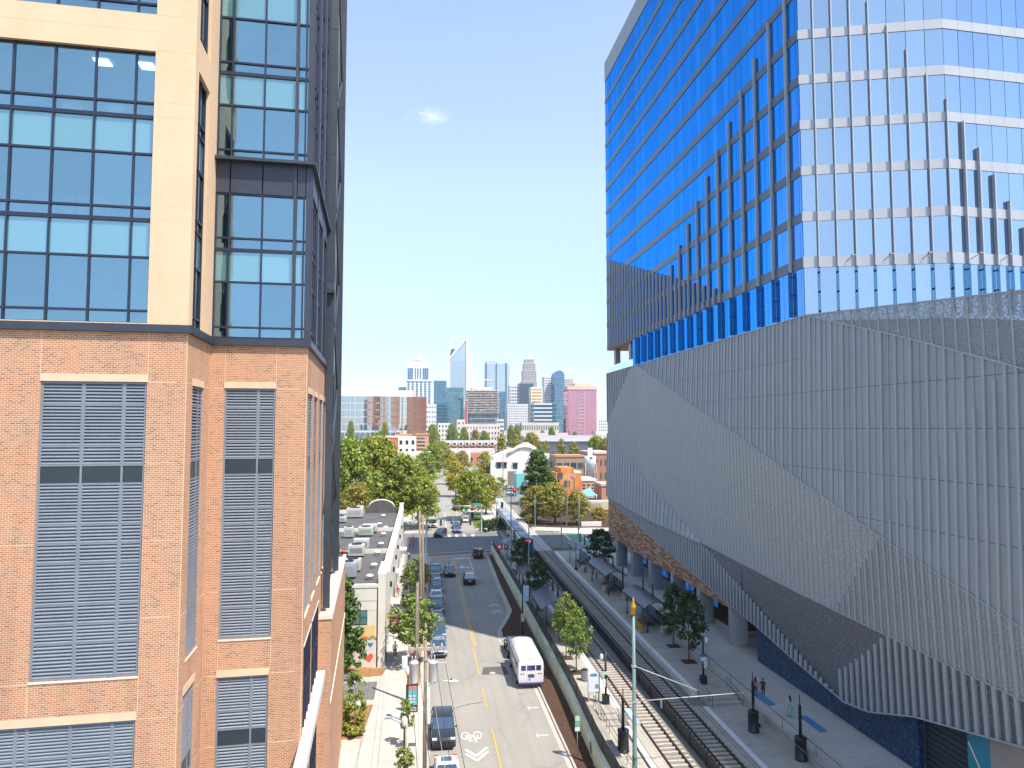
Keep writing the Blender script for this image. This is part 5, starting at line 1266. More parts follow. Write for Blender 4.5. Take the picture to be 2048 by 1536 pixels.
def car(typ, pt, label, loc, rz=0, roof=None, rails_=False, group=None, cat='car', sunroof=False):
    """faces +Y; rz turns it"""
    S = CARTYPES[typ]; W = S['W']; t = thing('parked_car' if cat == 'parked car' else 'car', label, 'car', loc, rz, group)
    hw = W/2; b = MB()
    low = S['low']; n = len(low); vs = []
    for s in (-1, 1):
        for (y, z) in low:
            k = hw*(.94 if z < .45 else 1.0)*(.93 if abs(y) > S['L']/2-.12 else 1.0)*(.97 if z > 1.0 else 1.0); vs.append((s*k, y, z))
    fs = [tuple(range(n)), tuple(range(2*n-1, n-1, -1))]+[(i, n+i, n+(i+1) % n, (i+1) % n) for i in range(n)]
    b.raw(vs, fs); b.build('body', PA[pt], t, bevel=.055)
    c = S['cab']; tw = S['tw']; g = MB(); a0, a1, a2, a3 = c
    B = [(s*(hw-.06), y, z-.02) for s in (-1, 1) for (y, z) in (a0, a3)]; Tp = [(s*(hw-.06-tw), y, z) for s in (-1, 1) for (y, z) in (a1, a2)]
    l0, l3, r0, r3 = B; lt1, lt2, rt1, rt2 = Tp
    g.face([l0,l3,lt2,lt1]); g.face([r3,r0,rt1,rt2]); g.face([l3,r3,rt2,lt2]); g.face([r0,l0,lt1,rt1]); g.face([lt1,lt2,rt2,rt1])
    g.build('cabin_glass', T['cglass'], t)
    rf = MB(); e = .03
    rf.raw([(lt1[0]-e,a1[0]-.05,a1[1]-.01),(rt1[0]+e,a1[0]-.05,a1[1]-.01),(rt2[0]+e,a2[0]+.05,a2[1]-.01),(lt2[0]-e,a2[0]+.05,a2[1]-.01),
            (lt1[0]+.06,a1[0]+.02,a1[1]+.055),(rt1[0]-.06,a1[0]+.02,a1[1]+.055),(rt2[0]-.06,a2[0]-.08,a2[1]+.05),(lt2[0]+.06,a2[0]-.08,a2[1]+.05)],
           [(3,2,1,0),(4,5,6,7),(0,1,5,4),(1,2,6,5),(2,3,7,6),(3,0,4,7)])
    r = rf.build('roof', PA[roof or pt], t, bevel=.02)
    if rails_:
        for s in (-1, 1): q = MB(); q.tube([(s*(hw-.12-tw),a1[0]+.15,a1[1]+.1),(s*(hw-.12-tw),a2[0]-.25,a2[1]+.1)], .025, 6); q.build('roof_rail', T['rim'], r)
    if sunroof: q = MB(); q.box(-.38,a2[0]-1.05,a2[1]+.056,.38,a2[0]-.35,a2[1]+.062); q.build('sunroof', T['cglass'], r)
    pl_ = MB()
    for (p, q) in ((l3,lt2),(r3,rt2),(l0,lt1),(r0,rt1)): pl_.bar(p, q, .07, .07)
    my = (a1[0]+a2[0])/2
    for s in (-1, 1): pl_.bar((s*(hw-.055),my+.05,c[0][1]),(s*(hw-.05-tw),my,a1[1]), .06, .09)
    pl_.build('window_pillar', PA[pt], t, fixn=False)
    wy = S['L']/2-.85
    for s in (-1, 1):
        for y in (-wy, wy):
            w_ = MB(); w_.tube([(s*(hw-.20),y,.34),(s*(hw+.012),y,.34)], .34, 16); wl_ = w_.build('wheel', T['tyre'], t)
            w_ = MB(); w_.tube([(s*(hw+.013),y,.34),(s*(hw+.022),y,.34)], .21, 12); w_.build('rim', T['rim'], wl_)
        zl = .78 if typ == 'sedan' else .92; L2 = S['L']/2
        h = MB(); h.box(s*(hw-.44), L2-.16, zl-.11, s*(hw-.06), L2+.012, zl+.05); h.build('headlight', T['headlamp'], t, bevel=.02)
        h = MB(); h.box(s*(hw-.36), -L2-.014, zl-.05, s*(hw-.05), -L2+.2, zl+.16); h.build('tail_light', T['tail'], t, bevel=.02)
        m = MB(); m.ball((s*(hw+.09), a3[0]-.35, a3[1]+.06), (.11,.06,.075), 8, 6); m.build('wing_mirror', PA[pt], t)
    L2 = S['L']/2
    gr_ = MB(); gr_.box(-.5, L2-.05, .5, .5, L2+.016, .74); gr_.build('front_grille', T['trim'], t)
    bu = MB(); bu.box(-hw+.1, -L2-.03, .30, hw-.1, -L2+.1, .46); bu.box(-hw+.1, L2-.1, .26, hw-.1, L2+.02, .40); bu.build('bumper', T['trim'], t)
    np_ = MB(); np_.box(-.17, -L2-.032, .62, .17, -L2-.002, .78); np_.build('number_plate', T['plate'], t)
    return t
def U(px, py, z=0): x, y = G(px, py, z); return (x, y, z)
PIg = math.pi
car('sedan', 'white', 'white car with blue sunroof parked at kerb, cut by the lower picture edge', (2.0, 51.9, 0), PIg, sunroof=True, cat='parked car')
car('suv', 'charcoal', 'dark blue grey car parked behind the white one with sunroof', (1.95, 59.4, 0), PIg, cat='parked car')
row = [('sedan','silver','silver grey car at the near end of the kerbside row under trees'), ('suv','teal','dark teal car second in the kerbside row behind the silver one'), ('sedan','navy','navy car third in the kerbside row, half hidden by branches'), ('suv','black','black car in the middle of the kerbside row beneath tree crown'),
       ('sedan','white','white roofed car just beyond the overhanging tree crown'), ('suv','navy','dark blue car directly beyond the white roofed one'), ('sedan','charcoal','charcoal car second from the far end of the kerbside row'), ('suv','black','black car at far end of the kerbside row nearest the junction')]
for i, (ty, c, lb) in enumerate(row): car(ty, c, lb, (2.1+.075*i+R_.uniform(-.05,.05), 81.6+5.95*i, 0), PIg+R_.uniform(-.02,.02), cat='parked car', group='cars parked along the left kerb')
car('sedan', 'charcoal', 'dark hatchback with roof bicycles driving towards camera in the shaded lane', (5.05, 123.6, 0), PIg+.02)
t = thing('roof_bicycle', 'two bicycles strapped on the dark hatchback roof', 'bicycle', (4.6, 124.3, 1.5), PIg)
for s in (-.3, .3):
    b = MB(); 
    for y in (-.5, .5): b.tube([(s,y+.32*math.cos(a),.32+.32*math.sin(a)) for a in [2*math.pi*k/12 for k in range(13)]], .02, 5)
    b.build('bicycle_wheels', T['tyre'], t, fixn=False)
    b = MB(); b.tube([(s,-.5,.32),(s,-.2,.75),(s,.35,.75),(s,.5,.32)], .02, 5); b.tube([(s,-.2,.75),(s,0,.32),(s,.35,.75)], .02, 5); b.build('bicycle_frame', T['rim'], t, fixn=False)
car('suv', 'black', 'black crossover with pale roof and red tail lights driving away', (8.0, 117.2, 0), -.03, roof='silver', rails_=True)
car('boxy', 'darkred', 'dark red off-road car with spare wheel waiting at the stop line', (11.2, 139.6, 0), 0)
sw_ = thing('spare_wheel', 'spare wheel hung on rear door of dark red off-road car', 'wheel', (11.2, 137.4, 1.05))
b = MB(); b.tube([(0,-.09,0),(0,.1,0)], .36, 16); b.build('tyre', T['tyre'], sw_); b = MB(); b.tube([(0,-.1,0),(0,-.092,0)], .2, 12); b.build('rim', T['rim'], sw_)
car('suv', 'black', 'black estate with roof rails parked just in front of the white bus', (10.55, 80.4, 0), .0, roof='steelblue', rails_=True, cat='parked car')
car('suv', 'charcoal', 'charcoal car turning left across the far crosswalk', (4.7, 167.4, 0), PIg-.35)
car('suv', 'steelblue', 'blue car first in the queue at the far stop line', (8.9, 173.6, 0), PIg)
car('sedan', 'silver', 'pale silver car second in the queue beyond the junction', (9.0, 181.0, 0), PIg)
car('sedan', 'steelblue', 'blue grey car last in the queue beyond the junction', (9.2, 190.0, 0), PIg)
car('sedan', 'white', 'white car driving away beside the small lawn past the junction', (12.0, 192.6, 0), 0)
car('suv', 'red', 'dark red car farther up the street in tree shade', (10.9, 222, 0), 0)
car('suv', 'white', 'white car parked in tree shade up the street', (14.4, 243, 0), 0, group='cars parked under the street trees far up')
car('sedan', 'silver', 'silver car parked in tree shade farther up the street', (15.0, 262, 0), 0, group='cars parked under the street trees far up')
car('sedan', 'grey', 'grey car parked farthest in the tree shade up the street', (15.3, 276, 0), 0, group='cars parked under the street trees far up')
car('sedan', 'white', 'white car approaching at the far end of the street', (*G(893,944),0), PIg)
car('sedan', 'white', 'white car at the left kerb far up under the trees', (*G(865,957),0), PIg)
car('sedan', 'black', 'black car crossing beyond the pale tracks at the far bend', (*G(956,929),0), 1.2)
def pickup(label, loc, rz):
    t = thing('pickup_truck', label, 'pickup truck', loc, rz); b = MB()
    b.slab_yz([(-2.7,.5),(-2.7,1.05),(-.6,1.08),(1.5,1.12),(2.6,1.05),(2.75,.8),(2.7,.45),(2.3,.35),(-2.3,.35)], -.95, .95); b.build('body', PA['white'], t, bevel=.05)
    b = MB(); b.slab_yz([(-.7,1.08),(-.55,1.8),(.6,1.82),(1.4,1.1)], -.82, .82); b.build('cabin_glass', T['cglass'], t)
    b = MB(); b.box(-.8,-.55,1.81,.8,.62,1.88); b.build('roof', PA['white'], t, bevel=.02)
    b = MB(); b.box(-.8,-2.6,1.06,.8,-.75,1.1); b.build('cargo_bed', T['trim'], t)
    for s in (-1, 1):
        for y in (-1.75, 1.75): b = MB(); b.tube([(s*.72,y,.38),(s*.97,y,.38)], .38, 14); b.build('wheel', T['tyre'], t)
        b = MB(); b.box(s*.55,2.62,.78,s*.9,2.77,1.0); b.build('headlight', T['headlamp'], t)
    b = MB(); b.box(-.5,2.6,.6,.5,2.78,.95); b.build('front_grille', T['trim'], t)
pickup('white pickup truck with red bumper stopped in the kerb lane beyond the junction', (3.3, 183.5, 0), PIg)
# white shuttle bus
x, y = 10.72, 69.2
bu = thing('shuttle_bus', 'white shuttle bus with purple bumper and tinted rear windows parked at kerb', 'bus', (x, y, 0), -.005)
Lb = 8.0
prof = [(-1.2,.55),(-1.22,1.2),(-1.22,2.35),(-1.12,2.72),(-.85,2.92),(-.4,3.0),(.4,3.0),(.85,2.92),(1.12,2.72),(1.22,2.35),(1.22,1.2),(1.2,.55)]
b = MB(); b.slab_xz(prof, 0, Lb-1.2); b.build('body', PA['white'], bu, bevel=.05)
b = MB(); b.slab_yz([(Lb-1.2,.5),(Lb-1.2,1.7),(Lb+.1,1.45),(Lb+.25,1.1),(Lb+.25,.5)], -1.05, 1.05); b.build('bonnet', PA['white'], bu, bevel=.05)
purp = M('bus_purple', (.07,.04,.17), .4, 0, .06)
b = MB(); b.box(-1.2,-.1,.42,1.2,.12,.60); b.build('rear_bumper', purp, bu, bevel=.02)
pg = glass_mat('purple_tinted_glass', (.5,.45,.7), (.05,.035,.14), .2)
for a, c_ in ((-.98,-.5), (-.38,.38), (.5,.98)): b = MB(); b.box(a,-.012,1.72,c_,.03,2.2); b.build('rear_window', pg, bu)
b = MB(); b.box(-.3,-.012,1.05,.3,.03,1.38); b.build('door_window', pg, bu)
for s in (-1, 1):
    for k, xx in enumerate((.72, .95)): b = MB(); b.tube([(s*xx,-.02,1.42),(s*xx,.03,1.42)], .075, 10); b.build('tail_light', T['tail'], bu)
    for k in range(5):
        b = MB(); b.box(s*1.205, .7+1.15*k, 1.7, s*1.235, 1.6+1.15*k, 2.25); b.build('side_window', pg, bu)
    for yy in (1.6, 6.4): b = MB(); b.tube([(s*.9,yy,.45),(s*1.235,yy,.45)], .45, 16); w_ = b.build('wheel', T['tyre'], bu); b = MB(); b.tube([(s*1.236,yy,.45),(s*1.25,yy,.45)], .25, 12); b.build('rim', T['rim'], w_)
    b = MB(); b.tube([(s*1.2,7.0,2.2),(s*1.5,7.1,2.2)], .03, 5); b.box(s*1.42,7.05,1.85,s*1.62,7.12,2.3); b.build('wing_mirror', T['trim'], bu)
for xx in (-.2, 0, .2): b = MB(); b.ball((xx,-.0,2.78), (.045,.03,.035), 8, 5); b.build('marker_lamp', T['tail'], bu)
b = MB(); b.box(-1.0,Lb-1.19,1.75,1.0,Lb-1.15,2.45); b.build('windscreen', pg, bu)
b = MB(); b.box(-.02,-.006,.75,.0,.0,2.3); b.box(-.4,-.006,.75,-.385,0,2.6); b.box(.385,-.006,.75,.4,0,2.6); b.build('door_seam', T['trim'], bu)
b = MB(); b.box(-.22,-.016,.78,-.12,.0,.95); b.build('door_latch', T['trim'], bu)
# white jeep and scooter on the right
car('boxy', 'white', 'white off-road car on the cross street beside the brick wedge', (*G(1203,1078),0), 1.45)
sc = thing('kick_scooter', 'white electric kick scooter lying on the platform end', 'scooter', (*G(1136,1124,ZP), ZP), .8)
b = MB(); b.tube([(-.5,0,.1),(.5,0,.1)], .06, 6); b.build('deck', PA['white'], sc); b = MB(); b.tube([(.5,0,.1),(.62,.3,.9)], .03, 6); b.tube([(.45,.35,.9),(.8,.25,.9)], .02, 6); b.build('handlebar', T['rim'], sc)
for xx in (-.55, .55): b = MB(); b.tube([(xx,-.03,.11),(xx,.03,.11)], .11, 10); b.build('wheel', T['tyre'], sc)
# ---------------- light-rail train
tr = thing('tram', 'dark blue light rail train with grey rooftop equipment crossing the junction', 'train', (0,0,0))
T['tramblue'] = paint('tram_blue', (.018,.045,.12), .3); T['tramroof'] = M('tram_roof_grey', (.36,.40,.45), .5, .2, .15, 1)
path = lambda y: tx(cxl, y)+.0 if y < 172 else tx(cxl, 172)+.0185*(y-172)
segs = [(136.4, 147.0), (147.6, 156.6), (157.2, 171.0), (171.6, 190)]
for i, (a, b_) in enumerate(segs):
    xa, xb = path(a), path(b_); ang = -math.atan2(xb-xa, b_-a); L = math.hypot(xb-xa, b_-a)
    o = bpy.data.objects.new('tram_car', None); COL.objects.link(o); o.parent = tr; o.location = (xa, a, .45); o.rotation_euler = (0,0,ang)
    m = MB()
    if i == 0: m.slab_yz([(0,.35),(-.15,.8),(.1,1.5),(.75,2.6),(1.2,3.1),(L,3.1),(L,.35)], -1.3, 1.3)
    else: m.box(-1.3, 0, .35, 1.3, L, 3.1)
    m.build('car_body', T['tramblue'], o, bevel=.08)
    m = MB()
    for s in (-1, 1): m.box(s*1.302, 1.5 if i == 0 else .5, 1.35, s*1.315, L-.5, 2.35)
    m.build('side_windows', T['cglass'], o)
    m = MB(); k = 1.6 if i == 0 else .4
    while k < L-1.2: m.box(-.85, k, 3.12, .85, k+1.2, 3.45+.1*((int(k*10)) % 2)); k += 1.75
    m.build('roof_equipment', T['tramroof'], o, fixn=False)
    m = MB()
    for s in (-1, 1): m.box(s*1.0, 1.3 if i == 0 else .1, 3.11, s*1.22, L-.1, 3.3)
    m.build('roof_skirt', PA['silver'], o)
    if i == 0:
        m = MB(); m.face([(-1.1,.09,1.5),(1.1,.09,1.5),(.95,.7,2.55),(-.95,.7,2.55)]); m.build('windscreen', T['cglass'], o, fixn=False)
        m = MB(); m.face([(-.8,.74,2.62),(.8,.74,2.62),(.75,1.0,2.98),(-.75,1.0,2.98)]); m.build('destination_sign', emit('destination_red', (1,.08,.04), 1.2), o, fixn=False)
        for s in (-1, 1): m = MB(); m.ball((s*.95,-.12,.85), (.13,.07,.1), 8, 6); m.build('headlight', T['headlamp'], o)
        m = MB(); m.box(-.4,-.5,.1,.4,.1,.4); m.build('coupler', T['trim'], o)
    m = MB()
    for yy in (1.5, L-1.5): m.box(-1.0, yy-.9, .02, 1.0, yy+.9, .36)
    m.build('bogie', T['trim'], o, fixn=False)
    if i: m = MB(); m.box(-1.15, -.62, .5, 1.15, -.001, 3.0); m.build('gangway', T['trim'], o)
# ================================================================ poles, lamps, signals, wires
T['polegreen'] = M('verdigris_pole_paint', (.16,.26,.235), .5, .1, .12, 1, dirt=(.11,.18,.17))
T['gold'] = M('gilded_finial', (.55,.27,.04), .4, .4, .1, 4)
T['woodpole'] = M('weathered_wood_pole', (.27,.22,.165), .9, 0, .25, 2, bmp=.5, dirt=(.14,.11,.09))
T['galv'] = M('galvanised_steel', (.5,.51,.52), .4, .5, .1, 2)
T['wire'] = M('black_cable', (.03,.03,.035), .6)
T['wirepale'] = M('pale_cable', (.45,.43,.40), .5)
def ocs(label, x, y, z, h, gold=True, arm=None, thin=False):
    t = thing('catenary_pole', label, 'pole', (x, y, z)); r = .15 if not thin else .11
    b = MB(); b.lathe([(r*1.9,0),(r*1.9,.12),(r*1.3,.16),(r*1.25,1.2),(r*1.35,1.22),(r*1.1,1.3),(r,4),(r*.98,4.02),(r*1.1,4.05),(r*.95,4.1),(r*.75,h-1.05)], (0,0,0), 12); b.build('fluted_shaft', T['polegreen'], t)
    if gold: b = MB(); b.lathe([(r*.95,h-1.05),(r*1.25,h-1.0),(r*1.25,h-.55),(r*1.45,h-.5),(r*1.3,h-.45),(r*.9,h-.25),(r*.5,h-.1),(r*.5,h-.05),(.05,h),(.0,h+.25)], (0,0,0), 12); b.build('gold_finial', T['gold'], t)
    for (zz, dx, dy, e) in (arm or []):
        b = MB(); b.tube([(0,0,zz),(dx,dy,zz+e)], .035, 6); b.build('bracket_arm', T['wirepale'], t)
        b = MB(); b.box(-r*1.1,-r*1.1,zz-.06,r*1.1,r*1.1,zz+.06); b.build('arm_clamp', T['galv'], t)
    return t
x, y = G(1270, 1549, ZL)
BIG = (x, y)
top = PY(1265, 1194, y)[1]
ocs('tall verdigris catenary pole with gold finial, nearest of all, rising past the tracks', x, y, ZL, top-ZL-.2, True, [(PY(1265,1332,y)[1]-ZL, 4.6, -.2, PY(1390,1378,y)[1]-PY(1265,1332,y)[1]), (PY(1265,1403,y)[1]-ZL, 8.6, .6, .0)])
for px, py, tpy, lb, gold in ((1058,1216,1030,'verdigris catenary pole beside dark trees of the fenced platform',True), (1022,1142,960,'dark catenary pole by the train side at the junction corner',False), (1123,1110,1008,'green catenary pole on the near side of the green cycle lane',False), (1157,1091,985,'green catenary pole inside the green cycle lane edge',False),
                        (1070,1057,980,'thin catenary pole on the lawn corner across the junction',False), (993,1048,985,'pale green catenary pole beyond the dark round hedge',False), (1038,1028,962,'thin catenary pole beyond the turquoise wall end',False), (1079,1036,972,'thin catenary pole in front of the olive tree row',False)):
    x, y = G(px, py); z = PY(px, tpy, y)[1]
    ocs(lb, x, y, 0.02, z, gold, [(6.2, 3.4 if px < 1100 else -4.0, .1, .2)], True)
for k in range(12):
    y0_ = 238+13*k; x0_ = 18.6+.0185*(y0_-172)+(k % 2)*10.2
    o = ocs(['slim bare catenary pole beside the far pale tracks, track-left row', 'slim bare catenary pole beside the far pale tracks, track-right row'][k % 2], x0_, y0_, .05, 8.5, False, None, True); o['group'] = ['catenary poles on one side of the far tracks', 'catenary poles on the other side of the far tracks'][k % 2]
# contact wires over the tracks
def cable(name, label, pts, r=.02, sag=.4, mat=None, seg=10, group=None):
    t = MB(); P = [Vector(p) for p in pts]; out = []
    for a, b in zip(P[:-1], P[1:]):
        for k in range(seg): u = k/seg; q = a.lerp(b, u); out.append(q-Vector((0,0,sag*4*u*(1-u))))
    out.append(P[-1]); t.tube(out, r, 5, cap=False); o = t.build(name, mat or T['wire'], fixn=False); return tag(o, label, 'cable', group)
cable('contact_wire', 'contact wire above the sunlit left track', [(tx(cxl,15),15,6.1),(tx(cxl,52),52,6.0),(tx(cxl,98),98,6.0),(tx(cxl,146),146,6.0),(cxl+2.0,178,6),(cxl+6,420,6)], .02, .05)
cable('contact_wire', 'contact wire above the shaded right track', [(tx(cxr,15),15,6.1),(tx(cxr,52),52,6.0),(tx(cxr,98),98,6.0),(tx(cxr,146),146,6.0),(cxr+2.0,178,6),(cxr+6,420,6)], .02, .05)
# utility poles on the left pavement
def upole(label, x, y, h, r=.15, lean=0, arm=None, kit=False):
    t = thing('utility_pole', label, 'utility pole', (x, y, .14)); b = MB()
    b.tube([(0,0,0),(lean*.5,0,h*.5),(lean,0,h)], [r*1.15, r, r*.8], 10); b.build('wooden_pole', T['woodpole'], t)
    if arm:
        b = MB(); b.box(-arm+lean, -.09, h-.55, arm+lean, .09, h-.36); b.build('crossarm', M('grey_wood_crossarm', (.40,.34,.28), .9, 0, .15, 3), t)
        for k in (-.92, -.5, .45, .92):
            i = MB(); i.lathe([(.05,0),(.08,.05),(.05,.1),(.08,.15),(.04,.22)], (arm*k+lean,0,h-.36), 8); i.build('insulator', T['whitepanel'], t)
        for s in (-1, 1): i = MB(); i.bar((s*arm*.55+lean,-.1,h-.45),(lean,-.12,h-1.2),.05,.03); i.build('arm_brace', T['galv'], t)
    return t
xa, za = PY(856, 1283, 47.0)
NP = (xa-.15, 47.0)
np_ = upole('near utility pole with wide crossarm, transformer cans and street lamp', NP[0], NP[1], za-.14, .125, 0, 1.12, True)
hN = za-.14
for dx, sy in ((-.75, .2), (.48, .15)):
    i = MB(); i.lathe([(.0,-.02),(.27,0),(.29,.05),(.29,1.2),(.31,1.22),(.31,1.28),(.2,1.38),(0,1.42)], (dx, sy-.2, hN-2.55), 16); c = i.build('transformer_can', M('pale_transformer_paint', (.62,.62,.60), .45, .1, .06, 2), np_)
    for k in (-.1, .1): i = MB(); i.lathe([(.05,0),(.07,.06),(.04,.12),(.06,.2),(.03,.28)], (dx+k, sy-.2, hN-1.15), 8); i.build('bushing', T['galv'], c)
i = MB(); i.box(-1.5,-.1,hN-1.7,-1.15,.2,hN-.9); i.build('meter_cabinet', T['whitepanel'], np_, bevel=.03)
for k in range(4):
    i = MB(); dx = [-.9,-.3,.35,.7][k]; i.tube([(dx,-.05,hN-.4),(dx+.15,-.2,hN-.9),(dx-.1,-.15,hN-1.5),(dx+.05,-.1,hN-2.2)], .012, 5, cap=False); i.build('jumper_cable', T['wire'], np_)
i = MB(); i.tube([(.12,-.17,0),(.12,-.17,hN-2.4)], .035, 6); i.build('cable_conduit', T['galv'], np_)
lx, lz = PY(893, 1366, 46.4)
i = MB(); i.tube([(.05,-.1,lz-.55),(.5,-.3,lz-.14),(1.0,-.45,lz-.02),(1.55,-.6,lz-.04)], .03, 6); a_ = i.build('lamp_arm', T['galv'], np_)
i = MB(); i.ball((1.75,-.65,lz-.04), (.36,.14,.09), 12, 6); i.lathe([(.04,0),(.05,.1),(0,.12)], (1.62,-.62,lz+.03), 8, 1); i.build('lamp_head', [M('lamp_head_grey', (.60,.60,.58), .4), T['blackmetal']], a_)
x2, y2 = G(831, 1408, .14); u2 = upole('utility pole behind the near one, thick and plain', x2, y2, PY(833,1168,y2)[1], .17, .1)
x3, y3 = G(843, 1288, .14); u3 = upole('tall utility pole rising above tree crown, left of a pair', x3, y3, PY(838,1025,y3)[1], .16, -.35)
x4, y4 = G(847, 1262, .14); u4 = upole('tall utility pole rising above tree crown, right of a pair', x4, y4, PY(844,1032,y4)[1], .15, -.2)
x5, y5 = G(832, 1405, .14)
x6, y6 = G(852, 1130, .14); z6 = PY(851, 1040, y6)[1]
ps = ocs('slim pale signal pole beside the wooden pair at the junction', x6, y6, .1, z6, False, None, True)
topN = [(NP[0]+1.12*k, NP[1], hN-.05+.14) for k in (-.92, -.5, .45, .92)]
t3 = (x3-.35, y3, PY(838,1025,y3)[1]-.6); t4 = (x4-.2, y4, PY(844,1032,y4)[1]-.8); t2 = (x2+.1, y2, PY(833,1168,y2)[1]-.2)
for i, (p, q) in enumerate(zip(topN, [t2, t3, t4, t4])):
    cable('power_line', 'power line from the near crossarm back to the wooden poles', [p, (q[0]+.12*i, q[1], q[2]), (2.2+.3*i, 176, 9.6), (5, 260, 9.5)], .014, .6, None, 10, 'power lines along the left pavement')
for i, p in enumerate(topN):
    cable('power_line', 'power line from the near crossarm forward past the camera side', [p, (NP[0]+.2+.6*i, 12, hN+.6)], .014, .5, None, 10, 'power lines towards the viewer')
for i, (a, b) in enumerate((((885,1362),(990,1536)), ((865,1376),(890,1536)))):
    x, z = PY(*a, 46.5); x_, z_ = PY(*b, 33.0)
    cable('service_line', ['pale service line slanting over the lane beside dark parked car', 'pale service line running down over the dark parked car'][i], [(x,46.5,z),(x_,33,z_),(x_+1.5,14,z_+.5)], .013, .1, T['wirepale'])
# pavement lamps
def lamp(label, px, py, h, arm=False):
    x, y = G(px, py, .14); t = thing('street_lamp', label, 'street lamp', (x, y, .14)); b = MB()
    b.lathe([(.2,0),(.2,.1),(.13,.2),(.11,.9),(.085,1.0),(.06,h-.75),(.1,h-.7),(.14,h-.62)], (0,0,0), 12); b.build('lamp_post', M('dark_bronze_post', (.05,.035,.045), .45, .2, .1, 2), t)
    b = MB(); b.lathe([(.13,h-.62),(.21,h-.45),(.22,h-.2),(.12,h-.04),(.0,h)], (0,0,0), 12); b.build('lamp_globe', M('milky_lamp_glass', (.70,.70,.66), .25, 0, .04), t)
    if arm: b = MB(); b.tube([(-.1,0,h-.5),(-.9,0,h-.1)], .035, 6); b.box(-1.35,-.1,h-.12,-.85,.1,h-.02); b.build('banner_arm', T['colconc'], t)
    return t
x, y = G(807, 1600, .14)
y = 49.0; x, z = PY(810, 1432, y)
t = lamp('dark pavement lamp in lower foreground beside the young yellowish tree', 807, 1575, 4.6, True)
t.location = (PY(809,1432,50.5)[0], 50.5, .14); t.scale = (1,1,(PY(809,1432,50.5)[1]-.14)/4.6)
t = lamp('dark pavement lamp beside the tilted advertising panel', 815, 1445, 4.6)
y_ = G(813,1448,.14)[1]; t.scale = (1,1,(PY(815,1338,y_)[1]-.14)/4.6)
# advertising panel
x, y = G(820, 1424, .14)
ad = thing('advert_kiosk', 'dark framed advertising panel with turquoise poster on pavement', 'advert panel', (x+.15, y, .14), 0)
b = MB(); b.box(-.52,-.1,0,.52,.1,2.35); b.build('kiosk_frame', T['blackmetal'], ad)
b = MB(); b.face([(-.44,-.104,.62),(.44,-.104,.62),(.44,-.104,1.95),(-.44,-.104,1.95)]); b.build('turquoise_poster', M('turquoise_poster_print', (.12,.42,.50), .4, 0, .3, 2.5), ad, fixn=False)
b = MB(); b.face([(-.44,-.104,1.952),(.44,-.104,1.952),(.44,-.104,2.28),(-.44,-.104,2.28)]); b.build('coral_heading', M('coral_poster_print', (.55,.2,.17), .4, 0, .2, 3), ad, fixn=False)
b = MB()
for z in (1.35, 1.1, .85): b.face([(-.3,-.108,z),(.3,-.108,z),(.3,-.108,z+.1),(-.3,-.108,z+.1)])
for k in range(3): b.face([(-.4,-.108,.12+.13*k),(.4,-.108,.12+.13*k),(.4,-.108,.18+.13*k),(-.4,-.108,.18+.13*k)])
b.build('white_text_block', T['whitepanel'], ad, fixn=False)
ug = MB(); x, y = G(810, 1490, .14); ug.box(x-.75,y-.3,.142,x-.15,y+.3,.15); ug.box(x+.25,y-.3,.142,x+.8,y+.3,.15); ug.build('utility_cover', M('dark_cover_plate', (.07,.08,.10), .6), side_l, fixn=False)
# small signs by the roadside wall
t = thing('parking_sign', 'green and white parking sign on slim post before pale green wall', 'sign', (*G(1155,1512,.1), .1))
b = MB(); b.tube([(0,0,0),(0,0,3.0)], .03, 6); b.build('sign_post', T['galv'], t)
for z, c, h in ((2.6,'g',.34), (2.2,'h',.34), (1.85,'w',.3)): b = MB(); b.box(-.19,-.035,z,.19,-.02,z+h); b.build('sign_plate', {'g': M('sign_green_white', (.42,.58,.46), .5), 'h': M('sign_green', (.12,.42,.24), .5), 'w': T['whitepanel']}[c], t)
t = thing('signal_cabinet', 'slim black post with grey control box standing on green base', 'post', (*G(1045,1282,.1), .1))
b = MB(); b.box(-.25,-.25,0,.25,.25,.6); b.build('post_base', T['polegreen'], t); b = MB(); b.tube([(0,0,.5),(0,0,6.6)], .09, 8); b.build('post_pole', T['blackmetal'], t); b = MB(); b.box(-.2,-.3,2.3,.2,-.1,3.2); b.build('control_box', T['galv'], t)
b = MB(); b.box(.05,-.04,4.6,.75,.04,6.4); b.build('blue_banner', M('pale_blue_banner', (.30,.50,.68), .7, 0, .2, 2), t)
t = thing('information_totem', 'slim pale totem with blue cap beside verdigris pole', 'sign', (*G(1066,1213,ZP), ZP))
b = MB(); b.box(-.15,-.08,0,.15,.08,2.2); b.build('totem_panel', T['whitepanel'], t); b = MB(); b.box(-.3,-.1,2.2,.3,.1,2.75); b.build('blue_cap', M('totem_blue', (.03,.22,.5), .5), t)
t = thing('timetable_board', 'white timetable board on dark post near shaded shelters', 'sign', (*G(1246,1190,ZP), ZP))
b = MB(); b.tube([(0,0,0),(0,0,4.0)], .11, 8); b.build('post_pole', T['blackmetal'], t); b = MB(); b.box(.12,-.05,2.5,.62,.05,3.8); b.build('white_board', T['whitepanel'], t)
t = thing('station_post', 'ornate dark post beside farthest tower side shelter', 'post', (*G(1152,1140,ZP), ZP))
b = MB(); b.lathe([(.28,0),(.28,.3),(.14,.5),(.09,.6),(.07,4.6)], (0,0,0), 10); b.build('post_pole', T['blackmetal'], t); b = MB(); b.box(-.1,-.2,2.6,.2,-.1,3.3); b.build('sign_plate', T['whitepanel'], t)
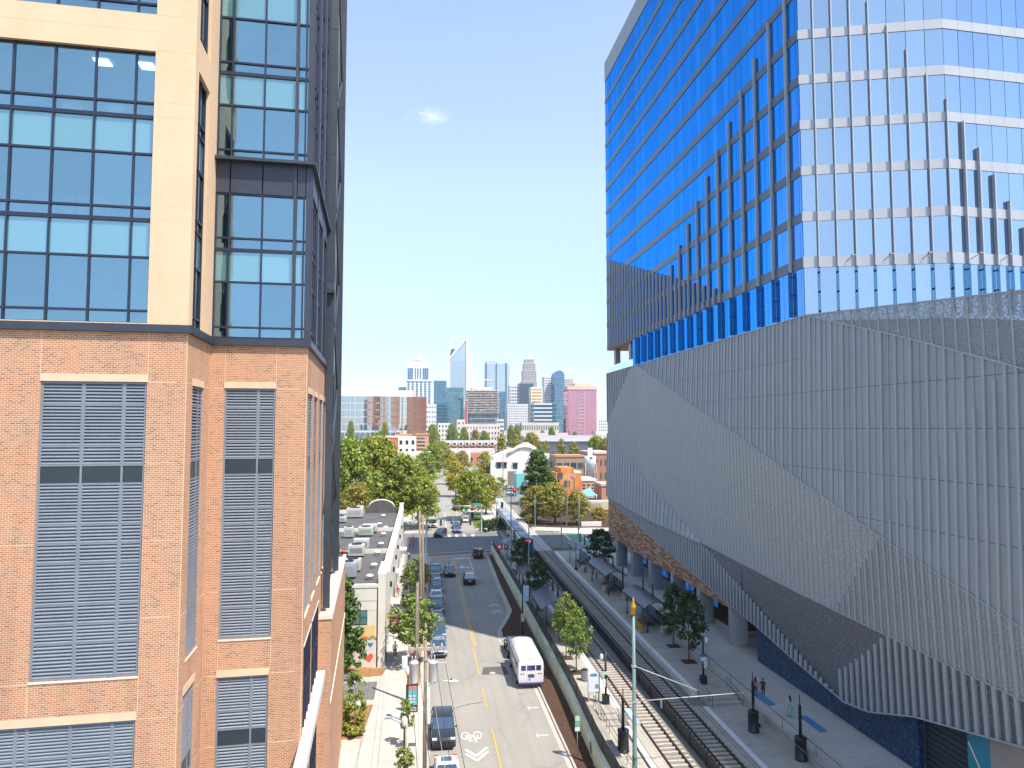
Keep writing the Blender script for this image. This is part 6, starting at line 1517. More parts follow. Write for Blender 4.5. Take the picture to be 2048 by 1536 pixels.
# traffic signals
T['sigyellow'] = M('signal_yellow_housing', (.50,.30,.03), .5, 0, .1, 3)
def signal_head(par, x, z, y=0, lit=None, back=False):
    b = MB(); b.box(x-.18,y-.12,z-.55,x+.18,y+.12,z+.55); h = b.build('signal_head', T['sigyellow'], par, bevel=.02)
    for k, (c, n) in enumerate(((.35,'red'),(0,'amber'),(-.35,'green'))):
        l = MB(); l.tube([(x,y-.19,z+c),(x,y-.121,z+c)], .125, 10); l.build('signal_lens', T['trim'] if n != lit else emit('signal_'+n, {'red':(1,.02,.01),'amber':(1,.4,0),'green':(.02,1,.3)}[n], 6.0), h)
def mast(label, base, L, hz, heads, sign=None, rz=0, sx=1):
    t = thing('traffic_signal', label, 'traffic light', (*base, .05), rz)
    b = MB(); b.lathe([(.25,0),(.25,.25),(.16,.35),(.13,hz-.1),(.15,hz+.35),(0,hz+.4)], (0,0,0), 10); b.build('mast_pole', T['galv'], t)
    b = MB(); b.tube([(0,0,hz),(sx*L*.5,0,hz+.15),(sx*L,0,hz+.2)], [.10,.085,.06], 8); b.build('mast_arm', T['galv'], t)
    for u, lit in heads: signal_head(t, sx*L*u, hz-.55, 0, lit)
    if sign:
        u, w_, txt = sign; b = MB(); b.box(sx*L*u-w_/2,-.08,hz-.42,sx*L*u+w_/2,-.03,hz+.38); s = b.build('street_name_sign', M('street_sign_green', (.01,.22,.12), .5), t)
        lettering(txt, .5, t, (sx*L*u, -.085, 0-.02+hz), (rad(90),0,0), T['whitepanel'])
    return t
mb_ = G(963, 1066)
t = mast('far side traffic signal mast with yellow heads and green street sign over the street', mb_, 8.6, 6.3, [(.64,None),(.5,'green'),(.36,'green')], None, 0, -1)
sg_ = thing('street_name_board', 'green street name board hung on the far signal mast arm', 'sign', (*PY(953,1008,mb_[1]-.12)[:1], mb_[1]-.2, PY(953,1008,mb_[1])[1]))
b = MB(); b.box(-1.15,-.03,-.27,1.15,.03,.27); b.build('sign_board', M('street_sign_green', (.01,.25,.15), .5), sg_); lettering('South Blvd', .4, sg_, (0,-.04,0), (rad(90),0,0), T['whitepanel'])
st_ = thing('no_entry_sign', 'red prohibition sign hanging under the far signal mast arm', 'sign', (*PY(945,1016,mb_[1])[:1], mb_[1]-.2, PY(945,1017,mb_[1])[1]))
b = MB(); b.lathe([(.42,-.02),(.42,.02)], (0,0,0), 14); o = b.build('red_disc', M('sign_red', (.5,.02,.02), .5), st_); o.rotation_euler = (rad(90),0,0)
b = MB(); b.box(-.3,-.03,-.8,.3,.0,-.45); b.build('sub_plate', T['whitepanel'], st_)
nb = G(851, 1150)
t = mast('near side traffic signal mast arm with brown backed heads seen from behind', (x6, y6), 10.2, PY(868,1040,y6)[1], [(.26,None),(.62,None),(.79,None)], None, 0, 1)
nm = thing('street_name_board', 'green street name board at the pole end of the near signal arm', 'sign', (PY(859,1042,y6-.2)[0], y6-.2, PY(859,1042,y6)[1]))
b = MB(); b.box(-.65,-.03,-.25,.65,.03,.25); b.build('sign_board', M('street_sign_green_b', (.015,.27,.17), .5), nm); lettering('Blvd', .4, nm, (0,-.04,0), (rad(90),0,0), T['whitepanel'])
cg = thing('crossing_signal', 'railway crossing signal with red lamp lit beside the train', 'crossing signal', (*G(1007,1138), .03))
b = MB(); b.tube([(0,0,0),(0,0,5.2)], .07, 8); b.build('signal_pole', T['galv'], cg)
for s in (-.75, .5):
    b = MB(); b.tube([(s,-.1,3.9),(s,0,3.9)], .36, 14); h = b.build('lamp_backing', T['trim'], cg)
    b = MB(); b.tube([(s,-.16,3.9),(s,-.101,3.9)], .19, 12); b.build('signal_lens', emit('crossing_red', (1,.02,.02), 5.0) if s < 0 else T['headlamp'], h)
b = MB(); b.bar((-.6,-.05,4.6),(.6,-.05,5.2),.18,.03); b.bar((-.6,-.07,5.2),(.6,-.07,4.6),.18,.03); b.build('crossbuck', T['whitepanel'], cg)
b = MB(); b.tube([(0,0,3.9),(-.75,0,3.9)], .04, 6); b.tube([(0,0,3.9),(.5,0,3.9)], .04, 6); b.build('lamp_bracket', T['galv'], cg)
cb = thing('signal_post', 'pale post with black signal heads at track side near hedge', 'post', (*G(1004,1058), .05))
b = MB(); b.tube([(0,0,0),(0,0,7.4)], .13, 8); b.build('post_pole', T['galv'], cb); b = MB(); b.box(-.3,-.2,5.2,.3,.1,6.6); b.build('signal_box', T['trim'], cb); b = MB(); b.box(-1.6,-.05,6.8,.1,.05,7.6); b.build('white_sign', T['whitepanel'], cb)
# wooden poles on the far side
for i, (px, py, tpy, lb) in enumerate(((1133,1056,945,'dark leaning utility pole before the mural building'), (1158,1060,990,'slim grey pole right of the dark leaning utility pole'), (889,935,885,'brown utility pole at the far end of the street'), (1006,985,905,'tall bare pole in front of the white gabled hall'), (916,960,895,'utility pole among the yellowish street trees'))):
    x, y = G(px, py); upole(lb, x, y, PY(px, tpy, y)[1], .16, .5 if i == 0 else 0)
# ================================================================ people
def col_mat(n, c, r=.8): return M(n, c, r, 0, .08, 6)
SKIN = {'l': col_mat('skin_light', (.52,.33,.24), .6), 'd': col_mat('skin_dark', (.16,.085,.055), .6), 'm': col_mat('skin_tan', (.36,.2,.13), .6)}
CLOTH = {n: col_mat('cloth_'+n, c) for n, c in (('white',(.66,.66,.68)),('navy',(.03,.045,.09)),('black',(.015,.015,.018)),('grey',(.2,.21,.23)),('red',(.42,.05,.05)),('blue',(.08,.16,.34)),('mint',(.26,.50,.42)),('khaki',(.35,.28,.19)),('pink',(.5,.2,.2)))}
HAIR = {'b': col_mat('hair_black', (.012,.01,.01), .5), 'n': col_mat('hair_brown', (.07,.04,.022), .5)}
def person(label, loc, rz, skin='l', top='white', legs='navy', hair='b', long_hair=False, h=1.72, stride=.22, arm=.12, sleeves='short', group=None, sit=False, dress=False, armout=0):
    """a continuous skinned figure facing +Y, walking"""
    t = thing('person', label, 'person', loc, rz, group); s = h/1.72
    J = {}; E = []; Rd = []
    P = []
    def add(p, r): P.append(Vector(p)*s); Rd.append(r*s); return len(P)-1
    pel = add((0,0,.94), .135); 
    wa = add((0,.01,1.10), .125); ch = add((0,.0,1.30), .15); nk = add((0,0,1.47), .055); hd0 = add((0,.015,1.56), .075); hd1 = add((0,.02,1.66), .088); hd2 = add((0,.01,1.71), .06)
    E += [(pel,wa),(wa,ch),(ch,nk),(nk,hd0),(hd0,hd1),(hd1,hd2)]
    for sd, ph in ((-1, 1), (1, -1)):
        d = stride*ph
        if sit: hip = add((sd*.09,0,.9), .1); kn = add((sd*.11,.42,.9), .068); an = add((sd*.11,.45,.47), .045); he = an; to = add((sd*.12,.6,.44), .032)
        else: hip = add((sd*.09,0,.88), .1); kn = add((sd*.095,d*.55+.03,.49), .062); an = add((sd*.095,d-.02,.09+max(0,-d)*.25), .042); to = add((sd*.11,d+.15,.035+max(0,-d)*.12), .033)
        E += [(pel,hip),(hip,kn),(kn,an),(an,to)]
        sh = add((sd*.185,0,1.41), .062); a2 = -arm*ph
        el = add((sd*(.235+armout*(sd > 0)),a2*.6-.02,1.14+armout*.3*(sd > 0)), .042); wr = add((sd*(.225+armout*1.5*(sd > 0)),a2*1.5+.1,.92+armout*.6*(sd > 0)), .03); ha = add((sd*(.22+armout*1.7*(sd > 0)),a2*1.7+.13,.84+armout*.7*(sd > 0)), .034); 
        E += [(ch,sh),(sh,el),(el,wr),(wr,ha)]
        for q in range(4): fi = add((sd*(.22+armout*1.8*(sd > 0))+(q-1.5)*.014, a2*1.8+.145+q*.008, .765+armout*.75*(sd > 0)-(.01 if q in (0,3) else 0)), .008); E.append((ha, fi))
        th = add((sd*(.20+armout*1.7*(sd > 0)), a2*1.8+.17, .80+armout*.7*(sd > 0)), .009); E.append((ha, th))
    me = bpy.data.meshes.new('figure'); me.from_pydata(P, E, []); ob = bpy.data.objects.new('figure', me); COL.objects.link(ob)
    sk = ob.modifiers.new('s', 'SKIN'); sk.use_smooth_shade = True
    for i, r in enumerate(Rd): v = me.skin_vertices[0].data[i]; v.radius = (r, r*(.74 if i in (pel, wa, ch) else 1)); v.use_root = (i == pel)
    ob.modifiers.new('d', 'SUBSURF').levels = 1
    dg = bpy.context.evaluated_depsgraph_get(); m2 = bpy.data.meshes.new_from_object(ob.evaluated_get(dg)); bpy.data.objects.remove(ob)
    m2.materials.clear()
    for m in (SKIN[skin], CLOTH[top], CLOTH[legs], CLOTH['black']): m2.materials.append(m)
    for f in m2.polygons:
        c = f.center/s; z = c.z; k = 0
        if z < .10 and not sit: k = 3
        elif z < (.86 if dress else .98) and abs(c.x) < .19: k = 2
        elif z < 1.46 and abs(c.x) < .2: k = 1
        if abs(c.x) >= .19 and z > (1.18 if sleeves == 'short' else .93): k = 1
        if z > 1.46: k = 0
        f.material_index = k; f.use_smooth = True
    b = bpy.data.objects.new('body', m2); COL.objects.link(b); b.parent = t
    hr = MB(); hr.ball((0,-.012*s,1.675*s), (.098*s,.108*s,.095*s), 12, 8)
    if long_hair: hr.ball((0,-.075*s,1.5*s), (.105*s,.06*s,.22*s), 10, 8)
    hr.build('hair', HAIR[hair], t)
    if dress:
        d = MB(); d.lathe([(.15*s,1.28*s),(.135*s,1.08*s),(.19*s,.9*s),(.27*s,.55*s),(.26*s,.54*s),(.12*s,1.1*s)], (0,0,0), 14); d.build('dress', CLOTH[top], t)
    nb = MB(); nb.ball((0,.112*s,1.625*s), (.014*s,.02*s,.02*s), 6, 5); nb.build('nose', SKIN[skin], t)
    return t
def at(px, py, z): return (*G(px, py, z), z)
person('man in white shirt and dark jeans walking along the pavement', at(790,1317,.15), .15, 'd', 'white', 'navy', 'b', h=1.8)
person('woman with long dark hair, pink top and white waistband on upper walk', at(1511.5,1394,ZW), 2.6-PIg, 'm', 'pink', 'navy', 'b', True, 1.7)
person('person all in black walking next to the long haired woman', at(1526.5,1396,ZW), 2.6-PIg, 'm', 'black', 'black', 'n', False, 1.72, armout=.0)
person('woman in mint patterned dress with dark hair by the navy wall', at(1580,1434,ZW), .4, 'm', 'mint', 'mint', 'b', True, 1.7, dress=True, stride=.1)
person('pedestrian in pale shirt and grey trousers under the pavement tree', at(798,1279,.15), 0, 'm', 'grey', 'navy', 'n')
person('pedestrian in white top near the pavement tree far side', at(806,1203,.15), PIg, 'l', 'white', 'black', 'n')
person('pedestrian in red clothes by the white building street wall', at(795.5,1195,.15), .1, 'l', 'red', 'khaki', 'n')
person('pedestrian in white shirt alone on the far pavement', at(818,1121,.15), 0, 'd', 'white', 'black', 'b')
person('pedestrian in dark red top walking near the shop fronts', at(819,1098,.15), PIg, 'm', 'red', 'navy', 'b')
person('pedestrian in pink on the pavement near the junction', at(826,1087,.15), 0, 'l', 'pink', 'pink', 'n')
person('pedestrian in grey beside the one in dark red', at(826.5,1098,.15), .3, 'l', 'grey', 'blue', 'n')
person('person in red at the far corner of the white building', at(808,1070,.15), 0, 'd', 'red', 'khaki', 'b')
person('person in white shirt standing under the middle tower side shelter', at(1193.5,1158,ZP), 1.2, 'l', 'white', 'navy', 'n', stride=.06)
person('passenger in dark clothes waiting under the farthest tower side shelter', at(1187,1150,ZP), 1.2, 'm', 'black', 'grey', 'b', stride=.05)
person('person in reddish top waiting beside the middle shelter planter', at(1214,1172,ZP), 1.6, 'm', 'red', 'black', 'b', stride=.05)
# ================================================================ trees and plants
LM = {'green': leaf_mat('leaf_mid_green', [(0.081,0.125,0.016),(0.191,0.265,0.029),(0.305,0.350,0.043),(0.407,0.425,0.058)]),
      'olive': leaf_mat('leaf_olive', [(0.126,0.138,0.020),(0.255,0.245,0.036),(0.381,0.340,0.058),(0.510,0.360,0.072)]),
      'bright': leaf_mat('leaf_bright_green', [(0.087,0.145,0.029),(0.174,0.261,0.043),(0.275,0.348,0.072),(0.348,0.377,0.102)]),
      'yellow': leaf_mat('leaf_turning_yellow', [(0.232,0.203,0.029),(0.435,0.319,0.036),(0.500,0.392,0.043),(0.319,0.290,0.043)]),
      'dark': leaf_mat('leaf_dark_evergreen', [(0.022,0.048,0.010),(0.053,0.104,0.019),(0.097,0.177,0.032),(0.147,0.231,0.043)], .2),
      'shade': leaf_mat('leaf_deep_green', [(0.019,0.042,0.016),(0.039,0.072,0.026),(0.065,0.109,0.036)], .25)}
T['bark'] = M('tree_bark', (.11,.085,.06), .95, 0, .3, 3, bmp=.6); T['barkpale'] = M('pale_bark', (.30,.23,.15), .9, 0, .25, 3)
def crown_mesh(name, mat, h0, h1, r, clumps, per, ls, shape='oval', seed=1, spread=.34, gap=0.0):
    rr = random.Random(seed); mb = MB(); H = h1-h0
    for c in range(clumps):
        u = rr.random()**.8; 
        if shape == 'cone': pr = (1-u)**.75*1.0+.06
        elif shape == 'oval': pr = math.sin(math.pi*min(1, .10+.86*u))**.75
        else: pr = math.sqrt(max(0, 1-(u*.98)**2.2))*(.72+.28*min(1, u*5))
        a = rr.uniform(0, 2*math.pi); q = math.sqrt(rr.uniform(.12, 1.0))*pr*r*rr.uniform(.78, 1.1)
        cx, cy, cz = q*math.cos(a), q*math.sin(a), h0+u*H
        cr = r*spread*rr.uniform(.55, 1.15); n = int(per*rr.uniform(.6, 1.35))
        for k in range(n):
            th = rr.uniform(0, 2*math.pi); ph = math.acos(rr.uniform(-.75, 1)); d = cr*rr.uniform(.45, 1.0)
            px, py, pz = cx+d*math.sin(ph)*math.cos(th), cy+d*math.sin(ph)*math.sin(th), cz+d*.72*math.cos(ph)
            n_ = Vector((math.sin(ph)*math.cos(th)+rr.uniform(-.7,.7), math.sin(ph)*math.sin(th)+rr.uniform(-.7,.7), math.cos(ph)+rr.uniform(-.3,.9))).normalized()
            t_ = n_.cross(Vector((rr.uniform(-1,1), rr.uniform(-1,1), rr.uniform(-1,1)))).normalized(); b_ = n_.cross(t_)
            s = ls*rr.uniform(.6, 1.3); p = Vector((px,py,pz))
            mb.face([p-t_*s, p-b_*s*.55, p+t_*s*.9, p+b_*s*.55])
    return mb.mesh(name, mat, fixn=False)
def trunk_mesh(name, mat, h, r, hc, rc, n=6, seed=2, lean=0):
    rr = random.Random(seed); mb = MB()
    mb.tube([(0,0,-.05),(lean*.2,0,h*.3),(lean*.6,.05,h*.6),(lean,0,h)], [r*1.25, r, r*.75, r*.25], 8)
    for k in range(n):
        z = hc*rr.uniform(.55, 1.0)+(h-hc)*.35*rr.random(); a = 2*math.pi*k/n+rr.uniform(-.4,.4); L = rc*rr.uniform(.6,.9)
        mb.tube([(lean*z/h,0,z),(L*.5*math.cos(a),L*.5*math.sin(a),z+L*.45),(L*math.cos(a),L*math.sin(a),z+L*.75)], [r*.5, r*.32, r*.1], 6)
    return mb.mesh(name, mat, fixn=False)
def treeproto(name, crown, trunk):
    t = bpy.data.objects.new(name, None); 
    for n, me in (('crown', crown), ('trunk', trunk)):
        o = bpy.data.objects.new(n, me); o.parent = t
        t[n] = n
    t['_c'] = 0
    return (name, crown, trunk)
def tree(proto, label, x, y, z=0.0, h=None, w=None, rz=None, group=None, cat='tree'):
    name, cm, tm, ph, pr = proto
    t = thing(name, label, cat, (x, y, z), R_.uniform(0, 6.28) if rz is None else rz, group)
    sz = (h or ph)/ph; sx = (w or pr)/pr; t.scale = (sx, sx, sz)
    for n, me in (('crown', cm), ('trunk', tm)):
        o = bpy.data.objects.new(n, me); COL.objects.link(o); o.parent = t
    return t
P = {}
P['oak'] = ('broadleaf_tree', crown_mesh('oak_crown', LM['green'], 3.2, 14, 6.4, 125, 62, .36, 'dome', 3, .30), trunk_mesh('oak_trunk', T['bark'], 11, .32, 4, 4.5), 14, 6.4)
P['oak2'] = ('broadleaf_tree', crown_mesh('oak_crown_b', LM['olive'], 2.6, 14, 6.2, 115, 58, .36, 'oval', 9, .30), trunk_mesh('oak_trunk_b', T['bark'], 11, .3, 4, 4.2, 6, 5), 14, 6.2)
P['tall'] = ('street_tree', crown_mesh('tall_crown', LM['green'], 2.6, 15, 4.4, 95, 56, .34, 'oval', 5, .36), trunk_mesh('tall_trunk', T['bark'], 12, .25, 4, 3), 15, 4.4)
P['yellow'] = ('street_tree', crown_mesh('yellow_crown', LM['yellow'], 2.5, 12, 4.4, 85, 52, .34, 'oval', 6, .36), trunk_mesh('yellow_trunk', T['bark'], 10, .22, 3.5, 3), 12, 4.4)
P['cone'] = ('evergreen_tree', crown_mesh('cone_crown', LM['dark'], .8, 17, 5.4, 200, 60, .36, 'cone', 8, .26), trunk_mesh('cone_trunk', T['bark'], 14, .3, 2, 2), 17, 5.4)
P['pear'] = ('conical_tree', crown_mesh('pear_crown', LM['olive'], 1.5, 11, 3.6, 60, 40, .3, 'cone', 10, .32), trunk_mesh('pear_trunk', T['bark'], 8, .18, 2, 1.6), 11, 3.6)
P['small'] = ('small_street_tree', crown_mesh('small_crown', LM['bright'], 2.0, 6.6, 2.3, 60, 56, .19, 'oval', 12, .34), trunk_mesh('small_trunk', T['barkpale'], 5, .09, 2.2, 1.5), 6.6, 2.3)
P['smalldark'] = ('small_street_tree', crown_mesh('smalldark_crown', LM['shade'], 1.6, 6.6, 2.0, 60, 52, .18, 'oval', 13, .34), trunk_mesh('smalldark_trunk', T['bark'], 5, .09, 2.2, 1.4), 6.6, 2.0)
P['young'] = ('young_tree', crown_mesh('young_crown', LM['bright'], 1.6, 4.4, .85, 30, 34, .14, 'oval', 14, .42), trunk_mesh('young_trunk', T['barkpale'], 3.6, .035, 1.8, .7, 4), 4.4, .85)
P['magnolia'] = ('magnolia_tree', crown_mesh('magnolia_crown', LM['dark'], .7, 8.6, 2.25, 120, 44, .24, 'cone', 15, .30), trunk_mesh('magnolia_trunk', T['bark'], 7, .13, 1.2, 1.2), 8.6, 2.25)
P['shrub'] = ('shrub', crown_mesh('shrub_crown', LM['green'], .05, 1.1, .55, 14, 34, .12, 'dome', 16, .5), trunk_mesh('shrub_stem', T['bark'], .6, .03, .1, .3, 4), 1.1, .55)
P['hedge'] = ('round_hedge', crown_mesh('hedge_crown', LM['shade'], .1, 2.4, 2.3, 60, 46, .16, 'dome', 17, .3), trunk_mesh('hedge_stem', T['bark'], 1.2, .1, .3, 1.2, 5), 2.4, 2.3)
def tpx(proto, label, px, ytop, Y, wpx, z=0.0, **k):
    """crown centred on photo column px, top at row ytop, standing at distance Y"""
    x, zt = PY(px, ytop, Y); d = Y/math.cos(YAW)
    return tree(P[proto], label, x, Y, z, zt-z, wpx/2*Y/FPX, **k)
tpx('oak', 'huge green tree filling the gap behind the white building, left part of the mass', 700, 885, 182, 125)
tpx('oak', 'huge green tree with the highest crown behind the white building arch', 752, 880, 190, 135)
tpx('oak', 'broad green tree right of the highest crown, behind the stepped wall', 800, 915, 186, 110)
tpx('oak', 'green corner tree overhanging the far pavement at the junction', 838, 958, 180, 92)
tpx('tall', 'green street tree behind the corner one, beside the far left kerb', 828, 935, 225, 88)
tpx('oak2', 'low olive tree under the huge crowns behind the white roof', 715, 970, 172, 80)
tpx('tall', 'blue green street tree on the left kerb midway up the street', 850, 905, 300, 62)
tpx('tall', 'green street tree closing over the left kerb farther up', 868, 888, 360, 52)
tpx('oak', 'dense tree where the street bends out of sight', 880, 885, 450, 60)
tpx('oak2', 'tree beyond the bend beside brick rowhouses', 905, 908, 470, 44)
tpx('oak', 'large green tree on the lawn strip beyond the junction', 945, 946, 196, 88)
tpx('oak2', 'green tree right behind the large lawn strip tree', 972, 952, 207, 62)
tpx('yellow', 'golden yellow tree on the kerb strip behind the lawn trees', 912, 925, 262, 46)
tpx('yellow', 'second yellowish tree farther along the kerb strip', 904, 912, 320, 34)
tpx('oak2', 'olive tree at the end of the kerb strip', 925, 905, 350, 40)
tpx('yellow', 'yellow green tree against the left side of the white hall', 970, 905, 330, 34)
tpx('pear', 'conical olive tree rising left behind the white hall', 1002, 868, 365, 42)
tpx('pear', 'conical tree directly behind the gable shoulder of the white hall', 1032, 870, 365, 34)
tpx('oak2', 'olive tree above the right shoulder of the white hall gable', 1062, 870, 370, 52)
tpx('pear', 'slim tree right of the gable before the long grey roof', 1092, 882, 350, 28)
tpx('pear', 'brownish conical tree before the long grey roof, left of two', 1122, 878, 350, 40)
tpx('pear', 'brownish conical tree before the long grey roof, right of two', 1147, 884, 350, 42)
tpx('oak', 'bright tree at the right end of the long grey roof', 1192, 876, 370, 54)
tpx('oak2', 'bushy tree behind the silo beside the tower edge', 1212, 880, 350, 40)
tpx('cone', 'dark conical evergreen in front of the white hall', 1076, 903, 232, 90)
tpx('oak2', 'spreading olive tree on the bark bed, left of three', 1072, 975, 190, 62)
tpx('oak2', 'spreading olive tree on the bark bed, middle of three', 1110, 970, 184, 72)
tpx('oak2', 'spreading olive tree on the bark bed, right of three', 1153, 985, 182, 62)
tpx('young', 'small green tree beside the hall entrance', 1002, 955, 250, 26)
tpx('oak', 'far green tree at the foot of the pale white slab building', 866, 852, 560, 30)
tpx('oak', 'dark green tree below the teal office glass', 905, 850, 640, 28)
tpx('oak', 'round tree before the pale stepped flats', 928, 857, 600, 24)
tpx('oak2', 'small tree right of the round one before pale flats', 950, 862, 600, 24)
tpx('oak', 'tree in front of pale flats under the unfinished tower', 968, 864, 590, 22)
tpx('oak', 'tree before the white grid slab building', 1034, 852, 640, 22)
tpx('oak', 'tree left of the stone arcade building', 1022, 853, 660, 20)
tpx('oak', 'tree at the foot of the pink glass block', 1103, 856, 640, 20)
tpx('oak', 'small tree in the glazed court of the curved building', 702, 846, 560, 20)
tpx('oak', 'second small tree in the glazed court of the curved building', 770, 848, 560, 18)
for k in range(26):
    px = [690, 715, 738, 760, 785, 810, 840, 862, 889, 900, 915, 930, 945, 960, 975, 990, 1003, 1016, 1040, 1055, 1070, 1085, 1100, 1120, 1150, 1205][k]
    tpx(['oak', 'oak2', 'tall'][k % 3], 'small background tree in the low tree belt before the city blocks', px, 868-R_.uniform(0, 6), R_.uniform(680, 900), R_.uniform(12, 20), group='background trees before the city blocks')
# street and platform trees
def tg(proto, label, px, py, z, h, w, **k): x, y = G(px, py, z); return tree(P[proto], label, x, y, z, h, w, **k)
tg('small', 'leafy pavement tree overhanging the parked cars, nearest of two', 829, 1330, .15, 7.0, 2.7)
tg('small', 'leafy pavement tree beside the poles near the junction', 832, 1215, .15, 6.5, 2.1)
tg('magnolia', 'glossy dark magnolia in front of the mural wall', 683, 1352, .15, 9.6, 2.5)
tg('young', 'slim young tree in the straw bed beside brick building', 709, 1462, .2, 4.8, .8)
tg('young', 'yellowish young pavement tree behind the lamp in lower foreground', 812, 1492, .15, 3.5, .62)
tg('young', 'young pavement tree cut by the lower picture edge', 808, 1600, .15, 3.3, .75)
for i, (px, py, h, w) in enumerate(((672,1472,1.5,.75), (690,1473,1.4,.75), (705,1476,1.3,.8), (722,1472,1.3,.5), (722,1452,1.5,.6), (692,1450,1.6,.8), (712,1448,1.2,.6), (690,1428,1.9,.7), (725,1432,1.8,.6), (675,1458,1.4,.6), (700,1436,1.6,.6))):
    tg('shrub', 'low green shrub in the straw bed beside the brick building', px, py, .2, h*.68, w*.62, group='shrubs in the straw bed', cat='shrub')
tree(P['small'], 'sunlit platform tree in the pit nearest the litter bin', 15.45, 70.5, ZP, 6.0, 1.45)
tree(P['small'], 'sunlit platform tree in the pit beside the nearest shelter', 15.35, 75.0, ZP, 6.4, 1.35)
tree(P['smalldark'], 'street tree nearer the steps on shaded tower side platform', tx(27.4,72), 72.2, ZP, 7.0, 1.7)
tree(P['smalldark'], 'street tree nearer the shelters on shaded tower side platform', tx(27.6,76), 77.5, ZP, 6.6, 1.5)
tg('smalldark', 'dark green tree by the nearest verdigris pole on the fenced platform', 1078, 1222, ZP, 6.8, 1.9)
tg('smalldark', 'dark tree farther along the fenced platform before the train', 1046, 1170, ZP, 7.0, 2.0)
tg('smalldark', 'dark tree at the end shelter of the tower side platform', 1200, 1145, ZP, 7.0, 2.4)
tree(P['smalldark'], 'small dark shrub like tree under the brick wedge arcade', 38.5, 122, ZW, 3.6, 1.6)
tg('hedge', 'dark clipped round hedge at the junction corner, left half', 976, 1062, .1, 2.5, 2.6, cat='hedge')
tg('hedge', 'dark clipped round hedge at the junction corner, right half', 996, 1058, .1, 2.6, 2.8, cat='hedge')
tg('shrub', 'bright round shrub beside the tram tracks across the junction', 1066, 1046, .1, 1.8, 1.6, cat='shrub')
tg('shrub', 'pale green shrub under the slim catenary pole', 1048, 1038, .1, 2.2, 1.4, cat='shrub')
tg('yellow', 'small orange leaved tree on the pale bank beside tower edge', 1198, 1046, .1, 4.0, 2.2)
pb_ = thing('planter_bed', 'raised arcade planter with dark soil behind a pale kerb', 'planter', (0,0,0))
b = MB(); b.prism([(36.0,79),(39.5,79),(39.5,92),(36.0,92)], ZW, ZW+.55); b.build('planter_wall', T['planter'], pb_); b = MB(); b.box(36.2,79.2,ZW+.551,39.3,91.8,ZW+.6); b.build('planting_soil', M('planting_soil', (.08,.06,.03), .95, 0, .4, 3), pb_)
# ================================================================ middle distance buildings
def bx(x0, x1, yt, Y, yb=None): 
    X0, z1_ = PY((x0), yt, Y); X1, _ = PY(x1, yt, Y); return X0, X1, z1_, (0 if yb is None else PY(x0, yb, Y)[1])
_mc = {}
def mm(name, c, r=.7, **k):
    if name not in _mc: _mc[name] = M(name, c, r, 0, k.get('var', .06), k.get('scale', .15), dirt=k.get('dirt'))
    return _mc[name]
T['dwin'] = glass_mat('distant_window_glass', (.55,.68,.8), (.03,.045,.06), .28, .05)
def cells(mb, X0, X1, z0, z1, y, nx, nz, fx=.6, fz=.6, skip=None, mi=0):
    dx, dz = (X1-X0)/nx, (z1-z0)/nz
    for i in range(nx):
        for j in range(nz):
            if skip and skip(i, j): continue
            a, b = X0+dx*(i+.5-fx/2), X0+dx*(i+.5+fx/2); c, d = z0+dz*(j+.5-fz/2), z0+dz*(j+.5+fz/2)
            mb.face([(a,y,c),(b,y,c),(b,y,d),(a,y,d)], mi)
    return mb
def sidecells(mb, X, y0, y1, z0, z1, ny, nz, fy=.6, fz=.6):
    dy, dz = (y1-y0)/ny, (z1-z0)/nz
    for i in range(ny):
        for j in range(nz):
            a, b = y0+dy*(i+.5-fy/2), y0+dy*(i+.5+fy/2); c, d = z0+dz*(j+.5-fz/2), z0+dz*(j+.5+fz/2)
            mb.face([(X,a,c),(X,b,c),(X,b,d),(X,a,d)])
    return mb
def simple(name, label, x0, x1, yt, Y, depth, wall, grid=None, roof=None, win=None, cat='building', parent=None, zb=0.0, pname='wall'):
    X0, X1, zt, _ = bx(x0, x1, yt, Y)
    t = parent or thing(name, label, cat, (0,0,0))
    b = MB(); b.box(X0, Y, zb, X1, Y+depth, zt); b.build(pname, wall, t)
    if roof: b = MB(); b.box(X0-.3, Y-.3, zt, X1+.3, Y+depth, zt+.8); b.build('roof', roof, t)
    if grid:
        nx, nz, fx, fz, *mg = grid; m0 = mg[0] if mg else 0
        g = cells(MB(), X0+(X1-X0)*m0, X1-(X1-X0)*m0, max(zb, 1), zt-1, Y-.06, nx, nz, fx, fz)
        # the flank seen obliquely from the street
        g = sidecells(g, X0-.06 if X0 > .14*Y else X1+.06, Y+1, Y+depth-1, max(zb, 1), zt-1, max(2, int(depth/5)), nz, fx, fz)
        g.build('window_glazing', win or T['dwin'], t, fixn=False)
    return t
white = mm('bright_render', (.70,.66,.61)); offw = mm('pale_stone', (.60,.54,.47)); brk = mm('red_brick_far', (.38,.17,.11)); orange = mm('orange_panel', (.50,.15,.06)); tan = mm('tan_brick', (.48,.30,.19)); greyr = mm('grey_roof', (.30,.30,.31))
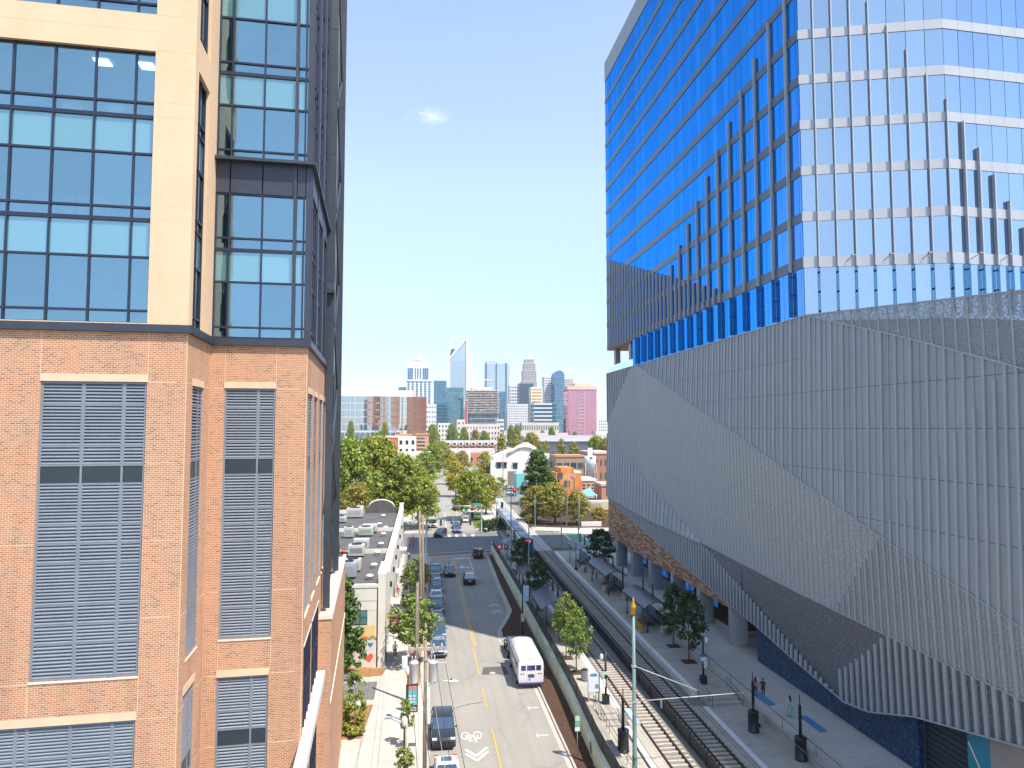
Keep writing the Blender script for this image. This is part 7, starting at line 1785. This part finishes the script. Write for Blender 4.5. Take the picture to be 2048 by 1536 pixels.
# white gabled hall
h = thing('gabled_hall', 'white hall with curved gable and small high windows behind dark evergreen', 'building', (0,0,0)); Y = 312.0
c_ = lambda x, y: PY(960+x/7.877, 860+y/7.877, Y)
xl, xr = c_(170,500)[0], c_(1225,480)[0]; zs = c_(170,490)[1]
gp = [(xl,0),(xl,zs)]+[(c_(x,y)[0], c_(x,y)[1]) for x, y in ((235,470),(245,400),(300,395),(300,350),(345,350),(350,385),(430,360),(500,310),(580,250),(660,215),(690,195),(760,195),(790,215),(870,260),(940,330),(1010,370),(1090,365),(1095,390),(1190,400),(1200,480))]+[(xr,zs),(xr,0)]
b = MB(); b.slab_xz(gp, Y, Y+1.2); b.build('gable_wall', white, h)
b = MB(); b.slab_xz([(xl+1,0),(xl+1,zs-1),((xl+xr)/2,zs+4.5),(xr-1,zs-1),(xr-1,0)], Y+1.2, Y+70); b.build('hall_roof', mm('pale_roof', (.52,.49,.45)), h)
b = MB(); P3 = [c_(x,y) for x, y in ((430,385),(520,325),(600,278),(700,262),(790,275),(880,330),(950,400))]; b.tube([(p[0], Y-.1, p[1]) for p in P3], .7, 6); b.build('arch_moulding', mm('sandy_moulding', (.60,.50,.38)), h)
for x, y in ((295,555), (385,555), (555,565), (1140,565)):
    p = c_(x, y); f = MB(); f.box(p[0]-1.0,Y-.15,p[1]-1.3,p[0]+1.0,Y+.1,p[1]+1.2); f.build('window', T['dwin'], h); f = MB(); f.box(p[0]-1.2,Y-.9,p[1]+1.2,p[0]+1.2,Y,p[1]+1.5); f.build('window_hood', mm('brown_hood', (.25,.14,.1)), h)
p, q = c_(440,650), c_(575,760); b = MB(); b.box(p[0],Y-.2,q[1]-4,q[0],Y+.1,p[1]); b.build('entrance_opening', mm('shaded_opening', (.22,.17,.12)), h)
t = simple('turquoise_building', 'narrow turquoise painted building end right of the tracks', 1033, 1052, 948, 262, 8, mm('turquoise_paint', (.16,.46,.46)))
aw = thing('striped_awning', 'dark blue and white awning beside turquoise building', 'awning', (*PY(1022,978,262)[:1], 261, PY(1022,978,262)[1]))
for k in range(4): b = MB(); b.box(-2.6+.2*k,-1,-.9*k*.4,2.2,0,-.9*k*.4+.5); b.build('awning_fold', mm('navy_awning', (.03,.05,.12)) if k % 2 == 0 else white, aw)
rs = thing('round_sign', 'round red stop sign on a post beside the awning', 'sign', (*PY(1029,981,255)[:1], 255, 0)); zz = PY(1029,981,255)[1]
b = MB(); b.tube([(0,0,0),(0,0,zz-.8)], .08, 6); b.build('sign_post', T['galv'], rs); b = MB(); b.tube([(0,-.1,zz),(0,.0,zz)], .85, 8); b.build('red_disc', mm('sign_red_far', (.5,.02,.03)), rs)
# mural building
mbt = thing('mural_building', 'workshop with orange and magenta sunburst mural covering its front', 'building', (0,0,0)); Y = 258.0
X0, X1, zt, _ = bx(1112, 1163, 946, Y)
m_, nt_, out_ = _mat('sunburst_mural'); v_ = geo_pos(nt_); nn = noise(nt_, v_, .22, 3, .6)
cc_ = ramp(nt_, nn, [(.30, (.42,.06,.16)), (.42, (.58,.17,.08)), (.5, (.62,.24,.05)), (.60, (.66,.34,.12)), (.70, (.50,.08,.22))]); cc_.node.color_ramp.interpolation = 'EASE'
principled(nt_, out_, cc_, .8)
b = MB(); b.box(X0, Y, 0, X1, Y+14, zt); b.build('painted_wall', m_, mbt)
Xa, Xb, z2, _ = bx(1122, 1148, 936, Y); b = MB(); b.box(Xa, Y-.02, zt, Xb, Y+14, z2); b.build('raised_wall', m_, mbt)
b = MB(); b.box(Xb, Y+.05, zt, X1, Y+14, z2-1.4); b.build('side_parapet', white, mbt)
for x, y in ((1120,952), (1134,967)): p = PY(x, y, Y); b = MB(); b.box(p[0]-1, Y-.12, p[1]-1.1, p[0]+1, Y+.05, p[1]+1.1); b.build('window', T['dwin'], mbt)
for x in (1119, 1149): p = PY(x, 955, Y); b = MB(); b.box(p[0]-.12, Y-.3, 1, p[0]+.12, Y-.1, p[1]); b.build('downpipe', T['woodpole'], mbt)
t = simple('terrace_building', 'white and brick pub with large windows and roof terrace beside the mural', 1163, 1191, 962, 262, 14, tan, (3, 3, .6, .5), white)
t = simple('restaurant_pavilion', 'timber framed pavilion with dark glazing behind the mural building', 1112, 1168, 914, 300, 12, mm('brown_timber_wall', (.32,.22,.14)), (4, 2, .8, .45), mm('rust_beam', (.45,.25,.13)))
si = thing('silo', 'pale grey conical silo on legs with narrow neck', 'silo', (PY(1180,930,285)[0], 285, 0)); z = lambda py: PY(1180, py, 285)[1]
b = MB(); b.lathe([(.9,z(957)),(2.4,z(928)),(2.45,z(927)),(2.45,z(912)),(1.0,z(911)),(1.0,z(896)),(0,z(895.5))], (0,0,0), 16); b.build('silo_tank', mm('silo_grey', (.52,.53,.52)), si)
for sx_ in (-2.2, 2.2):
    for sy_ in (-2, 2): b = MB(); b.bar((sx_*1.2,sy_,0),(sx_,sy_,z(925)),.3,.3); b.build('leg', mm('silo_leg', (.55,.45,.38)), si)
b = MB(); b.box(-.5,-2.55,z(917),.5,-2.46,z(913)); b.build('silo_emblem', mm('purple_emblem', (.25,.12,.35)), si)
t = simple('brick_warehouse', 'red brick warehouse with pale roof touching the tower edge', 1189, 1232, 908, 310, 30, brk, (5, 2, .4, .5), mm('pale_pink_roof', (.55,.42,.36)))
t = simple('brick_annex', 'low orange brick annex in front of the red warehouse', 1203, 1230, 972, 240, 10, mm('orange_brick', (.48,.20,.11)), None, mm('pale_pink_roof', (.55,.42,.36)))
sl = thing('shade_sail', 'turquoise shade sail stretched over a beer garden', 'canopy', (0,0,0)); Y = 226
pts = [PY(x, y, Y) for x, y in ((1156,987), (1186,978), (1193,990), (1168,991))]; b = MB(); b.raw([(pts[0][0],Y,pts[0][1]),(pts[1][0],Y+5,pts[1][1]),(pts[2][0],Y,pts[2][1]),(pts[3][0],Y-3,pts[3][1])], [(0,3,2,1)]); b.face([(pts[0][0],Y,pts[0][1]-.05),(pts[1][0],Y+5,pts[1][1]-.05),(pts[2][0],Y,pts[2][1]-.05),(pts[3][0],Y-3,pts[3][1]-.05)]); b.build('sail_cloth', mm('turquoise_cloth', (.15,.50,.50)), sl)
for p, o in zip(pts, (0,5,0,-3)): b = MB(); b.tube([(p[0],Y+o,0),(p[0],Y+o,p[1]+.2)], .1, 6); b.build('sail_post', T['galv'], sl)
t = simple('garden_wall', 'sandy retaining wall below the beer garden', 1168, 1235, 1003, 214, 4, mm('sandy_wall', (.56,.46,.33)), None, None, None, 'wall')
t = simple('low_wall', 'white curved low wall at the junction corner by white off-road car', 1163, 1203, 1044, 178.5, .6, white, None, None, None, 'wall')
rl_ = thing('terrace_railing', 'dark terrace railing over the sandy retaining wall', 'railing', (0,0,0)); X0, X1, zt, zb_ = bx(1178, 1202, 1006, 212, 1014)
b = MB(); b.box(X0, 212, zt-.1, X1, 212.1, zt); b.build('top_rail', white, rl_)
for k in range(9): b = MB(); x = X0+(X1-X0)*k/8; b.box(x-.06, 212, zb_-.6, x+.06, 212.1, zt-.1); b.build('railing_post', T['blackmetal'], rl_)
# white yard buildings left of hall
t = simple('brick_rowhouses', 'long brick rowhouse terrace with grey mansard and white dormers', 876, 992, 889, 560, 14, brk, (16, 1, .35, .6))
X0, X1, zt, _ = bx(876, 992, 889, 560); z2 = PY(880, 881, 560)[1]; b = MB(); b.slab_yz([(559.5,zt),(562,z2),(572,z2),(574.5,zt)], X0-.5, X1+.5); b.build('mansard_roof', mm('weathered_mansard', (.34,.29,.25)), t)
for k in range(9): x = X0+(X1-X0)*(k+.6)/9.2; b = MB(); b.box(x-1.6, 559, zt-1, x+1.6, 562, zt+2.4); d = b.build('dormer', white, t); b = MB(); b.box(x-1, 558.95, zt-.6, x+1, 559, zt+1.4); b.build('dormer_window', T['dwin'], d)
t = simple('low_shop', 'white flat roofed shop before the brick rowhouses', 884, 990, 898, 520, 12, mm('pinkish_white', (.66,.56,.52)), (9, 1, .3, .3))
t = simple('brick_shed', 'low red brick shed with dark window near the far tracks', 936, 990, 906, 480, 14, mm('red_orange_brick', (.48,.20,.13)), (4, 1, .4, .4))
t = simple('white_shed', 'white sunlit shed at the end of the street', 914, 941, 904, 470, 10, white, None)
# orange and white offices behind the big trees
t = simple('school_building', 'long white school wing with dark ribbon windows behind big trees', 660, 760, 884, 420, 20, white, (5, 1, .5, .5), white)
t = simple('orange_office', 'orange panelled office block with white corner behind big trees', 742, 796, 875, 400, 18, orange, None, white)
simple('', '', 796, 832, 873, 399.6, 18, white, (3, 4, .45, .5), None, None, 'building', t, 0, 'white_corner')
simple('', '', 790, 824, 868, 406, 12, mm('orange_panel_b', (.55,.22,.09)), None, None, None, 'building', t, 0, 'upper_block')
t = simple('brick_stair_block', 'tan brick block with black louvre bars next to the white corner office', 832, 858, 870, 400, 16, tan, None, mm('orange_panel_b', (.55,.22,.09)))
X0, X1, zt, _ = bx(834, 850, 877, 400); g = MB()
for k in range(6): g.box(X0, 399.9, zt-.3-2.0*k, X1, 399.99, zt+.5-2.0*k)
g.build('louvre_bar', T['dwin'], t)
t = simple('yard_wall_building', 'pale low warehouse below the orange office', 790, 862, 905, 340, 14, offw, (5, 1, .3, .3))
# long grey roof
t = simple('long_depot', 'long low depot with grey roof and clerestory windows behind brownish trees', 1050, 1235, 884, 470, 14, mm('grey_cladding', (.30,.31,.33)), (22, 1, .5, .25), None)
X0, X1, zt, _ = bx(1050, 1235, 884, 470); z2 = PY(1060, 871, 470)[1]; b = MB(); b.slab_yz([(466,zt+.4),(472,z2-1.6),(484,z2),(492,zt)], X0, X1); b.build('depot_roof', greyr, t)
# curved glass office with copper fins
cg_ = thing('curved_office', 'curved pale glass office with copper coloured vertical fins', 'building', (0,0,0)); Y = 700
XA, _ = PY(660, 800, Y); XB, _ = PY(853, 800, Y); zt = PY(760, 792, Y)[1]; zb_ = PY(760, 862, Y)[1]
nseg = 60; pl_ = []
for k in range(nseg+1):
    u = k/nseg; pl_.append((XA+(XB-XA)*u, Y+14*u**3))
b = MB(); b.prism(pl_+[(XB-4,Y+50),(XA,Y+50)], 0, zt); b.build('office_body', mm('pale_office_wall', (.5,.52,.55)), cg_)
pg_ = glass_mat('pale_reflective_glass', (.80,.88,.95), (.10,.15,.2), .55, .03, var=.25)
for f in range(5):
    g = MB(); z0, z1_ = zb_+(zt-zb_)*f/5+.8, zb_+(zt-zb_)*(f+1)/5-.4
    for k in range(nseg): (xa, ya), (xb, yb) = pl_[k], pl_[k+1]; g.face([(xa+.05,ya-.15,z0),(xb-.05,yb-.15,z0),(xb-.05,yb-.15,z1_),(xa+.05,ya-.15,z1_)])
    g.build('ribbon_window', pg_, cg_, fixn=False)
g = MB(); cells(g, XA, XB-25, 4, zb_-.5, Y-.2, 14, 1, .85, .9); g.build('ground_glazing', T['g_side'], cg_, fixn=False)
cop = mm('copper_fin', (.40,.17,.08))
for k in range(62):
    u = .36+.64*k/61; x = XA+(XB-XA)*u; y = Y+14*u**3
    if R_.random() < .3 and u < .8: continue
    g = MB(); low_ = zb_ if u < .72 else 6
    g.box(x-.22, y-.9, low_+(0 if u > .75 else R_.uniform(0, 8)), x+.22, y-.2, zt); g.build('copper_fin', cop, cg_)
simple('', '', 718, 826, 780, 712, 20, white, None, None, None, 'building', cg_, 40, 'roof_penthouse')
# pale mid blocks before the skyline
for i, (nm, lb, x0, x1, yt, Y, dp, wl_, gr_) in enumerate([
    ('apartment_block', 'white apartment block with small dark windows beside tree, left of pale flats', 876, 902, 846, 760, 20, white, (4, 6, .4, .45)),
    ('apartment_block', 'pale pink stepped flats with balconies below the unfinished tower', 914, 1000, 848, 720, 24, mm('pinkish_stone', (.64,.55,.50)), (14, 5, .4, .4)),
    ('apartment_block', 'taller stair end of the pale pink stepped flats', 914, 930, 839, 716, 14, mm('pinkish_stone', (.64,.55,.50)), (2, 6, .35, .4)),
    ('parking_garage', 'pale ramped parking garage right of the unfinished tower', 994, 1008, 838, 780, 26, mm('pinkish_stone', (.64,.55,.50)), (1, 7, .9, .4)),
    ('apartment_block', 'low pale housing row with pitched gables before stone arcade block', 1008, 1062, 862, 690, 16, mm('rosy_render', (.62,.52,.49)), (12, 2, .4, .4)),
    ('arcade_block', 'cream stone block with two rows of square windows', 1044, 1118, 845, 820, 22, offw, (16, 3, .55, .55)),
    ('low_offices', 'low pale offices between arcade block and pink glass block', 1060, 1136, 866, 700, 14, mm('rosy_render', (.62,.52,.49)), (14, 1, .4, .4)),
    ('low_offices', 'white low buildings behind the tower edge at far right', 1192, 1240, 862, 760, 14, white, (8, 2, .4, .4)),
    ('apartment_block', 'white plain slab block standing between curved office and teal glass', 852, 873, 808, 860, 20, mm('cool_white', (.66,.66,.66)), (4, 9, .5, .3)),
]): simple(nm, lb, x0, x1, yt, Y, dp, wl_, gr_)
# ================================================================ city skyline
SG = {'blue': glass_mat('skyline_blue_glass', (.30,.52,.70), (.03,.10,.17), .35, .04, var=.25), 'teal': glass_mat('skyline_teal_glass', (.36,.55,.64), (.06,.16,.21), .35, .04, var=.35), 'pale': glass_mat('skyline_pale_glass', (.75,.84,.90), (.30,.38,.43), .45, .05, var=.12),
      'dark': glass_mat('skyline_dark_glass', (.35,.42,.52), (.03,.045,.065), .25, .05, var=.3), 'pink': glass_mat('skyline_pink_glass', (.80,.50,.60), (.42,.17,.25), .35, .04, var=.10), 'gold': glass_mat('skyline_gold_glass', (.95,.65,.2), (.55,.30,.04), .3, .05, var=.15)}
wht = mm('skyline_white', (.72,.70,.68)); crm = mm('skyline_cream', (.64,.58,.52)); pnk = mm('skyline_pink_stone', (.60,.48,.44))
def sk(name, label, x0, x1, yt, Y, depth, wall, glass, nx, nz, fx, fz, mz=1.5, mside=True):
    X0, X1, zt, _ = bx(x0, x1, yt, Y); t = thing(name, label, 'skyscraper', (0,0,0))
    b = MB(); b.box(X0, Y, 0, X1, Y+depth, zt); b.build('tower_wall', wall, t)
    g = cells(MB(), X0, X1, 8, zt-mz, Y-.12, nx, nz, fx, fz)
    if mside: sidecells(g, X0-.12 if X0 > .128*Y else X1+.12, Y+1, Y+depth-1, 8, zt-mz, max(2, int(nx*depth/(X1-X0))), nz, fx, fz)
    g.build('window_glazing', SG[glass], t, fixn=False); return t, X0, X1, zt, Y
# columned tower with pale pyramid dome
Y = 1500
t, X0, X1, zt, _ = sk('columned_tower', 'white columned tower with blue glass strips and pale dome', 813, 863, 761, Y, 45, wht, 'blue', 6, 24, .5, .8)
for i_, (x0, x1, yt, zb_) in enumerate(((815, 862, 734, 761), (816, 860, 727, 734), (822, 854, 722, 727))): a, b_, z_, _ = bx(x0, x1, yt, Y+4); m = MB(); m.box(a, Y+4+i_*1.5, PY(838, zb_, Y+4)[1]-.02, b_, Y+42-i_, z_); m.build('upper_storey', wht, t)
a, b_, z_, _ = bx(815, 862, 734, Y+4); g = MB(); cells(g, a, a+(b_-a)*.24, zt+2, z_-2, Y+3.8, 3, 7, .9, .85); cells(g, b_-(b_-a)*.36, b_-(b_-a)*.1, zt+2, z_-2, Y+3.8, 3, 7, .9, .85); cells(g, a+(b_-a)*.28, a+(b_-a)*.6, zt+2, z_-2, Y+3.8, 3, 1, .5, .95); g.build('upper_glazing', SG['blue'], t, fixn=False)
xm = (bx(838, 838, 700, Y+20)[0]); m = MB(); zd = PY(838, 722, Y+20)[1]; ze = PY(838, 711, Y+20)[1]
m.lathe([(13,zd),(12.6,zd+1.5),(9.5,zd+(ze-zd)*.45),(5,zd+(ze-zd)*.9),(2.2,ze),(1.8,ze+1.5),(.3,ze+2.5),(.3,ze+5)], (xm, Y+22, 0), 16); m.build('dome', mm('dome_pale', (.75,.75,.76)), t)
m = MB(); a, b_, z_, _ = bx(811.5, 864.5, 760, Y-1); m.box(a, Y-1.2, z_-2.2, b_, Y+46, z_); m.build('cornice', wht, t)
# blue tower behind and grey roof
sk('blue_office_tower', 'dark blue glass tower between columned tower and tall notched tower', 868, 893, 761, 1420, 30, mm('sk_blue_body', (.10,.2,.28)), 'blue', 8, 26, .9, .8)
sk('grey_blue_block', 'small grey blue block at the left foot of columned tower', 796, 815, 774, 1550, 20, mm('sk_grey', (.4,.45,.5)), 'blue', 5, 8, .9, .6)
sk('teal_office_block', 'wide teal glass office block before the notched tower', 889, 927, 775, 1150, 40, mm('sk_teal_body', (.08,.22,.28)), 'teal', 10, 16, .94, .86)
sk('teal_office_block', 'lower teal mirrored office block left of the wide one', 868, 921, 800, 1050, 30, mm('sk_teal_body', (.08,.22,.28)), 'teal', 16, 12, .94, .8)
# tallest tower with open diagonal crown
Y = 1800; t = thing('notched_tower', 'tallest pale glass tower with open slanted frame at its crown', 'skyscraper', (0,0,0))
q = lambda x, y, YY=Y: (PY(x, y, YY)[0], YY, PY(x, y, YY)[1])
body = [(899,866),(897,718),(931,679),(936,676),(936,866)]
m = MB(); m.slab_xz([(q(x,y)[0], max(0, q(x,y)[2])) for x, y in body], Y, Y+45); m.build('glass_body', mm('sk_pale_body', (.55,.6,.63)), t)
g = MB(); xa, xb = q(899,800)[0], q(931,800)[0]; ztop = q(900,722)[2]
cells(g, xa+2, xb, 10, ztop, Y-.3, 10, 42, .95, .85); g.build('pale_glazing', SG['pale'], t, fixn=False)
g = MB(); g.face([(xa+2,Y-.3,ztop+.5),(xb,Y-.3,ztop+.5),(xb,Y-.3,q(931,684)[2])]); g.build('crown_glazing', SG['pale'], t, fixn=False)
g = MB(); g.slab_xz([(q(x,y)[0], q(x,y)[2]) for x, y in ((897,717),(900,698),(911,697),(905,706))], Y+8, Y+30); g.build('crown_shadow_glass', SG['dark'], t, fixn=False)
fr = MB()
for a, b_ in (((896.5,866),(896.5,718)), ((897,720),(903,677)), ((903,676.5),(934,673)), ((897,720),(932,678)), ((934,673),(934,866)), ((903,692),(918,690.5))): fr.bar(Vector(q(*a))+Vector((0,-1,0)), Vector(q(*b_))+Vector((0,-1,0)), 4.4, 3.5)
fr.build('white_frame', mm('sk_frame_white', (.78,.78,.78)), t)
sd_ = MB(); sd_.slab_xz([(q(936,678)[0], q(936,678)[2]), (q(941,690)[0], q(941,690)[2]), (q(941,866)[0], 0), (q(936,866)[0], 0)], Y+1, Y+44); sd_.build('side_facade', mm('sk_side_pale', (.66,.67,.68)), t)
# tower under construction with crane and red hoist
Y = 1000; X0, X1, zt, _ = bx(930, 999, 782, Y); t = thing('unfinished_tower', 'concrete tower under construction with bare floors and red hoist', 'building site', (0,0,0))
m = MB(); nf = 13; zl = PY(930, 826, Y)[1]
for k in range(nf+1): z_ = zl+(zt-zl)*k/nf; m.box(X0+3+R_.uniform(-.6,.8), Y-2.2, z_, X1+R_.uniform(-.8,.8), Y+30, z_+.75)
m.build('floor_slab', mm('raw_concrete_slab', (.60,.54,.48)), t, fixn=False)
m = MB()
for k in range(6): x = X0+6+(X1-X0-9)*k/5; m.box(x-.5, Y+.5, zl, x+.5, Y+1.7, zt)
m.build('site_column', mm('raw_concrete', (.40,.37,.34)), t, fixn=False)
m = MB()
for k in range(40):
    i_ = R_.randint(0, nf-1); z_ = zl+(zt-zl)*i_/nf+.8; x = R_.uniform(X0+5, X1-6); m.box(x, Y-.6, z_, x+R_.uniform(1.5,4.5), Y-.4, z_+R_.uniform(1.2,2.6))
m.build('site_screen', mm('site_sheeting', (.45,.42,.42), var=.3), t, fixn=False)
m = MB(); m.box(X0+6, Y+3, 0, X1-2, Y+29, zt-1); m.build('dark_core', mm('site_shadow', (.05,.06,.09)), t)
m = MB(); m.box(X0+6, Y-.1, 0, X1-2, Y+3, zl); m.build('lower_cladding', mm('grey_cladding_site', (.33,.33,.36)), t)
g = cells(MB(), X0+6, X1-3, 6, zl-1, Y-.2, 12, 6, .9, .8); g.build('window_glazing', SG['dark'], t, fixn=False)
m = MB(); m.box(X0+.5, Y-2, 0, X0+3.5, Y+1, zt-14); m.build('red_hoist', mm('hoist_red', (.48,.08,.07)), t)
m = MB()
for k in range(16): m.box(X0+3, Y-1, zt+1.2-R_.uniform(0,3), X0+3+R_.uniform(.3,1)+(X1-X0-4)*k/16, Y, zt+R_.uniform(.2,2.2)) if False else m.box(X0+4+(X1-X0-5)*k/16, Y-.8, zt-.5, X0+4+(X1-X0-5)*k/16+1.8, Y-.2, zt+R_.uniform(.4,2.6))
m.build('formwork', mm('formwork_tan', (.42,.34,.27)), t, fixn=False)
cr_ = thing('tower_crane', 'white lattice tower crane standing on the unfinished tower', 'crane', (0,0,0)); xc = PY(958, 790, Y)[0]; zc = PY(958, 760, Y)[1]
for k in (-.7, .7):
    m = MB(); m.box(xc+k-.15, Y+4, zt, xc+k+.15, Y+4.3, zc+6); m.build('mast_rail', wht, cr_)
m = MB(); m.box(xc-2, Y+3.5, zc, xc+20, Y+4.5, zc+1.2); m.box(xc-9, Y+3.4, zc-.2, xc-2.01, Y+4.6, zc+1.0); m.build('jib', wht, cr_)
m = MB(); m.box(xc+14, Y+3.2, zc-1.8, xc+20, Y+4.8, zc-.05); m.build('counterweight', mm('raw_concrete', (.40,.37,.34)), cr_)
sk('pale_tower_slab', 'pale cream slab behind the unfinished tower', 944, 986, 774, 1300, 30, wht, 'pale', 10, 10, .7, .35)
# twin glass tower
t, X0, X1, zt, Y = sk('twin_glass_tower', 'pale blue twin glass tower with dark vertical slots', 972, 1013, 726, 1600, 40, mm('sk_pale_body', (.55,.6,.63)), 'pale', 12, 40, .95, .9)
for x0, x1 in ((971.5, 973.5), (991.5, 993.5), (1011, 1013.5)): a, b_, z_, _ = bx(x0, x1, 726, Y-1); m = MB(); m.box(a, Y-1, 0, b_, Y, z_); m.build('dark_slot', SG['dark'], t)
for x0, x1, yt in ((972, 990, 722), (994, 1013, 725), (1013.5, 1019, 728)): a, b_, z_, _ = bx(x0, x1, yt, Y+2); m = MB(); m.box(a, Y+2, zt-2 if x1 < 1014 else 0, b_, Y+36, z_); m.build('glass_crown', SG['pale'], t)
sk('blue_podium_block', 'blue mullioned block beneath the twin glass tower', 1000, 1013, 783, 1250, 24, mm('sk_blue_body', (.10,.2,.28)), 'blue', 6, 20, .8, .8)
sk('white_grid_tower', 'white gridded tower with small square windows', 1019, 1040, 770, 1350, 30, wht, 'dark', 6, 16, .5, .5)
sk('white_slab', 'broad white slab with square window grid in its lower half', 1014, 1056, 808, 1050, 30, mm('cool_white', (.66,.66,.66)), 'dark', 12, 14, .4, .45)
# crown tower
Y = 1900; t = thing('crown_tower', 'tall tapering stone tower with silvery pointed crown', 'skyscraper', (0,0,0)); stone = mm('sk_stone', (.50,.44,.41))
steps = [(1045, 1074, 762), (1046.5, 1073, 740), (1048.5, 1071, 726), (1050.5, 1068.5, 718)]
for i, (x0, x1, yt) in enumerate(steps):
    a, b_, z_, _ = bx(x0, x1, yt, Y+i*2); m = MB(); m.box(a, Y+i*2, 0, b_, Y+40-i*2, z_); m.build('stone_tier', stone, t)
    zlo = 60 if i == 0 else bx(0, 0, steps[i-1][2], Y)[2]; g = cells(MB(), a, b_, zlo, z_-1, Y+i*2-.3, 10-i, max(3, int((z_-zlo)/4.2)), .5, .6); g.build('window_glazing', SG['dark'], t, fixn=False)
m = MB(); xm = PY(1059.5, 715, Y+20)[0]; zc = PY(1059, 718.5, Y+20)[1]
for k in range(14):
    a = 2*math.pi*k/14; r0 = 11.5-(k % 2)*2; m.bar((xm+r0*math.cos(a), Y+20+r0*math.sin(a), zc-2), (xm+3.5*math.cos(a), Y+20+3.5*math.sin(a), zc+13+4*(k % 2)), 2.2, 2.2)
m.lathe([(9,zc-2),(8,zc+5),(4.5,zc+12),(1.2,zc+18),(0,zc+20)], (xm, Y+20, 0), 12); m.build('silver_crown', mm('crown_silver', (.66,.66,.66)), t, fixn=False)
sk('dark_glass_tower', 'dark blue mirrored tower before the crown tower', 1039, 1067, 766, 1300, 30, mm('sk_blue_body', (.10,.2,.28)), 'dark', 10, 24, .95, .92)
sk('golden_tower', 'white tower with golden reflections in banded windows', 1062, 1085, 774, 1150, 24, wht, 'gold', 1, 16, .86, .55)
sk('white_slim_tower', 'slim white office tower left of the arched top tower', 1088, 1108, 753, 1600, 30, wht, 'dark', 5, 24, .45, .5)
# arched top tower
Y = 1550; t, X0, X1, zt, _ = sk('arched_tower', 'tower with blue barrel arched top and pale stone flank', 1109, 1129, 752, Y, 40, mm('sk_blue_body', (.10,.2,.28)), 'blue', 5, 26, .92, .7)
a, b_ = X0, X1; cx_, rr_ = (a+b_)/2, (b_-a)/2; z_ = zt; pr_ = [(cx_+rr_*math.cos(math.pi*k/16), z_-.1+rr_*1.15*math.sin(math.pi*k/16)) for k in range(17)]
m = MB(); m.slab_xz(pr_, Y, Y+40); m.build('barrel_roof', SG['blue'], t)
a, b_, z_, _ = bx(1121, 1146, 757, Y+3); m = MB(); m.box(X1+.2, Y+3, 0, b_, Y+38, z_); m.build('stone_flank', mm('sk_rosy', (.56,.47,.44)), t); g = cells(MB(), X1+1, b_, 20, z_-2, Y+2.8, 6, 24, .45, .5); g.build('flank_glazing', SG['dark'], t, fixn=False)
sk('teal_banded_office', 'teal banded office block left of the pink one', 1068, 1104, 806, 1050, 30, mm('sk_pale_band', (.60,.64,.64)), 'teal', 1, 9, 1.0, .58)
sk('teal_banded_office', 'pale teal glass block adjoining the pink one', 1104, 1137, 805, 1060, 30, mm('sk_teal_body', (.08,.22,.28)), 'teal', 8, 9, .92, .75)
# pink block
Y = 900; t, X0, X1, zt, _ = sk('pink_glass_block', 'bright pink mirrored office block with white lattice strip', 1136, 1193, 779, Y, 30, mm('sk_pink_body', (.40,.12,.2)), 'pink', 16, 16, .96, .93)
a, b_, z_, _ = bx(1134.5, 1195, 772, Y); m = MB(); m.box(a, Y-.4, zt, b_, Y+31, z_); m.build('stone_top', mm('sk_tan_top', (.60,.47,.36)), t)
a, b_, z2, _ = bx(1150, 1182, 766, Y+4); m = MB(); m.box(a, Y+4, z_, b_, Y+26, z2); m.build('plant_room', mm('sk_tan_top', (.60,.47,.36)), t)
a, b_, _, _ = bx(1157, 1168, 772, Y); m = MB()
for x in (a, b_): m.box(x-.2, Y-.8, 2, x+.2, Y-.3, zt-2)
for k in range(17): m.box(a, Y-.75, 2+(zt-4)*k/16, b_, Y-.35, 2.5+(zt-4)*k/16)
m.build('lattice_strip', mm('lattice_pale', (.62,.50,.50)), t, fixn=False)
m = MB(); m.box(X1, Y, 0, X1+2.5, Y+30, zt); m.build('stone_edge', wht, t); 
sk('far_right_block', 'distant white block just left of the tower edge', 1197, 1222, 838, 1300, 20, wht, 'blue', 6, 6, .5, .5)
# ================================================================ light summer haze over the town
hz_ = MB(); hz_.box(-2900, -150, -1.0, 2900, 2600, 330)
m_ = bpy.data.materials.new('haze'); m_.use_nodes = True; nt_ = m_.node_tree
for n in list(nt_.nodes): nt_.nodes.remove(n)
o_ = nt_.nodes.new('ShaderNodeOutputMaterial'); v_ = nt_.nodes.new('ShaderNodeVolumePrincipled')
v_.inputs['Color'].default_value = (.86,.92,1.0,1); v_.inputs['Density'].default_value = .00010; v_.inputs['Anisotropy'].default_value = .2
nt_.links.new(v_.outputs[0], o_.inputs['Volume'])
kind(hz_.build('haze', m_), 'stuff')
